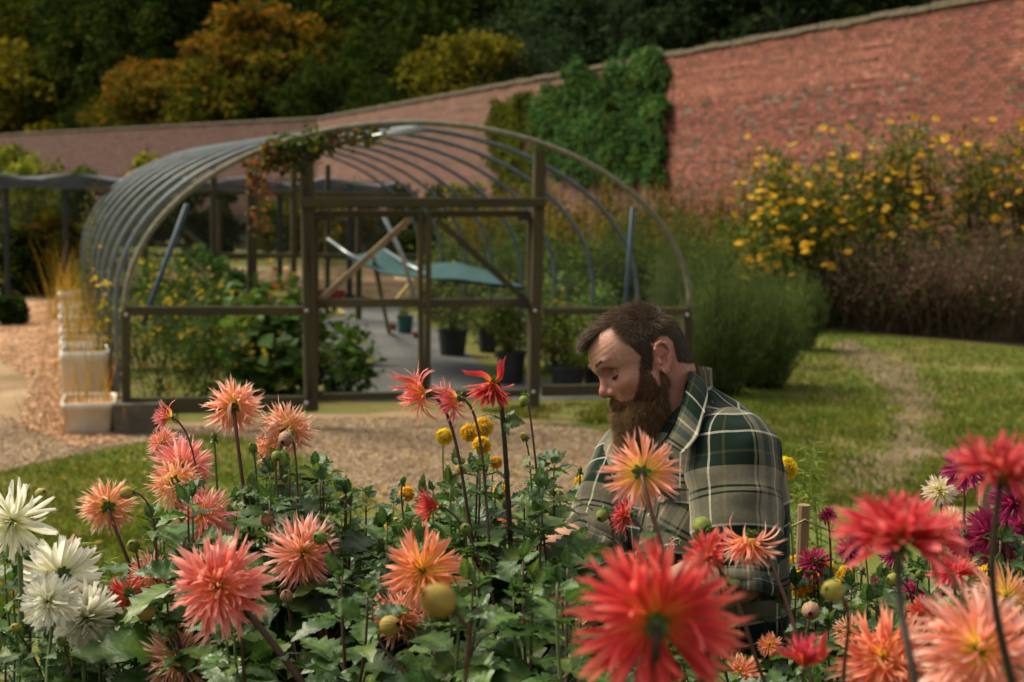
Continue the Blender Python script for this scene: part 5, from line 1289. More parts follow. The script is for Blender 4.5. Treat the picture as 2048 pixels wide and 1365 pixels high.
i = r.choice(ids, nb); b = r.dirichlet((1, 1, 1), nb); Q = qF[i]; R3 = qV[Q[:, 0]] * b[:, :1] + qV[Q[:, 1]] * b[:, 1:2] + qV[Q[:, 2]] * b[:, 2:]; N3 = qn[i]; L3 = w2h(R3)
low = np.clip((-.02 - L3[:, 2]) / .07, 0, 1)
mous = (L3[:, 0] > .078) & (L3[:, 2] > -.052)
dr = np.array([0, 0, -1.0]) * (.65 + .3 * low[:, None]) + hF * .22 + N3 * (.42 - .10 * low[:, None])
mdir = (np.stack([-.25 + 0 * low, np.sign(L3[:, 1]) * .75, -.8 + 0 * low], 1)) @ HM + N3 * .3
dr[mous] = mdir[mous]
cn = np.array([[mn.noise(Vector(p * 48)), mn.noise(Vector(p * 48 + 9)), mn.noise(Vector(p * 48 + 20))] for p in R3]); dr = unit(dr) + cn * .36 + r.normal(size=dr.shape) * .16
Lb = (.008 + .020 * low) * r.uniform(.5, 1.3, nb); Lb[mous] = r.uniform(.009, .018, mous.sum())
bcol = pal([(.16, .088, .036), (.25, .14, .058), (.10, .055, .024), (.36, .22, .10)], nb, r=r, jit=.25)
V, F, C = merge([(qV, qF, np.array([.055, .03, .014])), strands(R3, dr, Lb, .00052, bcol, r, seg=4, curl=.6, grav=.35)])
# stubble feathering the cheek edge, and the temples
BE = [(1282, 712), (1302, 706), (1304, 745), (1318, 772), (1330, 805), (1240, 820), (1232, 800), (1252, 802), (1268, 797), (1276, 775), (1279, 745)]
bm_ = np.where(in_poly(fpx, BE) & notear & (fl[:, 1] > 0) | in_poly(fpx, BE) & notear)[0]
R4, N4, L4 = pickroots(bm_, 9000); d4 = np.array([0, 0, -1.0]) * .8 + hF * .25 + N4 * .35 + r.normal(size=R4.shape) * .22
V4, F4, C4 = strands(R4, d4, r.uniform(.005, .012, 9000), .0007, pal([(.15, .07, .03), (.10, .05, .022), (.2, .1, .04)], 9000, r=r), r, seg=2, curl=.3)
V, F, C = merge([(V, F, C), (V4, F4, C4)]) if not isinstance(F, list) else merge([(V, F, C), (V4, F4, C4)])
loc_parent(obj('beard', mesh_np('beard', V, F, C), M_HAIR), person)
# ---- brows and lashes
parts = []
for s in (1, -1):
    n_ = 190; t = r.uniform(0, 1, n_); base = np.stack([.1015 - .030 * t ** 1.6, (.011 + .043 * t) * s, .0375 + .006 * np.sin(t * 2.4) - .003 * t + r.normal(size=n_) * .0017], 1)
    # project onto skin
    Wp = h2w(base); out = unit(np.stack([np.full(n_, .9), .35 * s * (t + .2), .15 + 0 * t], 1) @ HM); Wp = Wp + out * .012
    for _ in range(14): Wp = Wp - out * (head_sdf(Wp) * .8)[:, None]
    dv = unit(np.stack([-.3 + 0 * t, s * (.95 + 0 * t), .25 - .6 * t], 1) @ HM) + out * .35
    parts.append(strands(Wp, dv + r.normal(size=(n_, 3)) * .15, r.uniform(.005, .009, n_), .0006, pal([(.14, .085, .05), (.2, .12, .07)], n_, r=r), r, seg=3, curl=.2))
V, F, C = merge(parts); loc_parent(obj('eyebrow', mesh_np('eyebrow', V, F, C), M_HAIR), person)
parts = []
for s in (1, -1):
    n_ = 110; t = np.linspace(0, 1, n_); yy = .0195 + .0245 * t; dy = yy - .031; zz = .0058 + .0035 * (t - .5) ** 2 * 4 ; rr_ = .0133
    xx = .0738 + np.sqrt(np.clip((rr_ + .0016) ** 2 - dy ** 2 - (zz - .0125) ** 2, 0, 1)) ; base = np.stack([xx, yy * s, zz], 1)
    parts.append(strands(h2w(base), np.stack([.8 + 0 * t, s * (dy * 14), -.55 + 0 * t], 1) @ HM, r.uniform(.004, .0075, n_), .0006, np.tile([.03, .018, .01], (n_, 1)), r, seg=3, curl=.1))
    V, F = tube(h2w(base[::6]) , .0008, 5); parts.append((V, F, np.array([.07, .03, .02])))
V, F, C = merge(parts); loc_parent(obj('eyelashes', mesh_np('eyelashes', V, F, C), M_HAIR), person)

# ---- shirt
def plaid():
    m, t, b = newmat('checked_flannel')
    tc = nd(t, 'ShaderNodeTexCoord'); sp = nd(t, 'ShaderNodeSeparateXYZ'); t.links.new(tc.outputs['UV'], sp.inputs[0])
    BG, DG, WH, GR, OL = (.20, .175, .115), (.004, .014, .008), (.50, .47, .36), (.075, .09, .075), (.05, .048, .014)
    seqs = [[(0, BG), (.06, WH), (.085, BG), (.13, GR), (.20, BG), (.27, DG), (.29, BG), (.32, DG), (.60, OL), (.63, DG), (.76, WH), (.785, DG), (.93, GR)],
            [(0, BG), (.235, DG), (.255, BG), (.29, DG), (.315, BG), (.49, DG), (.60, OL), (.625, DG), (.78, WH), (.80, DG), (.965, WH), (.985, BG)]]
    outs = []
    for ax_, per, off in ((0, .165, .10), (1, .205, .08)):
        mm = nd(t, 'ShaderNodeMath', operation='MULTIPLY_ADD'); mm.inputs[1].default_value = 1 / per; mm.inputs[2].default_value = off; t.links.new(sp.outputs[ax_], mm.inputs[0])
        fr = nd(t, 'ShaderNodeMath', operation='FRACT'); t.links.new(mm.outputs[0], fr.inputs[0]); rp = ramp(t, seqs[ax_], 'CONSTANT'); t.links.new(fr.outputs[0], rp.inputs[0]); outs.append(rp)
    mx = nd(t, 'ShaderNodeMix', data_type='RGBA'); t.links.new(outs[0].outputs[0], mx.inputs[6]); t.links.new(outs[1].outputs[0], mx.inputs[7])
    # twill: diagonal threads alternate which yarn shows
    wv = nd(t, 'ShaderNodeTexWave', wave_type='BANDS', bands_direction='DIAGONAL'); wv.inputs['Scale'].default_value = 420; t.links.new(tc.outputs['UV'], wv.inputs[0])
    mr = nd(t, 'ShaderNodeMapRange'); mr.inputs['To Min'].default_value = .38; mr.inputs['To Max'].default_value = .66; t.links.new(wv.outputs['Fac'], mr.inputs[0]); t.links.new(mr.outputs[0], mx.inputs[0])
    n = nd(t, 'ShaderNodeTexNoise', Scale=160, Detail=4.0); t.links.new(tc.outputs['UV'], n.inputs[0])
    m2 = nd(t, 'ShaderNodeMapRange'); m2.inputs['To Min'].default_value = .7; m2.inputs['To Max'].default_value = 1.3; t.links.new(n.outputs[0], m2.inputs[0])
    sc = nd(t, 'ShaderNodeVectorMath', operation='SCALE'); t.links.new(mx.outputs[2], sc.inputs[0]); t.links.new(m2.outputs[0], sc.inputs['Scale']); t.links.new(sc.outputs[0], b.inputs['Base Color'])
    b.inputs['Roughness'].default_value = .95; b.inputs['Specular IOR Level'].default_value = .15; b.inputs['Sheen Weight'].default_value = .04
    bp_ = nd(t, 'ShaderNodeBump', Strength=.35, Distance=.0012); t.links.new(wv.outputs['Fac'], bp_.inputs['Height']); t.links.new(bp_.outputs[0], b.inputs['Normal'])
    return m
M_PLAID = plaid()
def fold(V, N, amp, f1=9, st=(1, 1, 1), ax=None, seed=0):
    Q = V @ (np.array(ax).T if ax is not None else np.eye(3)) * np.array(st)
    d = np.array([(1 - 2 * abs(mn.noise(Vector(q * f1 + seed)))) * .7 + .35 * mn.noise(Vector(q * f1 * 2.6 + seed + 5)) for q in Q]); return V + N * (d * amp)[:, None], d
def shirt_sdf(W):
    d = torso_sdf(W)
    d = smin(d, cap(W, shN - sS * .055 + tU * .012, shN - tU * .02 + sS * .005, .050, .056), .045); d = smin(d, cap(W, shF + sS * .07 + tU * .02, shF - tU * .02, .052, .052), .05)
    d = smin(d, cap(W, neckb - tU * .025 - nN * .01, neckb - tU * .08, .058, .09), .04)
    d = smax(d, -cap(W, neckb - tU * .035 + tN * .01, neckb + tU * .15 + tN * .02, .052, .07), .008)
    op = cap(W, neckb + tN * .075 + tU * .03, neckb + tN * .10 - tU * .085, .034, .016); d = smax(d, -op, .01)
    return smax(d, -(W - B0) @ tU - .10, .004)
allp = np.array([shN, shF, B0 - tU * .12, T0])
tV, tF = surface_nets(shirt_sdf, allp.min(0) - .2, allp.max(0) + np.array([.2, .2, .06]), .0062)
tNn = vnormals(tV, tF)
BM = np.stack([tS, tN, tU])
tV2, fd = fold(tV, tNn, .0095, 8, (1.3, 1.3, .6), BM, 3)
q = tV - B0; u_ = np.arctan2(q @ tS, q @ tN) * .165; v_ = q @ tU
yk = np.clip((v_ - .56) / .05, 0, 1); v_ = v_ - yk * .35 * (np.abs(q @ tN)) + .0
uv = np.stack([u_ + fd * .0, v_ + .115], 1)
# faces that straddle the back seam of the arc coordinate: split off by shifting
bad = (np.abs(u_[tF].max(1) - u_[tF].min(1)) > .3)
shirt = loc_parent(obj('shirt', mesh_np('shirt', tV2, tF, uv=uv), M_PLAID), person)
def sleeve(sh, el, r0, r1, r2, seed, cuff, lift=.0, blend=False):
    ax_ = unit(el - sh); L_ = np.linalg.norm(el - sh)
    def fn(W):
        d = smin(cap(W, sh, sh + ax_ * L_ * .55, r0, r1), cap(W, sh + ax_ * L_ * .5, el + ax_ * .01, r1, r2), .02)
        if blend:   # the sleeve head runs smoothly into the shoulder and ends at the armhole seam
            c0 = d; d = smin(d, torso_sdf(W) - .006, .05); d = smax(d, c0 - .020, .012)
            d = smax(d, -((W - (sh - sS * .045)) @ unit(sS + tU * .35)), .004)
        return smax(d, (W - el) @ ax_ - .02, .006)
    P_ = np.array([sh, el]); V, F = surface_nets(fn, P_.min(0) - .11, P_.max(0) + .11, .0062); N = vnormals(V, F)
    e1 = unit(np.cross(ax_, CB)); e2 = np.cross(ax_, e1)
    V2, fd = fold(V, N, .0120, 9, (1, 1, 1.3), np.stack([e1, e2, ax_]), seed)
    q = V - sh; tt_ = np.clip((q @ ax_) / L_, -.2, 1.1)
    # cross folds bunching above the roll
    V2 = V2 + N * (np.sin((q @ ax_) * 150 + 2.5 * np.sin((q @ e1) * 22)) * .0042 * np.clip((tt_ - .62) / .3, 0, 1))[:, None]
    a = np.arctan2(q @ e2, q @ e1); uv = np.stack([a * .068, -(q @ ax_) + lift], 1)
    loc_parent(obj('sleeve', mesh_np('sleeve', V2, F, uv=uv), M_PLAID), person)
    # rolled cuff: three soft layered bands
    for k in range(3):
        c = el + ax_ * (-.022 + .021 * k) * 1.0; n1_, n2_ = 56, 10; V = []; UV = []
        for i in range(n1_):
            th = 2 * np.pi * i / n1_; rad_ = cuff * (1 + .03 * k) + .004 * math.sin(3 * th + k * 2 + seed) + .0025 * math.sin(7 * th + k)
            for j in range(n2_):
                ph = 2 * np.pi * j / n2_; V.append(c + (e1 * math.cos(th) + e2 * math.sin(th)) * (rad_ + .0065 * math.cos(ph)) + ax_ * (.0145 * math.sin(ph) + .004 * math.sin(2 * th + k * 1.4 + seed))); UV.append((th * .07, k * .05 + j * .006))
        i = np.arange(n1_)[:, None]; j = np.arange(n2_)[None]; i2 = (i + 1) % n1_; j2 = (j + 1) % n2_
        F = np.stack([i * n2_ + j, i2 * n2_ + j, i2 * n2_ + j2, i * n2_ + j2], -1).reshape(-1, 4)
        loc_parent(obj('rolled_cuff', mesh_np('rolled_cuff', np.array(V), F, uv=np.array(UV)), M_PLAID), person)
sleeve(shN - sS * .004, elN, .060, .0645, .060, 4, .0605, .125, True)
sleeve(shF, elF, .060, .060, .058, 9, .0585, .0)
# collar: stand and folded leaf, near and far side
def ribbon(name, inner, outer, m, th=.003, uvoff=(0, 0), nseg=24, nw=6, crown=.006):
    def res(A, n):
        A = np.array([at(*p) if not isinstance(p, np.ndarray) else p for p in A]); s_ = np.linspace(0, len(A) - 1, n); i = np.minimum(s_.astype(int), len(A) - 2); f = (s_ - i)[:, None]
        B = np.vstack([2 * A[0] - A[1], A, 2 * A[-1] - A[-2]]); p0, p1, p2, p3 = B[i], B[i + 1], B[i + 2], B[i + 3]
        return .5 * ((2 * p1) + (-p0 + p2) * f + (2 * p0 - 5 * p1 + 4 * p2 - p3) * f ** 2 + (-p0 + 3 * p1 - 3 * p2 + p3) * f ** 3)
    I, O = res(inner, nseg), res(outer, nseg); G = []; UV = []
    acc = np.concatenate([[0], np.cumsum(np.linalg.norm(np.diff(O, axis=0), axis=1))])
    for k in range(nw):
        f = k / (nw - 1); nr = unit(np.cross(np.gradient(I, axis=0), O - I)); nr = nr * np.where((nr @ CB)[:, None] > 0, 1, -1)
        G.append(I * (1 - f) + O * f + nr * crown * math.sin(f * math.pi)); UV.append(np.stack([acc + uvoff[0], np.full(nseg, f * .05) + uvoff[1]], 1))
    V = np.concatenate(G); UV = np.concatenate(UV); i = np.arange(nw - 1)[:, None] * nseg; j = np.arange(nseg - 1)[None]
    F = np.stack([i + j, i + j + 1, i + nseg + j + 1, i + nseg + j], -1).reshape(-1, 4); nn_ = vnormals(V, F)
    V2 = np.vstack([V, V - nn_ * th]); F2 = np.vstack([F, F[:, ::-1] + len(V)])
    # rim
    b = [*range(nseg)] + [k * nseg + nseg - 1 for k in range(1, nw)] + [(nw - 1) * nseg + k for k in range(nseg - 2, -1, -1)] + [k * nseg for k in range(nw - 2, 0, -1)]
    R__ = np.array([[b[k], b[(k + 1) % len(b)], b[(k + 1) % len(b)] + len(V), b[k] + len(V)] for k in range(len(b))])
    return loc_parent(obj(name, mesh_np(name, V2, np.vstack([F2, R__]), uv=np.vstack([UV, UV])), m), person)
ribbon('collar', [(1368, 752, 2.78), (1380, 741, 2.72), (1380, 748, 2.630), (1368, 795, 2.590), (1352, 845, 2.572), (1330, 886, 2.565)],
       [(1396, 782, 2.79), (1410, 774, 2.70), (1417, 792, 2.60), (1407, 836, 2.555), (1392, 878, 2.535), (1366, 908, 2.535)], M_PLAID, uvoff=(.035, .10))
ribbon('collar', [(1345, 790, 2.79), (1325, 820, 2.77), (1312, 870, 2.70), (1312, 905, 2.66)],
       [(1352, 815, 2.82), (1320, 850, 2.80), (1290, 885, 2.70), (1280, 915, 2.655)], M_PLAID, uvoff=(.1, .12))
ribbon('collar_stand', [(1380, 752, 2.715), (1377, 757, 2.66), (1364, 800, 2.632), (1346, 850, 2.612), (1322, 888, 2.61)],
       [(1392, 790, 2.72), (1385, 800, 2.66), (1374, 838, 2.628), (1356, 875, 2.603), (1330, 905, 2.60)], M_PLAID, uvoff=(.05, .15), crown=.0)
# projected details on the shirt front: placket, pocket, buttons, stitched animal
def proj(px, py, off=0.0):
    p = at(px, py, 2.30); d = unit(p - CAM)
    for _ in range(60):
        s_ = float(shirt_sdf(p[None])[0]) - off - .004
        if abs(s_) < 2e-4: break
        p = p + d * min(max(s_ * .7, -.02), .03)
    return p
def projgrid(c00, c10, c01, c11, nu, nv, off):
    G = []
    for a in range(nu):
        for b in range(nv):
            u, v = a / (nu - 1), b / (nv - 1)
            P = np.array(c00) * (1 - u) * (1 - v) + np.array(c10) * u * (1 - v) + np.array(c01) * (1 - u) * v + np.array(c11) * u * v; G.append(proj(P[0], P[1], off))
    V = np.array(G); i = np.arange(nu - 1)[:, None] * nv; j = np.arange(nv - 1)[None]; F = np.stack([i + j, i + j + 1, i + nv + j + 1, i + nv + j], -1).reshape(-1, 4)
    if vnormals(V, F).mean(0) @ CB < 0: F = F[:, ::-1]
    V2 = np.vstack([V, V + CF * .003]); k = nu * nv
    b = [*range(nv)] + [k_ * nv + nv - 1 for k_ in range(1, nu)] + [(nu - 1) * nv + k_ for k_ in range(nv - 2, -1, -1)] + [k_ * nv for k_ in range(nu - 2, 0, -1)]
    R__ = np.array([[b[x], b[(x + 1) % len(b)], b[(x + 1) % len(b)] + k, b[x] + k] for x in range(len(b))]); return V2, np.vstack([F, R__])
def suv(V, ou=0, ov=0, rot=0):
    q = V - B0; u, v = q @ unit(CR - tU * (CR @ tU)), q @ tU; c, s_ = math.cos(rot), math.sin(rot); return np.stack([u * c - v * s_ + ou, u * s_ + v * c + ov], 1)
V, F = projgrid((1318, 905), (1340, 908), (1262, 1130), (1288, 1136), 6, 40, .003); loc_parent(obj('placket', mesh_np('placket', V, F, uv=suv(V, .09, .02)), M_PLAID), person)
V, F = projgrid((1320, 985), (1408, 990), (1300, 1100), (1392, 1112), 16, 20, .003); loc_parent(obj('chest_pocket', mesh_np('chest_pocket', V, F, uv=suv(V, .13, .085, .5)), M_PLAID), person)
V, F = projgrid((1318, 975), (1412, 980), (1316, 1003), (1410, 1010), 16, 6, .006); loc_parent(obj('pocket_flap', mesh_np('pocket_flap', V, F, uv=suv(V, .03, .0)), M_PLAID), person)
M_BTN = mat('pearl_button', (.62, .58, .47), (.5, .46, .36), scale=60, rough=.3, bump=.05)
for bx_, by_ in ((1324, 999), (1302, 1032), (1277, 1108), (1312, 955)):
    c = proj(bx_, by_, .006); d1 = unit(np.cross(CB, [0, 0, 1.])); nrm = unit(CB * .8 + nN * .4); e1 = unit(np.cross(nrm, [0, 0, 1.])); e2 = np.cross(nrm, e1)
    V, F = lathe([(0, .0022), (.0022, .0022), (.0042, .0028), (.0062, .0024), (.0066, .0008), (.0055, 0), (0, 0)], 18); V = V[:, :1] * e1 + V[:, 1:2] * e2 + V[:, 2:] * nrm + c
    bt = loc_parent(obj('button', mesh_np('button', V, F), M_BTN), person)
    parts = []
    for dx, dy in ((-1, -1), (1, 1)):
        V, F = tube([c + nrm * .003 + e1 * .0014 * dx - e2 * .0014, c + nrm * .0032 + e1 * .0014 * dx + e2 * .0014], .0004, 5); parts.append((V, F))
    V, F, C = merge(parts); o = obj('button_thread', mesh_np('button_thread', V, F), M_BTN); o.parent = bt; o.matrix_parent_inverse = person.matrix_world.inverted() if False else Matrix.Translation(-person.location)
M_THR = mat('cream_thread', (.62, .58, .50), (.5, .46, .38), scale=90, rough=.8, bump=.1)
parts = []
fox = [[(1328, 1092), (1333, 1089), (1338, 1089), (1344, 1084), (1350, 1078), (1357, 1077), (1361, 1081), (1358, 1086), (1362, 1092)], [(1333, 1089), (1336, 1095), (1333, 1100)], [(1344, 1084), (1341, 1078), (1346, 1074), (1350, 1078)], [(1346, 1088), (1349, 1095), (1345, 1099)], [(1338, 1092), (1346, 1088), (1354, 1090)],
       [(1322, 1106), (1323, 1112)], [(1322, 1106), (1326, 1106)], [(1330, 1106), (1332, 1112), (1334, 1106)], [(1338, 1107), (1339, 1112)], [(1338, 1107), (1342, 1107)], [(1346, 1108), (1344, 1110), (1347, 1113)]]
for ln in fox:
    V, F = tube(np.array([proj(x, y, .0075) for x, y in ln]), .0008, 5); parts.append((V, F))
V, F, C = merge(parts); loc_parent(obj('embroidery', mesh_np('embroidery', V, F), M_THR), person)
# seam line of the armhole and shoulder yoke
for ln in ([(1422, 800), (1436, 826), (1450, 850)],):
    s_ = np.linspace(0, len(ln) - 1, 26); i = np.minimum(s_.astype(int), len(ln) - 2); A = np.array(ln, float); f = (s_ - i)[:, None]; Q = A[i] * (1 - f) + A[i + 1] * f
    V, F = tube(np.array([proj(x, y, -.0035) for x, y in Q]), .0012, 6); loc_parent(obj('seam', mesh_np('seam', V, F, uv=suv(V)), M_PLAID), person)
# ---- trousers and boots (below the flowers)
M_DENIM = mat('dark_denim', (.012, .016, .024), (.008, .010, .015), scale=25, rough=.95, bump=.3)
def trou(W):
    d = smax(torso_sdf(W, -.004), (W - B0) @ tU + .04, .01)
    for a, b, c in ((hipN, kneN, ankN), (hipF, kneF, ankF)): d = smin(d, cap(W, a, b, .098, .070), .03); d = smin(d, cap(W, b, c, .070, .060), .02)
    return smax(d, FEET + .10 - W[:, 2], .005)
ap = np.array([hipN, hipF, kneN, kneF, ankN, ankF]); V, F = surface_nets(trou, ap.min(0) - .2, ap.max(0) + .24, .013); V, _ = fold(V, vnormals(V, F), .006, 6, seed=2)
loc_parent(obj('trousers', mesh_np('trousers', V, F), M_DENIM), person)
M_BOOT = mat('brown_boot_leather', (.09, .05, .025), (.06, .033, .017), scale=12, rough=.6, bump=.2)
for c in (ankN, ankF):
    def bt(W):
        h_ = c - np.array([0, 0, .045]); d = cap(W, c + np.array([0, 0, .06]), h_, .052, .05); d = smin(d, cap(W, h_, h_ + nN * .16, .048, .042), .03); return smax(d, FEET - .0 - W[:, 2], .004)
    V, F = surface_nets(bt, c - np.array([.26, .26, .12]), c + np.array([.26, .26, .16]), .009); bo = loc_parent(obj('boot', mesh_np('boot', V, F), M_BOOT), person)
# ================================================================== DAHLIAS
M_PETAL = vmat('petal', rough=.55, trans=.42, noise=.10, nscale=60, spec=.25, tboost=1.15)
M_DLEAF = vmat('dahlia_leaf', rough=.40, trans=.26, noise=.28, nscale=18, spec=.45, bump=.5, bscale=220)
M_STEM = vmat('dahlia_stem', rough=.5, trans=0, noise=.25, nscale=30, spec=.4)
def lerpc(stops, t):
    t = np.asarray(t); xs_ = [s[0] for s in stops]; return np.stack([np.interp(t, xs_, [s[1][i] for s in stops]) for i in range(3)], -1)
SP_ = {
 'coral': dict(n=230, w=.088, e0=4, e1=122, l0=.60, stops=[(0, (.70, .58, .06)), (.20, (.82, .54, .12)), (.42, (.80, .33, .19)), (.7, (.80, .32, .22)), (.88, (.84, .42, .30)), (1, (.88, .58, .46))], curl=.8, fork=.12, tw=1.0),
 'peach': dict(n=160, w=.105, e0=8, e1=122, l0=.5, stops=[(0, (.70, .52, .04)), (.35, (.80, .46, .10)), (.65, (.80, .30, .14)), (1, (.84, .40, .28))], curl=.4, fork=.10, tw=.5),
 'red': dict(n=190, w=.105, e0=6, e1=116, l0=.5, stops=[(0, (.62, .32, .03)), (.2, (.66, .12, .04)), (.5, (.52, .03, .04)), (.85, (.64, .075, .08)), (1, (.74, .19, .17))], curl=.35, fork=.07, tw=.4),
 'pinkred': dict(n=210, w=.092, e0=6, e1=118, l0=.5, stops=[(0, (.75, .55, .06)), (.22, (.78, .36, .10)), (.45, (.68, .12, .085)), (.8, (.78, .28, .22)), (1, (.86, .42, .32))], curl=.8, fork=.09, tw=.5),
 'white': dict(n=190, w=.155, e0=6, e1=116, l0=.62, stops=[(0, (.55, .55, .18)), (.2, (.74, .73, .50)), (.6, (.80, .79, .68)), (1, (.82, .80, .72))], curl=.2, fork=.03, tw=.3),
 'yellow': dict(n=204, w=.26, e0=4, e1=150, l0=.62, stops=[(0, (.55, .30, .01)), (.5, (.72, .44, .015)), (1, (.82, .58, .05))], curl=-.9, fork=-.06, tw=.1, pom=True),
 'magenta': dict(n=140, w=.15, e0=8, e1=125, l0=.4, stops=[(0, (.20, .01, .05)), (.5, (.33, .012, .085)), (1, (.48, .05, .17))], curl=.25, fork=-.05, tw=.3),
 'pale': dict(n=140, w=.15, e0=8, e1=120, l0=.4, stops=[(0, (.70, .58, .12)), (.5, (.80, .70, .35)), (.8, (.80, .64, .50)), (1, (.76, .48, .50))], curl=.1, fork=-.04, tw=.2),
}
def head_mesh(kind, R, seed, spread=1.0, lift=0, n=None):
    rv = RS(seed + 5); vw, vc = rv.uniform(.8, 1.25), rv.uniform(.6, 1.5); vt = np.array([rv.uniform(.92, 1.06), rv.uniform(.85, 1.15), rv.uniform(.8, 1.2)]); vt = np.array([1.0, .99, .95]) if kind == 'white' else vt
    """dahlia head: petals in a spiral, +Z is the facing direction"""
    k = SP_[kind]; r = RS(seed); n = n or k['n']; i = np.arange(n); t = (i + .5) / n
    az = i * 2.39996 + r.normal(size=n) * .10
    el = np.radians((k['e0'] + (k['e1'] - k['e0']) * t ** .8) * spread + lift) + r.normal(size=n) * .16 * (0 if k.get('pom') else 1)
    L = R * (k['l0'] + (1 - k['l0']) * np.minimum(1, t * 1.5)) * r.uniform(.86, 1.08, n)
    if k.get('pom'): L = R * .5 * r.uniform(.9, 1.08, n)
    W = R * k['w'] * vw * (.55 + .6 * t) * r.uniform(.75, 1.25, n)
    if k.get('pom'): W = R * k['w'] * (.6 + .5 * np.sin(t * 3.1))
    rad = np.stack([np.cos(az), np.sin(az), 0 * az], 1); zz = np.array([0, 0, 1.0])
    d = rad * np.sin(el)[:, None] + zz * np.cos(el)[:, None]; nrm = rad * -np.cos(el)[:, None] + zz * np.sin(el)[:, None]; sd_ = np.cross(d, nrm)
    b0 = R * (.5 if k.get('pom') else .07)
    p = d * b0 + (rad * .05 * R - zz * .10 * R * t[:, None]) * (0 if k.get('pom') else 1)
    ns = 7; rows = []; tw = r.normal(size=n) * k['tw']; cv = vc * k['curl'] * r.normal(.45, .75, n) * (.4 + .6 * t); sb = r.normal(size=n) * .42
    dd, nn_ = d.copy(), nrm.copy()
    for j in range(ns):
        s_ = j / (ns - 1)
        wp = (.50 + 1.0 * s_ - .1) * (s_ < .62) + (1.02 - 1.0 * (s_ - .62) ** 1.2) * (s_ >= .62); w_ = W * wp * .5
        a = tw * s_; sv = sd_ * np.cos(a)[:, None] + nn_ * np.sin(a)[:, None]; nv = nn_ * np.cos(a)[:, None] - sd_ * np.sin(a)[:, None]
        ch = (.75 - .25 * s_) * w_
        if j < ns - 1: rows += [p - sv * w_[:, None] + nv * ch[:, None] * .6, p - nv * ch[:, None] * .3, p + sv * w_[:, None] + nv * ch[:, None] * .6]
        else:
            f = k['fork'] * L * r.uniform(.6, 1.5, n); q = (r.uniform(.4, 1.0, n) if k['fork'] > 0 else np.full(n, .25))
            if k['fork'] > 0: rows += [p - sv * (w_ * q)[:, None] + dd * (f * r.uniform(.2, 1, n))[:, None] + nv * ch[:, None] * .4, p - dd * (f * .7)[:, None], p + sv * (w_ * q)[:, None] + dd * f[:, None] + nv * ch[:, None] * .4]
            else: rows += [p - sv * (w_ * q)[:, None], p - dd * f[:, None] * 1.2, p + sv * (w_ * q)[:, None]]
        st = L / (ns - 1); c = -cv / (ns - 1) * 1.6
        if k.get('pom'): c = np.full(n, .9 / (ns - 1))
        d2 = dd * np.cos(c)[:, None] + nn_ * np.sin(c)[:, None]; nn_ = nn_ * np.cos(c)[:, None] - dd * np.sin(c)[:, None]; dd = unit(d2 + sd_ * (sb / (ns - 1))[:, None]); p = p + dd * st[:, None]
    V = np.stack(rows, 1).reshape(-1, 3); m = ns * 3; kb = np.arange(n)[:, None] * m
    F = np.concatenate([kb + [3 * j + c, 3 * j + c + 1, 3 * j + c + 4, 3 * j + c + 3] for j in range(ns - 1) for c in (0, 1)])
    s_all = np.tile(np.repeat(np.linspace(0, 1, ns), 3), n); sh = np.clip(s_all + np.repeat(.16 * (t - .5) * (0 if k.get('pom') else 1), m) + np.repeat(r.normal(size=n) * .07, m), 0, 1)
    C = lerpc(k['stops'], sh) * np.repeat(r.uniform(.85, 1.12, n), m)[:, None]
    mid = np.tile(np.tile([0, 1, 0], ns), n)[:, None]; C = C * (1 + .08 * mid) * vt
    old = np.repeat(r.uniform(size=n) < .07, m)[:, None] & (s_all[:, None] > .7)
    C = np.where(old, C * np.array([.62, .45, .35]), C)
    return V, F, C
def green_center(R, r):
    V, F = lathe([(0, .10 * R), (.05 * R, .085 * R), (.085 * R, .03 * R), (.07 * R, -.03 * R)], 12); return V, F, np.array([.16, .20, .03])
def calyx_mesh(R, seed, bud=False):
    r = RS(seed); parts = []; R = min(max(R, .012), .036)
    c = .30 * R if not bud else R * .8
    V, F = lathe([(.0, -.16 * R), (.08 * R, -.15 * R), (.20 * R, -.06 * R), (.22 * R, .02 * R), (.1 * R, .05 * R)], 12); parts.append((V, F, np.array([.09, .13, .03])))
    for k in range(7):
        a = 2 * np.pi * k / 7 + r.normal() * .15; d = np.array([math.cos(a), math.sin(a), 0]); q = np.array([-d[1], d[0], 0]); L = max(.011, .36 * R) * r.uniform(.8, 1.15); w_ = L * .28
        rows = []
        for j in range(5):
            s_ = j / 4; ww = w_ * math.sin(math.pi * (.25 + .72 * s_)); c_ = d * (.12 * R + L * (s_ - .25 * s_ * s_)) + np.array([0, 0, -.08 * R - L * .75 * s_ * s_ * r.uniform(.6, 1.2)]); rows += [c_ - q * ww, c_ + np.array([0, 0, -ww * .3]), c_ + q * ww]
        F = np.array([[3 * j + c_, 3 * j + c_ + 1, 3 * j + c_ + 4, 3 * j + c_ + 3] for j in range(4) for c_ in (0, 1)]); parts.append((np.array(rows), F, np.array([.07, .14, .025]) * r.uniform(.8, 1.3)))
    return merge(parts)
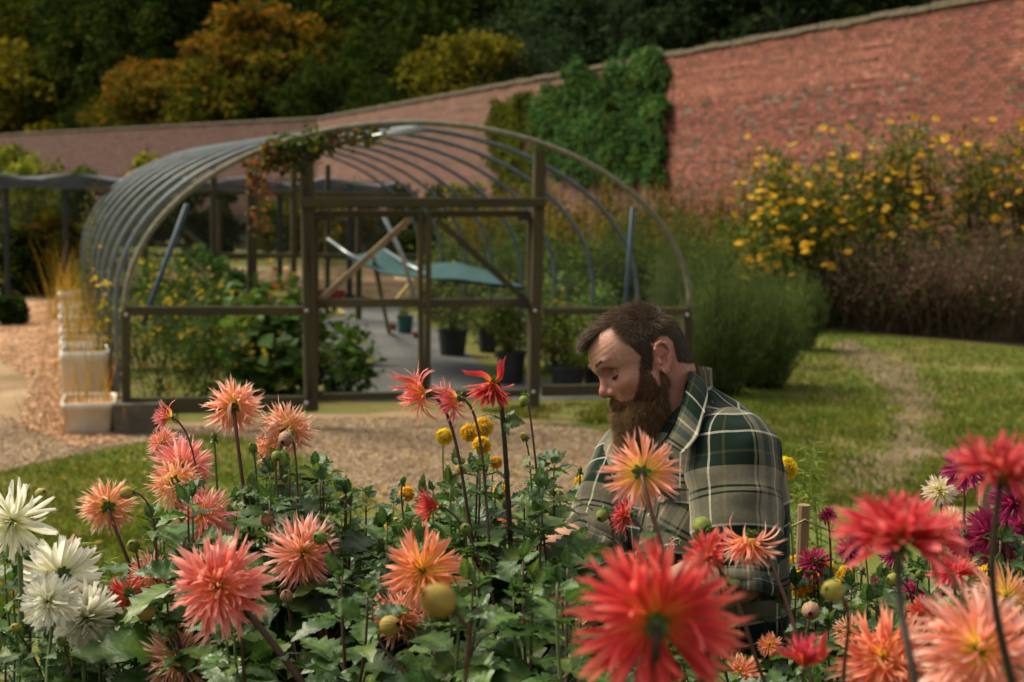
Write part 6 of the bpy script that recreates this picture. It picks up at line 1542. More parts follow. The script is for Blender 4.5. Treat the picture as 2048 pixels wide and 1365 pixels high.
def bud_mesh(R, seed, col=0):
    """round tight bud of overlapping bracts, +Z forward"""
    r = RS(seed); parts = []; n = 22
    base = [((.11, .17, .03), (.34, .40, .09)), ((.38, .05, .045), (.55, .48, .10)), ((.33, .03, .06), (.66, .48, .28)), ((.24, .27, .04), (.70, .60, .13))][col]
    V, F = lathe([(0, -.9 * R), (.5 * R, -.75 * R), (.82 * R, -.3 * R), (.86 * R, .15 * R), (.6 * R, .62 * R), (0, .85 * R)], 14); parts.append((V, F, np.array(base[0]) * .8))
    for k in range(n):
        a = k * 2.39996; t = k / n; st = -.55 + .5 * (1 - t) * 1.0; d = np.array([math.cos(a), math.sin(a), 0]); q = np.array([-d[1], d[0], 0]); rows = []
        for j in range(6):
            s_ = j / 5; ph = math.radians(150 - 130 * s_ - 8 * t); rr = R * (1.0 + .05 * (1 - t) - .03 * s_); ww = R * .34 * math.sin(math.pi * (.18 + .75 * s_)); c_ = d * rr * math.sin(ph) + np.array([0, 0, -rr * -math.cos(ph) * 1.0]); c_[2] = rr * -math.cos(ph) * -1.0 if False else -rr * math.cos(math.pi - ph) * -1.0
            c_[2] = rr * math.cos(ph)
            rows += [c_ - q * ww * .9 - d * ww * .30, c_ + d * ww * .30, c_ + q * ww * .9 - d * ww * .30]
        F = np.array([[3 * j + c2, 3 * j + c2 + 1, 3 * j + c2 + 4, 3 * j + c2 + 3] for j in range(5) for c2 in (0, 1)])
        cc = np.tile(np.array([base[0], base[1], base[0]]), (6, 1)) * np.repeat(np.linspace(1.1, .8, 6), 3)[:, None] * r.uniform(.85, 1.1); parts.append((np.array(rows), F, cc))
    V, F, C = merge(parts); V = V * np.array([.93, .93, 1.0]); V[:, 2] += np.where(V[:, 2] > .3 * R, (V[:, 2] - .3 * R) * .35, 0); return V, F, C
# ---- leaf meshes shared by every plant
def leaf_shape(L, W, seed, teeth=7, droop=.35, fold_=.35):
    r = RS(seed); nu = 15; rows = []; cols = []
    for i in range(nu):
        s_ = i / (nu - 1); w_ = W * .5 * (math.sin(math.pi * min(1, s_ ** .72)) ** .85) if 0 < s_ < 1 else 0.0005
        tooth = 1 + .16 * (((i * 1.0) % 2) - .5) * 2 if 1 < i < nu - 1 else 1
        w_ *= tooth; x = L * s_; z = -droop * L * s_ * s_ + .02 * L * math.sin(s_ * 9 + seed)
        for c in (-1, -.5, 0, .5, 1):
            y = w_ * c; zf = fold_ * abs(y) * (1 - .3 * abs(c)) + .05 * W * math.sin(s_ * 26 + c * 2) * abs(c); xx = x - (L * .035 if abs(c) == 1 and i % 2 == 0 else 0) - (.10 * L * abs(c) * (1 - s_))
            rows.append([xx, y, z + zf]); v = .85 if c == 0 else 1.0; g = (.040, .080, .024) if c else (.080, .125, .042); cols.append(np.array(g) * (.9 + .2 * r.uniform()))
    F = np.array([[i * 5 + c, i * 5 + c + 1, i * 5 + c + 6, i * 5 + c + 5] for i in range(nu - 1) for c in range(4)])[:, ::-1]
    return np.array(rows), F, np.array(cols)
def petiole(L, col=(.07, .09, .03)):
    V, F = tube(np.array([[-L, 0, -.15 * L], [-L * .4, 0, .02 * L], [.0, 0, 0]]), .0016, 5, False); return V, F, np.array(col)
leaf_me = []
for s_ in range(10):
    L = 1.0; parts = [leaf_shape(.088, .052 + .006 * (s_ % 3), s_, droop=.15 + .12 * (s_ % 4), fold_=.25 + .12 * (s_ % 3)), petiole(.03)]
    if s_ >= 5:
        for sg in (1, -1):
            V, F, C = leaf_shape(.062, .036, s_ + 20 * sg + 40, droop=.3); a = sg * (1.05 + .1 * (s_ % 3)); Rz = np.array([[math.cos(a), math.sin(a), 0], [-math.sin(a), math.cos(a), 0], [0, 0, 1]]); parts.append((V @ Rz + np.array([-.008, .003 * sg, 0]), F, C))
    V, F, C = merge(parts); jt = [(1.1, 1.2, .7), (.9, 1.0, .65), (1.9, 1.6, .8), (1.0, 1.1, .8), (1.3, 1.45, .7)][s_ % 5]
    me = mesh_np('leaf', V, F, C * np.array(jt)); me.materials.append(M_DLEAF); leaf_me.append(me)
def rotm(x, up=(0, 0, 1)):
    """rotation with local +X along x, local +Z near up"""
    x = unit(x); y = unit(np.cross(up, x)); z = np.cross(x, y); return Matrix(((x[0], y[0], z[0]), (x[1], y[1], z[1]), (x[2], y[2], z[2])))
def rotz(z):
    z = unit(z); a = np.array([0, 0, 1.]) if abs(z[2]) < .9 else np.array([1., 0, 0]); x = unit(np.cross(a, z)); y = np.cross(z, x); return np.stack([x, y, z])
def add_leaf(par, pos, out, sc, r, up=None, k=None):
    o = bpy.data.objects.new('leaf', leaf_me[k if k is not None else r.choice(10)]); COL.objects.link(o); o.parent = par
    u = np.array([0, 0, 1.0]) + r.normal(size=3) * .35 if up is None else up
    Mx = rotm(out, u).to_4x4(); Mx.translation = Vector(pos - np.array(par.location)) + Vector(unit(out) * .03 * sc); o.matrix_local = Mx @ Matrix.Diagonal((sc, sc * r.uniform(.85, 1.15), sc, 1)); return o
def bez(P, n):
    P = np.array(P); t = np.linspace(0, 1, n)[:, None]
    return (1 - t) ** 3 * P[0] + 3 * (1 - t) ** 2 * t * P[1] + 3 * (1 - t) * t ** 2 * P[2] + t ** 3 * P[3]
STEMC = {'brown': (.075, .035, .022), 'green': (.09, .13, .035), 'dark': (.03, .022, .012), 'red': (.13, .05, .035)}
GRP = {'coral': 'coral cactus dahlias', 'peach': 'coral cactus dahlias', 'red': 'red dahlias', 'pinkred': 'coral cactus dahlias', 'white': 'white dahlias', 'yellow': 'yellow pompon dahlias', 'magenta': 'magenta dahlias', 'pale': 'pale dahlias'}
fseed = [1000]
def flower(kind, px, py, dpx, D, fc_, bx, label, form='open', stem='brown', leaves_=2, n=None, sr=None, budcol=0, sq=None):
    fseed[0] += 1; sd_ = fseed[0]; r = RS(sd_)
    c = at(px, py, D); R = dpx / 2 * D / FPX * (.84 if form == 'bud' else 1.22 if kind in ('yellow', 'magenta', 'pale') and px > 1500 else 1); f = unit(fc_[0] * CR - fc_[1] * CU + fc_[2] * CB)
    foot = at(bx, 1420, D + r.uniform(-.05, .12)); gz = .2; fl_ = np.array([foot[0], foot[1], gz])
    t = thing('dahlia' if form != 'bud' else 'dahlia_bud', label, 'dahlia' if form != 'bud' else 'flower bud', fl_, GRP.get(kind) if form != 'bud' else 'dahlia buds')
    Mz = rotz(f)
    def put(nm, mesh, m, at_):
        V, F, C = mesh; V = V @ Mz + at_ - fl_; return obj(nm, mesh_np(nm, V, F, C), m, t)
    if form == 'open': put('flower_head', merge([head_mesh(kind, R, sd_, 1, 0, n), green_center(R, r)]), M_PETAL, c); back = c - f * R * .16
    elif form == 'cup': put('flower_head', head_mesh(kind, R, sd_, .68, 8, n), M_PETAL, c - f * R * .35); back = c - f * R * .50
    elif form == 'half': put('flower_head', head_mesh(kind, R * 1.5, sd_, .26, 0, n or 60), M_PETAL, c - f * R * .8); back = c - f * R * .95
    elif form == 'droop':  # old flower: outer petals hang back along the stem
        V, F, C = head_mesh(kind, R * 1.25, sd_, .50, 0, n or 80); put('flower_head', (V, F, C), M_PETAL, c - f * R * .75); back = c - f * R * .9
    else: put('bud', bud_mesh(R, sd_, budcol), M_PETAL, c); back = c - f * R * .92
    if sq:  # single stray petals standing away from a fading head
        for (ex, ey, w_) in sq:
            a = back + f * R * .1; e = at(ex, ey, D - .01); q = unit(np.cross(e - a, CB)); Lx = np.linalg.norm(e - a); rows = []; C = []
            for j in range(7):
                s_ = j / 6; ww = w_ * (.35 + 1.3 * s_ if s_ < .5 else 1.0 - 1.25 * (s_ - .5)) * (1 if j < 6 else .4); cc = a + (e - a) * s_ + CB * .012 * math.sin(s_ * 3.1) + q * .006 * math.sin(s_ * 5); rows += [cc - q * ww, cc - CB * ww * .5, cc + q * ww]; C += [lerpc(SP_[kind]['stops'], s_ * .9)] * 3
            F = np.array([[3 * j + c2, 3 * j + c2 + 1, 3 * j + c2 + 4, 3 * j + c2 + 3] for j in range(6) for c2 in (0, 1)]); obj('petal', mesh_np('petal', np.array(rows) - fl_, F, np.array(C)), M_PETAL, t)
    V, F, C = calyx_mesh(R if form != 'bud' else R * 1.7, sd_, form == 'bud'); V = V @ Mz + back - fl_; obj('calyx', mesh_np('calyx', V, F, C), M_DLEAF, t)
    H_ = np.linalg.norm(back - foot)
    P = bez([back, back - f * min(.07, H_ * .3) - np.array([0, 0, .02]), foot + (back - foot) * .45 + r.normal(size=3) * .012, foot], 16)
    P = np.vstack([P, bez([foot, foot - (back - foot) * .3 * [1, 1, 1], fl_ + [0, 0, .3], fl_], 6)[1:]])
    rad = sr or max(.0018, min(.0042, R * .06)); rr = np.concatenate([np.linspace(rad, rad * 1.35, 16), np.linspace(rad * 1.5, rad * 2.4, 5)])
    V, F = tube(P - fl_, rr, 8); cs = np.array(STEMC[stem]); obj('stem', mesh_np('stem', V, F, np.tile(cs, (len(V), 1))), M_STEM, t)
    for q in range(leaves_):
        i = 5 + int(q * 9 / max(1, leaves_)) + r.choice(2); p = P[min(i, 15)]; a = r.uniform(0, 6.28)
        for sg in (0, math.pi):
            o = np.array([math.cos(a + sg), math.sin(a + sg), .25 + r.normal() * .2]); add_leaf(t, p, o, r.uniform(.35, .65) * (.7 + .35 * q), r)
    return t
A_ = flower
FR, AW = 1, -1
# --- in-focus coral group, left
A_('coral', 467, 811, 112, 2.66, (-.2, -.35, -.75), 560, 'coral dahlia seen from behind, highest of the left group, its green calyx facing us', leaves_=1, stem='brown')
A_('coral', 577, 856, 116, 2.64, (.35, -.45, -.6), 700, 'coral dahlia behind the dark pink bud, second highest on the left', leaves_=1)
A_('coral', 541, 891, 84, 2.75, (-.5, -.1, .5), 540, 'small coral dahlia half hidden under the second highest one', leaves_=1)
A_('pinkred', 321, 833, 48, 2.64, (-.75, -.1, .1), 425, 'narrow closing coral flower with one petal pointing up, leftmost at the top', form='half', n=68, sq=[(328, 797, .0035)])
A_('coral', 322, 886, 66, 2.74, (-.45, -.3, .45), 400, 'small coral dahlia directly below the closing flower', leaves_=1)
A_('coral', 366, 933, 116, 2.70, (.15, .1, .85), 440, 'coral dahlia with dark eye above the twin one with yellow green centre')
A_('coral', 349, 967, 104, 2.60, (-.25, .1, -.7), 450, 'coral dahlia with green calyx showing, overlapping the dark eyed one')
A_('coral', 214, 1012, 106, 2.62, (-.3, -.05, -.75), 390, 'coral dahlia standing alone farthest out to the left, horizontal stem', leaves_=0)
A_('coral', 407, 1030, 122, 2.56, (-.1, -.35, .7), 500, 'full coral dahlia beneath the twin pair, petals fanned upward')
A_('coral', 608, 1108, 150, 2.45, (.4, .25, .6), 590, 'long petalled coral dahlia leaning down to the right, beside the green bud')
A_('pinkred', 437, 1172, 198, 2.02, (-.1, -.1, .9), 640, 'largest coral red dahlia of the left group, slightly blurred, yellow heart')
A_('coral', 305, 1155, 104, 2.55, (.3, -.2, .7), 420, 'peach coral dahlia behind the left edge of the largest one')
A_('red', 250, 1196, 84, 2.5, (-.35, .3, -.5), 380, 'darker red coral dahlia with green calyx, below left of the largest one', n=119, form='cup')
A_('coral', 355, 1318, 150, 2.35, (-.1, -.3, .75), 420, 'pink coral dahlia at the bottom picture edge, left, behind crossing stems')
A_('peach', 620, 1242, 110, 2.75, (.0, .2, .6), 660, 'shaded orange dahlia deep in the leaves below the long petalled one')
A_('pinkred', 640, 1300, 84, 2.5, (-.6, -.2, .5), 650, 'small pink and cream dahlia opening at the bottom, centre left', form='half', n=85)
A_('red', 688, 1282, 60, 2.6, (-.2, -.6, .3), 700, 'small red dahlia tip peeping beside the pink and cream one', form='cup', n=102)
# --- centre
A_('peach', 846, 1142, 160, 2.12, (-.2, -.25, .75), 900, 'loose coral dahlia in the centre, long separate petals, yellow green eye', n=119)
A_('coral', 800, 1235, 130, 2.4, (.1, .3, .6), 860, 'coral dahlia hidden behind the striped bud, low centre')
A_('pinkred', 868, 1290, 120, 2.5, (-.2, -.2, .6), 900, 'coral dahlia among leaves at the bottom, centre')
A_('pinkred', 812, 795, 96, 2.45, (-.85, .15, .1), 990, 'fading coral dahlia hanging sideways at the top of a long dark stem, leftmost of three', form='droop', stem='brown', leaves_=1, sq=[(776, 742, .005), (790, 738, .005), (778, 766, .004)])
A_('pinkred', 882, 812, 84, 2.45, (-.8, .35, .2), 1010, 'fading coral dahlia in the middle of the three tall ones', form='droop', leaves_=1, n=102, sq=[(884, 770, .004), (930, 820, .004)])
A_('red', 976, 800, 88, 2.42, (-.25, .85, .25), 1040, 'nodding red dahlia with two yellow petals standing up, rightmost of three tall ones', form='droop', stem='dark', leaves_=2, sr=.0038, sq=[(928, 735, .006), (1008, 722, .0065), (1018, 716, .003)])
A_('red', 850, 1010, 66, 2.30, (-.85, -.1, .3), 1060, 'half open deep red dahlia pointing left in the centre', form='half', n=102)
A_('pinkred', 1000, 1040, 50, 2.6, (-.6, -.2, .5), 1030, 'little pink dahlia with yellow base right of the half open red one', form='cup', n=85)
A_('peach', 1283, 945, 150, 2.02, (.05, .05, -.8), 1420, 'blurred peach and yellow dahlia seen from behind in front of the shirt', n=144, stem='red', leaves_=1)
A_('red', 1238, 1025, 80, 2.35, (-.75, -.25, .1), 1330, 'dark red dahlia in profile between sleeve and shirt buttons', form='cup', n=136, stem='red', leaves_=1)
A_('red', 1402, 1100, 112, 1.75, (-.5, -.4, .2), 1560, 'blurred crimson dahlia below the shirt pocket', form='cup', n=136, leaves_=0)
A_('coral', 1492, 1118, 104, 2.12, (-.15, .75, .2), 1640, 'drooping coral dahlia hanging before the sleeve on an arching stem', form='droop', n=119, stem='red', leaves_=0)
A_('red', 1310, 1238, 320, 1.30, (.0, -.12, -.85), 1340, 'huge blurred red dahlia nearest us, dark calyx in its middle', n=229, stem='dark', leaves_=0, sr=.0034)
# --- right foreground
A_('red', 1800, 1028, 250, 1.28, (.0, -.92, .12), 1840, 'large blurred red dahlia facing the sky in front of the dirt path', form='cup', n=187, stem='dark', leaves_=0, sr=.0028)
A_('red', 2010, 905, 210, 1.22, (.1, -.9, .1), 2040, 'blurred red dahlia cut by the picture edge, highest on that side', form='cup', n=187, stem='dark', leaves_=0, sr=.0028)
A_('red', 1908, 1130, 96, 2.0, (-.1, -.85, .2), 1930, 'upright red dahlia cup below the large one facing the sky', form='cup', n=136, leaves_=1)
A_('pinkred', 1770, 1318, 210, 1.80, (-.3, -.25, .75), 1850, 'coral red dahlia with green eye at the bottom edge, beside the half open bud', n=204)
A_('coral', 1960, 1300, 260, 1.45, (.1, -.25, .75), 1980, 'pale coral blurred dahlia filling the bottom corner', n=187, leaves_=0)
A_('peach', 2015, 1195, 140, 1.95, (.3, -.2, .5), 2030, 'orange coral dahlia at the picture edge above the corner one', n=153)
A_('red', 1612, 1300, 86, 1.65, (.05, -.85, .25), 1650, 'half open red dahlia with green calyx at the bottom, right of the shirt', form='half', n=76, leaves_=0, sq=[(1560, 1290, .005), (1662, 1268, .005)])
A_('pinkred', 1480, 1350, 90, 2.2, (-.3, -.3, .5), 1500, 'small coral dahlia at the bottom edge under the huge red one')
# --- white ones
A_('white', 24, 1045, 158, 2.35, (.1, .35, .7), 40, 'white dahlia cut by the picture edge, highest of the white ones', n=102, stem='green')
A_('white', 120, 1150, 146, 2.45, (-.35, .1, -.5), 120, 'white dahlia with narrow quills spread to the right', stem='green', n=136)
A_('white', 98, 1203, 112, 2.30, (.0, -.2, .85), 100, 'small white dahlia with lilac tinged centre', stem='green')
A_('white', 172, 1240, 138, 2.42, (.35, .35, .55), 170, 'creamy white dahlia lowest of the white ones', stem='green', n=170)
# --- yellow pompons
for px, py, dp, D, lb in [(889, 874, 38, 3.5, 'yellow pompon under the three tall fading dahlias, leftmost'), (938, 866, 40, 3.5, 'yellow pompon left in the tight cluster of three'), (967, 855, 44, 3.45, 'topmost yellow pompon of the cluster'), (963, 892, 42, 3.4, 'lowest yellow pompon of the cluster'), (992, 926, 28, 3.5, 'small yellow pompon under the cluster'),
    (1003, 985, 38, 3.2, 'orange yellow pompon among leaves behind the dark stem'), (814, 988, 34, 3.3, 'yellow pompon half behind a leaf, centre left'), (1164, 967, 38, 3.1, 'yellow pompon beside the far sleeve'), (790, 1056, 46, 3.2, 'orange yellow pompon low in the leaves'), (1570, 938, 44, 3.1, 'yellow pompon directly behind the gardener elbow side'),
    (1603, 1166, 54, 2.9, 'yellow pompon lower left of the pair by the stake'), (1640, 1143, 56, 2.95, 'yellow pompon upper right of the pair by the stake'), (1613, 1132, 40, 3.05, 'yellow pompon behind the pair by the stake'), (1975, 1165, 60, 2.7, 'orange yellow pompon next to the pale ruffled one')]:
    A_('yellow', px, py, dp, D, (random.uniform(-.4, .4), random.uniform(-.6, .1), .6), px + random.uniform(-20, 40), lb, stem='green', leaves_=1)
# --- magenta and pale
for px, py, dp, D, lb in [(1668, 1180, 40, 3.1, 'yellow pompon low behind the pair by the stake'), (1590, 1128, 30, 3.2, 'small yellow pompon close to the shirt'), (1560, 968, 26, 3.3, 'little yellow pompon under the one behind the elbow'), (1690, 1150, 34, 3.3, 'yellow pompon right of the pair by the stake'), (2040, 1120, 44, 2.9, 'orange yellow pompon at the right edge')]:
    A_('yellow', px, py, dp, D, (random.uniform(-.4, .4), random.uniform(-.6, .1), .6), px + random.uniform(-20, 40), lb, stem='green', leaves_=1)
for px, py, dp, D, f, lb in [(1850, 1060, 56, 3.3, (-.2, -.3, .6), 'deep magenta dahlia half behind the sky facing one'), (2000, 1110, 60, 2.9, (.2, .2, .7), 'magenta dahlia above the orange coral one'), (1700, 1100, 44, 3.4, (-.3, -.3, .6), 'dull magenta dahlia left of the little one'), (1790, 1110, 46, 3.4, (.1, -.3, .6), 'dull magenta dahlia under the sky facing calyx'), (1830, 1185, 44, 3.1, (.1, -.2, .7), 'magenta dahlia left of the pale ruffled one'), (1932, 936, 72, 2.9, (-.2, -.3, .7), 'dark magenta dahlia by the far stake'), (2032, 1005, 80, 2.8, (.1, .1, .8), 'bright magenta dahlia at the picture edge'), (1985, 1068, 84, 2.9, (-.2, .3, .7), 'magenta dahlia with drooping petals below the bright one'), (1935, 1085, 66, 3.1, (0, -.2, .8), 'shaded magenta dahlia behind the pale one'), (1655, 1028, 34, 2.9, (-.2, -.7, .3), 'small magenta dahlia on a thin stem beside the stake'),
     (1627, 1125, 56, 3.2, (-.3, -.4, .6), 'magenta dahlia behind the yellow pair'), (1725, 1080, 40, 3.5, (-.3, -.4, .6), 'little magenta dahlia under the large sky facing one'), (1965, 1050, 50, 3.3, (.2, -.3, .6), 'dark magenta dahlia in the shade of the drooping one'), (2045, 1055, 60, 3.1, (.0, .3, .7), 'magenta dahlia cut by the edge, lower'), (1760, 1170, 34, 3.4, (-.3, -.4, .6), 'tiny magenta dahlia near the pale bud'), (1900, 1200, 44, 3.2, (-.3, -.4, .6), 'magenta dahlia low between pale and red ones')]:
    A_('magenta', px, py, dp * 1.05, D - .35, f, px + 15, lb, leaves_=1, n=102)
for px, py, dp, D, f, lb in [(1878, 980, 56, 2.9, (-.3, -.4, .7), 'cream dahlia peeping over the large sky facing one'), (1940, 1188, 76, 2.6, (-.4, -.2, .8), 'pale ruffled cream pink dahlia beside the orange pompon'), (1716, 1203, 46, 2.8, (-.1, -.5, .5), 'small cream dahlia right of the blurred yellow bud'), (1872, 1092, 34, 3.0, (-.2, -.5, .6), 'tiny lilac pink dahlia above the red cup'), (1905, 1040, 50, 3.2, (-.2, -.3, .6), 'pale dahlia behind the sky facing one'), (1805, 1240, 34, 3.0, (-.2, -.5, .6), 'little cream dahlia above the bottom coral one')]:
    A_('pale', px, py, dp, D, f, px + 10, lb, leaves_=1, stem='green')
for px, py, dp, D, f, k_, lb in [(1850, 1225, 70, 2.2, (-.2, -.4, .7), 'red', 'red dahlia between the cream one and the orange one'), (1700, 1265, 70, 2.3, (-.3, -.2, .7), 'coral', 'small coral dahlia over the half open red bud'), (1905, 1262, 80, 2.1, (.1, -.3, .7), 'pinkred', 'coral dahlia left of the pale corner bloom'), (1868, 1345, 120, 1.9, (0, -.4, .6), 'coral', 'coral dahlia at the bottom between the two big ones'), (2035, 1270, 120, 1.8, (.3, -.2, .6), 'pinkred', 'coral red dahlia at the edge above the corner bloom'), (1540, 1290, 50, 2.4, (-.2, -.3, .6), 'peach', 'little orange dahlia beside the dark shirt hem')]:
    A_(k_, px, py, dp, D, f, px + 20, lb, leaves_=1)
# --- buds
for px, py, dp, D, f, c, lb in [(572, 878, 36, 2.50, (-.2, .3, .8), 2, 'dark pink opening bud in front of the second highest coral dahlia'), (536, 1038, 38, 2.5, (-.3, -.3, .7), 2, 'dark pink bud between the coral dahlias at mid height'), (573, 1193, 30, 2.4, (0, -.6, .6), 2, 'pink striped bud on a straight stem left of centre'), (266, 1092, 30, 2.5, (0, -.3, .6), 0, 'green bud left of the largest coral dahlia'), (254, 986, 30, 2.5, (-.9, .1, .2), 1, 'side facing striped bud beside the lone coral dahlia'),
     (1048, 802, 25, 2.5, (-.1, .6, .3), 0, 'green bud on the tall stem right of the nodding red dahlia'), (921, 938, 24, 2.5, (.1, .5, .5), 1, 'small striped bud below the tall dahlias'), (878, 1202, 80, 1.30, (-.5, -.3, .35), 1, 'large blurred yellow bud nearest us in the centre'), (779, 1252, 48, 2.0, (.6, -.2, .5), 1, 'red striped bud left under the large blurred one'), (1405, 1053, 44, 2.1, (-.3, -.2, -.5), 0, 'yellow green bud before the shirt pocket'),
     (1622, 1222, 44, 2.2, (-.2, .1, .8), 2, 'pink striped bud right of the shirt hem'), (1666, 1182, 50, 1.5, (-.5, -.2, .5), 3, 'blurred yellow bud left of the small cream dahlia'), (1788, 1160, 32, 2.5, (-.7, -.1, .4), 3, 'yellow striped bud right of the tiny magenta one'), (340, 1262, 32, 2.3, (.2, -.2, .7), 0, 'green bud beneath the largest coral dahlia'), (293, 1224, 42, 2.3, (-.5, 0, .4), 1, 'striped bud between the dark red dahlia and the stem'),
     (82, 988, 28, 2.5, (.5, -.3, .5), 3, 'yellow bud above the white dahlias'), (640, 1076, 34, 2.3, (-.3, -.2, .6), 0, 'round green bud touching the long petalled dahlia'), (1204, 1032, 30, 2.35, (-.3, .2, .6), 0, 'pair forming green bud before the far sleeve'), (30, 1256, 22, 2.3, (0, -.3, .7), 3, 'small yellow bud at the picture edge, below the white ones'), (122, 1282, 22, 2.3, (0, -.3, .7), 0, 'small green bud below the white dahlias'), (553, 912, 24, 2.5, (.2, .4, .6), 0, 'tiny green bud under the dark pink opening one'),
     (505, 895, 22, 2.6, (0, -.4, .6), 0, 'green bud left of the small hidden coral dahlia'), (931, 1058, 28, 2.3, (0, -.3, .7), 0, 'round green bud right of the half open red dahlia'), (1013, 1005, 24, 2.5, (0, -.3, .7), 0, 'green bud against the dark stem in the centre'), (1046, 872, 16, 2.9, (-.3, -.3, .7), 3, 'little orange tipped bud among the upper stems'), (1575, 1052, 18, 2.9, (-.2, -.6, .4), 3, 'small orange bud beside the shirt'), (1110, 1120, 20, 2.5, (0, -.3, .7), 0, 'small green bud before the far forearm'),
     (428, 872, 16, 2.7, (0, -.8, .3), 0, 'tiny bud head on a bare stalk between the coral dahlias'), (498, 980, 20, 2.6, (0, -.6, .5), 0, 'cluster bud beside the full coral dahlia'), (686, 1000, 20, 2.7, (.2, -.4, .5), 0, 'green bud at the edge of the leafy centre left'), (630, 945, 14, 2.8, (0, -.8, .3), 0, 'tiny bud high in the leafy centre left'), (806, 960, 16, 2.8, (.2, -.6, .5), 0, 'small green bud left of the striped one'), (1120, 990, 18, 2.7, (0, -.6, .5), 0, 'green bud over the leaves near the far sleeve'),
     (710, 1210, 20, 2.4, (0, -.3, .7), 0, 'small bud low in the centre leaves'), (338, 1195, 22, 2.3, (.3, -.3, .7), 0, 'small bud left of the largest dahlia heart'), (1160, 940, 12, 2.9, (0, -.8, .3), 0, 'tiny bud on a straight stalk beside the beard'), (1840, 1150, 22, 2.6, (0, -.5, .6), 0, 'small green bud near the red cup'), (1725, 1140, 14, 2.8, (0, -.7, .5), 2, 'tiny red bud before the low magenta ones')]:
    A_('coral', px, py, dp, D, f, px + random.uniform(20, 90) if px < 1500 else px + random.uniform(-10, 30), lb, form='bud', budcol=c, stem='brown' if D < 2.6 else 'green', leaves_=2 if D > 2 else 0)

# ================================================================== LEAFY PLANTS OF THE BED
topx = [-60, 0, 60, 130, 180, 235, 300, 380, 470, 560, 640, 700, 770, 850, 920, 1000, 1070, 1130, 1180, 1230, 1300, 1500, 1560, 1620, 1700, 1800, 1900, 1980, 2060, 2140]
topy = [1100, 1110, 1130, 1230, 1260, 1190, 1070, 1010, 1000, 950, 945, 975, 1020, 1000, 950, 950, 930, 950, 1010, 1150, 1210, 1260, 1190, 1150, 1120, 1130, 1110, 1080, 1040, 1040]
def leafy(px, D, wpx, n, label, seed, topo=0, nm='dahlia_plant', sc=1.12, pitch=.066, cat='dahlia plant'):
    r = RS(seed); b = at(px, 1420, D); g = np.array([b[0], b[1], .2]); t = thing(nm, label, cat, g, 'leafy dahlia plants of the bed')
    parts = []
    for k in range(n):
        x = px + r.uniform(-.5, .5) * wpx; d = D + r.uniform(-.12, .12); ty = np.interp(x, topx, topy) + topo + abs(r.normal()) * 75 - 14
        if k == 0: ty -= 10
        top_ = at(x, ty, d); ft = at(px + (x - px) * .35, 1420, D + (d - D) * .4); f0 = g + np.array([(x - px) * .0001, 0, 0])
        P = bez([top_, top_ - [0, 0, .1], ft + (top_ - ft) * .35, ft], 12); P = np.vstack([P, bez([ft, ft - [0, 0, .2], f0 + [0, 0, .3], f0], 5)[1:]])
        V, F = tube(P - g, np.linspace(.0016, .0045, len(P)), 6); parts.append((V, F, np.array(STEMC['green'] if r.uniform() < .5 else STEMC['brown'])))
        sl_ = np.concatenate([[0], np.cumsum(np.linalg.norm(np.diff(P, axis=0), axis=1))]); s_ = .006; a = r.uniform(0, 6.28); q = 0
        bottom = at(x, 1440, d)[2]
        while s_ < sl_[-1]:
            p = np.array([np.interp(s_, sl_, P[:, i]) for i in range(3)])
            if p[2] < bottom - .06: break
            sz = min(1.6, .30 + 5.0 * s_) * sc * r.uniform(.75, 1.2)
            for sg in (0, math.pi):
                if r.uniform() < .08: continue
                o = np.array([math.cos(a + sg), math.sin(a + sg), .42 - min(.5, s_ * 1.6) + r.normal() * .15]); add_leaf(t, p, o, sz, r, k=r.choice(5) if s_ < .12 else None)
            a += 1.57 + r.normal() * .2; s_ += pitch * r.uniform(.55, 1.1) * (.5 + min(1, s_ * 8)); q += 1
        # terminal growth: small erect leaves
        for m_ in range(3): add_leaf(t, top_, np.array([r.normal() * .4, r.normal() * .4, 1.0]), .28 * sc * r.uniform(.7, 1.3), r, up=np.array([math.cos(m_ * 2.1), math.sin(m_ * 2.1), .1]), k=r.choice(5))
    V, F, C = merge(parts); obj('stem', mesh_np('stem', V, F, C), M_STEM, t); return t
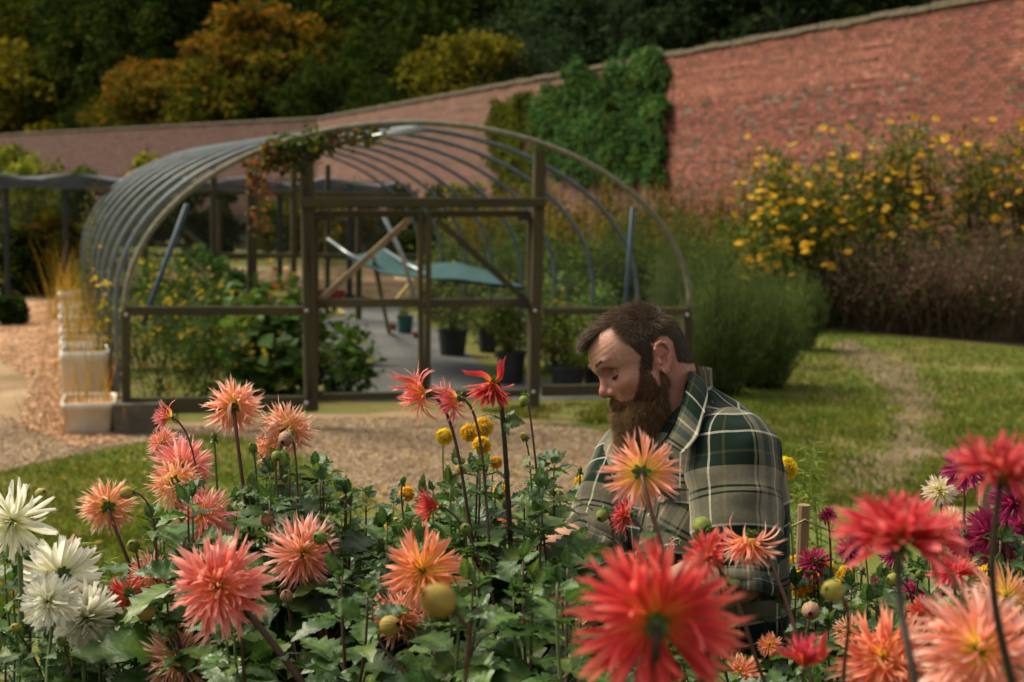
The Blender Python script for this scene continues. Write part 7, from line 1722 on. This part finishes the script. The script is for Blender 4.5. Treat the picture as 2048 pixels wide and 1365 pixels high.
lp = [(270, 2.55, 90, 4, 'leafy plant under the lone coral dahlia at the left'), (330, 2.85, 90, 5, 'leafy plant behind the left coral group'), (400, 2.45, 90, 4, 'leafy plant below the twin coral dahlias'), (470, 2.85, 100, 5, 'leafy plant rising right of the full coral dahlia'), (540, 2.55, 90, 5, 'leafy plant between the pink bud and the long petalled dahlia'), (610, 2.9, 100, 6, 'tall leafy plant behind the long petalled dahlia'),
      (680, 2.6, 100, 6, 'dense dark leafy plant left of the centre'), (740, 2.9, 100, 6, 'dense leafy plant behind the half open red dahlia'), (800, 2.5, 90, 5, 'leafy plant below the half open red dahlia'), (870, 2.95, 100, 6, 'leafy plant below the yellow pompon cluster'), (930, 2.6, 90, 5, 'leafy plant around the dark central stem'), (990, 2.95, 100, 6, 'tall leafy plant behind the dark central stem'),
      (1050, 2.55, 90, 5, 'leafy plant before the far hand'), (1110, 3.0, 90, 5, 'leafy plant left of the far sleeve'), (1150, 2.35, 60, 3, 'leafy plant in front of the near hand'), (700, 2.2, 110, 4, 'near leafy plant at the bottom, left of the blurred bud'), (900, 2.1, 110, 4, 'near leafy plant beneath the large blurred bud'), (1060, 2.1, 100, 4, 'near plant with the broad pale sheened leaves'), (500, 2.15, 110, 4, 'near leafy plant under the largest coral dahlia'),
      (200, 2.5, 80, 3, 'leafy plant below the creamy white dahlia'), (60, 2.45, 120, 5, 'leafy plant under the white dahlias'), (0, 2.3, 90, 4, 'leafy plant at the left picture edge'), (1240, 2.5, 80, 3, 'low leafy plant under the near forearm'), (1330, 2.2, 90, 4, 'low leafy plant beneath the huge red dahlia'), (1440, 2.2, 90, 3, 'low leafy plant before the shirt hem'),
      (1590, 2.6, 80, 4, 'leafy plant right of the shirt below the stake'), (1660, 2.9, 100, 5, 'leafy plant around the yellow pair'), (1740, 2.6, 100, 5, 'leafy plant under the small cream dahlia'), (1820, 3.0, 100, 6, 'dark leafy plant behind the red cup'), (1900, 2.7, 100, 5, 'leafy plant below the pale ruffled dahlia'), (1980, 2.9, 100, 6, 'leafy plant under the magenta dahlias'), (2050, 2.6, 100, 6, 'grey green leafy plant at the right picture edge'), (1650, 2.2, 90, 4, 'near leafy plant by the pink striped bud'), (1880, 2.1, 110, 4, 'near leafy plant at the bottom right'), (1700, 2.35, 100, 5, 'leafy plant under the half open red dahlia, right'), (1960, 2.3, 110, 5, 'leafy plant behind the pale corner dahlia'), (1800, 2.3, 110, 5, 'leafy plant behind the coral red one at the bottom'), (2040, 2.2, 90, 4, 'leafy plant in the bottom corner'), (1580, 2.05, 90, 4, 'near leafy plant left of the half open red dahlia'), (1740, 1.95, 100, 4, 'near leafy plant before the bottom coral red dahlia'), (1920, 1.85, 100, 4, 'near leafy plant under the pale corner dahlia'), (1130, 1.9, 90, 4, 'near leafy plant left of the huge red dahlia')]
for k, (px, D, w_, n, lb) in enumerate(lp):
    topo = 0 if D > 2.4 else 190
    if px in (1330, 1440): topo = 60
    if px in (1700, 1960, 1800) and D < 2.4: topo = 90
    leafy(px, D, w_, n, lb, 3000 + k, topo=topo, sc=1.12 if D > 2.3 else 1.05)
for k, (px, D, w_, n, lb) in enumerate([(160, 3.4, 150, 5, 'background leafy plant behind the white dahlias'), (420, 3.5, 150, 6, 'shaded plant behind the left coral group'), (580, 3.5, 150, 7, 'shaded plant behind the centre left leaves'), (760, 3.5, 150, 7, 'shaded plant behind the half open red dahlia'), (940, 3.6, 150, 7, 'shaded plant behind the central stem'), (1090, 3.5, 120, 6, 'shaded plant behind the far sleeve'), (1640, 3.6, 130, 6, 'shaded plant behind the stake'), (1790, 3.7, 150, 7, 'purple shaded plant behind the sky facing dahlia'), (1950, 3.6, 150, 7, 'shaded plant behind the magenta dahlias')]):
    leafy(px, D, w_, n, lb, 3100 + k, topo=70 if px < 500 else 40, sc=1.15, pitch=.075)
# willowy pale weeds
def willowy(px, D, top, wpx, n, label, seed):
    r = RS(seed); b = at(px, 1420, D); g = np.array([b[0], b[1], .1]); t = thing('willowy_weed', label, 'weed', g); parts = []; LV = []
    for k in range(n):
        e = at(px + r.uniform(-.5, .5) * wpx, top + abs(r.normal()) * 40, D + r.normal() * .06); s0 = g + [r.normal() * .05, r.normal() * .05, 0]; V, F = tube_branch(s0, e, .003, .001, .03, r, 5, 8); parts.append((V - g, F, np.array([.14, .17, .05])))
        m = 60; tt = r.uniform(.45, 1, (m, 1)); p = s0 + (e - s0) * tt; a = r.uniform(0, 6.28, m); d = unit(np.stack([np.cos(a), np.sin(a), r.uniform(-.4, .7, m)], 1)); L = r.uniform(.02, .042, (m, 1)) * D / 2.7; sv = unit(np.cross(d, [0, 0, 1.])); nv = np.cross(sv, d)
        V = np.stack([p, p + d * L * .45 + sv * L * .11, p + d * L - nv * L * .2, p + d * L * .45 - sv * L * .11], 1).reshape(-1, 3); kb = np.arange(m)[:, None] * 4; parts.append((V - g, np.concatenate([kb + [0, 1, 2], kb + [0, 2, 3]]), np.repeat(pal([(.15, .22, .05), (.10, .16, .035), (.22, .26, .08)], m, r=r), 4, 0)))
    V, F, C = merge(parts); obj('foliage', mesh_np('foliage', V, F, C), M_LEAF, t)
willowy(185, 2.9, 1080, 90, 14, 'pale willowy weed right of the white dahlias', 4001); willowy(130, 3.0, 1180, 70, 7, 'short pale weed behind the white dahlias', 4002)
willowy(1625, 3.6, 870, 60, 7, 'tall pale willowy weed behind the stake', 4003); willowy(1590, 3.8, 960, 70, 7, 'pale weed between the stake and the shirt', 4004); willowy(1690, 3.9, 1000, 80, 8, 'loose pale weed right of the stake', 4005)
# stakes and twine
STK = [((1608, 1010), 3.0, .026, 'cut wooden stake left of the small magenta dahlia'), ((1971, 945), 3.2, .024, 'wooden stake beneath the dark magenta dahlia'), ((1849, 1098), 2.95, .021, 'lower wooden stake behind the red cup')]
tops_ = []
for (px, py), D, w_, lb in STK:
    p = at(px, py, D); g = np.array([p[0], p[1], .15]); a = np.linspace(0, 2 * np.pi, 13)[:-1]
    V, F = tube([g - g, p - g], w_ / 2, 12); tag(obj('stake', mesh_np('stake', V, F, smooth=False), M_STAKE, None, g), lb, 'stake'); tops_.append(p)
M_TW = mat('sisal_twine', (.42, .34, .18), (.3, .23, .12), scale=80, rough=.9, bump=.4)
def twine(pts, label):
    P = [np.array(p) for p in pts]; Q = []
    for a, b in zip(P[:-1], P[1:]):
        for t_ in np.linspace(0, 1, 10)[:-1]: Q.append(a + (b - a) * t_ - np.array([0, 0, .02 * math.sin(t_ * math.pi)]))
    Q.append(P[-1]); Q = np.array(Q); c = Q[0].copy(); V, F = tube(Q - c, .0022, 6); tag(obj('twine', mesh_np('twine', V, F), M_TW, None, c), label, 'twine')
dn = lambda p, k: p - np.array([0, 0, k])
twine([at(1520, 1035, 2.98), dn(tops_[0], .03) + CB * .015, at(1760, 1055, 3.0), at(1900, 1060, 3.1), at(2060, 1085, 3.1)], 'upper twine tied round the left stake and running right')
twine([at(1860, 975, 3.3), dn(tops_[1], .012) + CB * .014, at(2060, 955, 3.2)], 'twine tied at the top of the far stake')
twine([at(1680, 1155, 2.9), at(1760, 1180, 2.9), dn(tops_[2], .1) + CB * .014, at(1990, 1195, 2.9)], 'lower twine stretched between the leaves and the short stake')
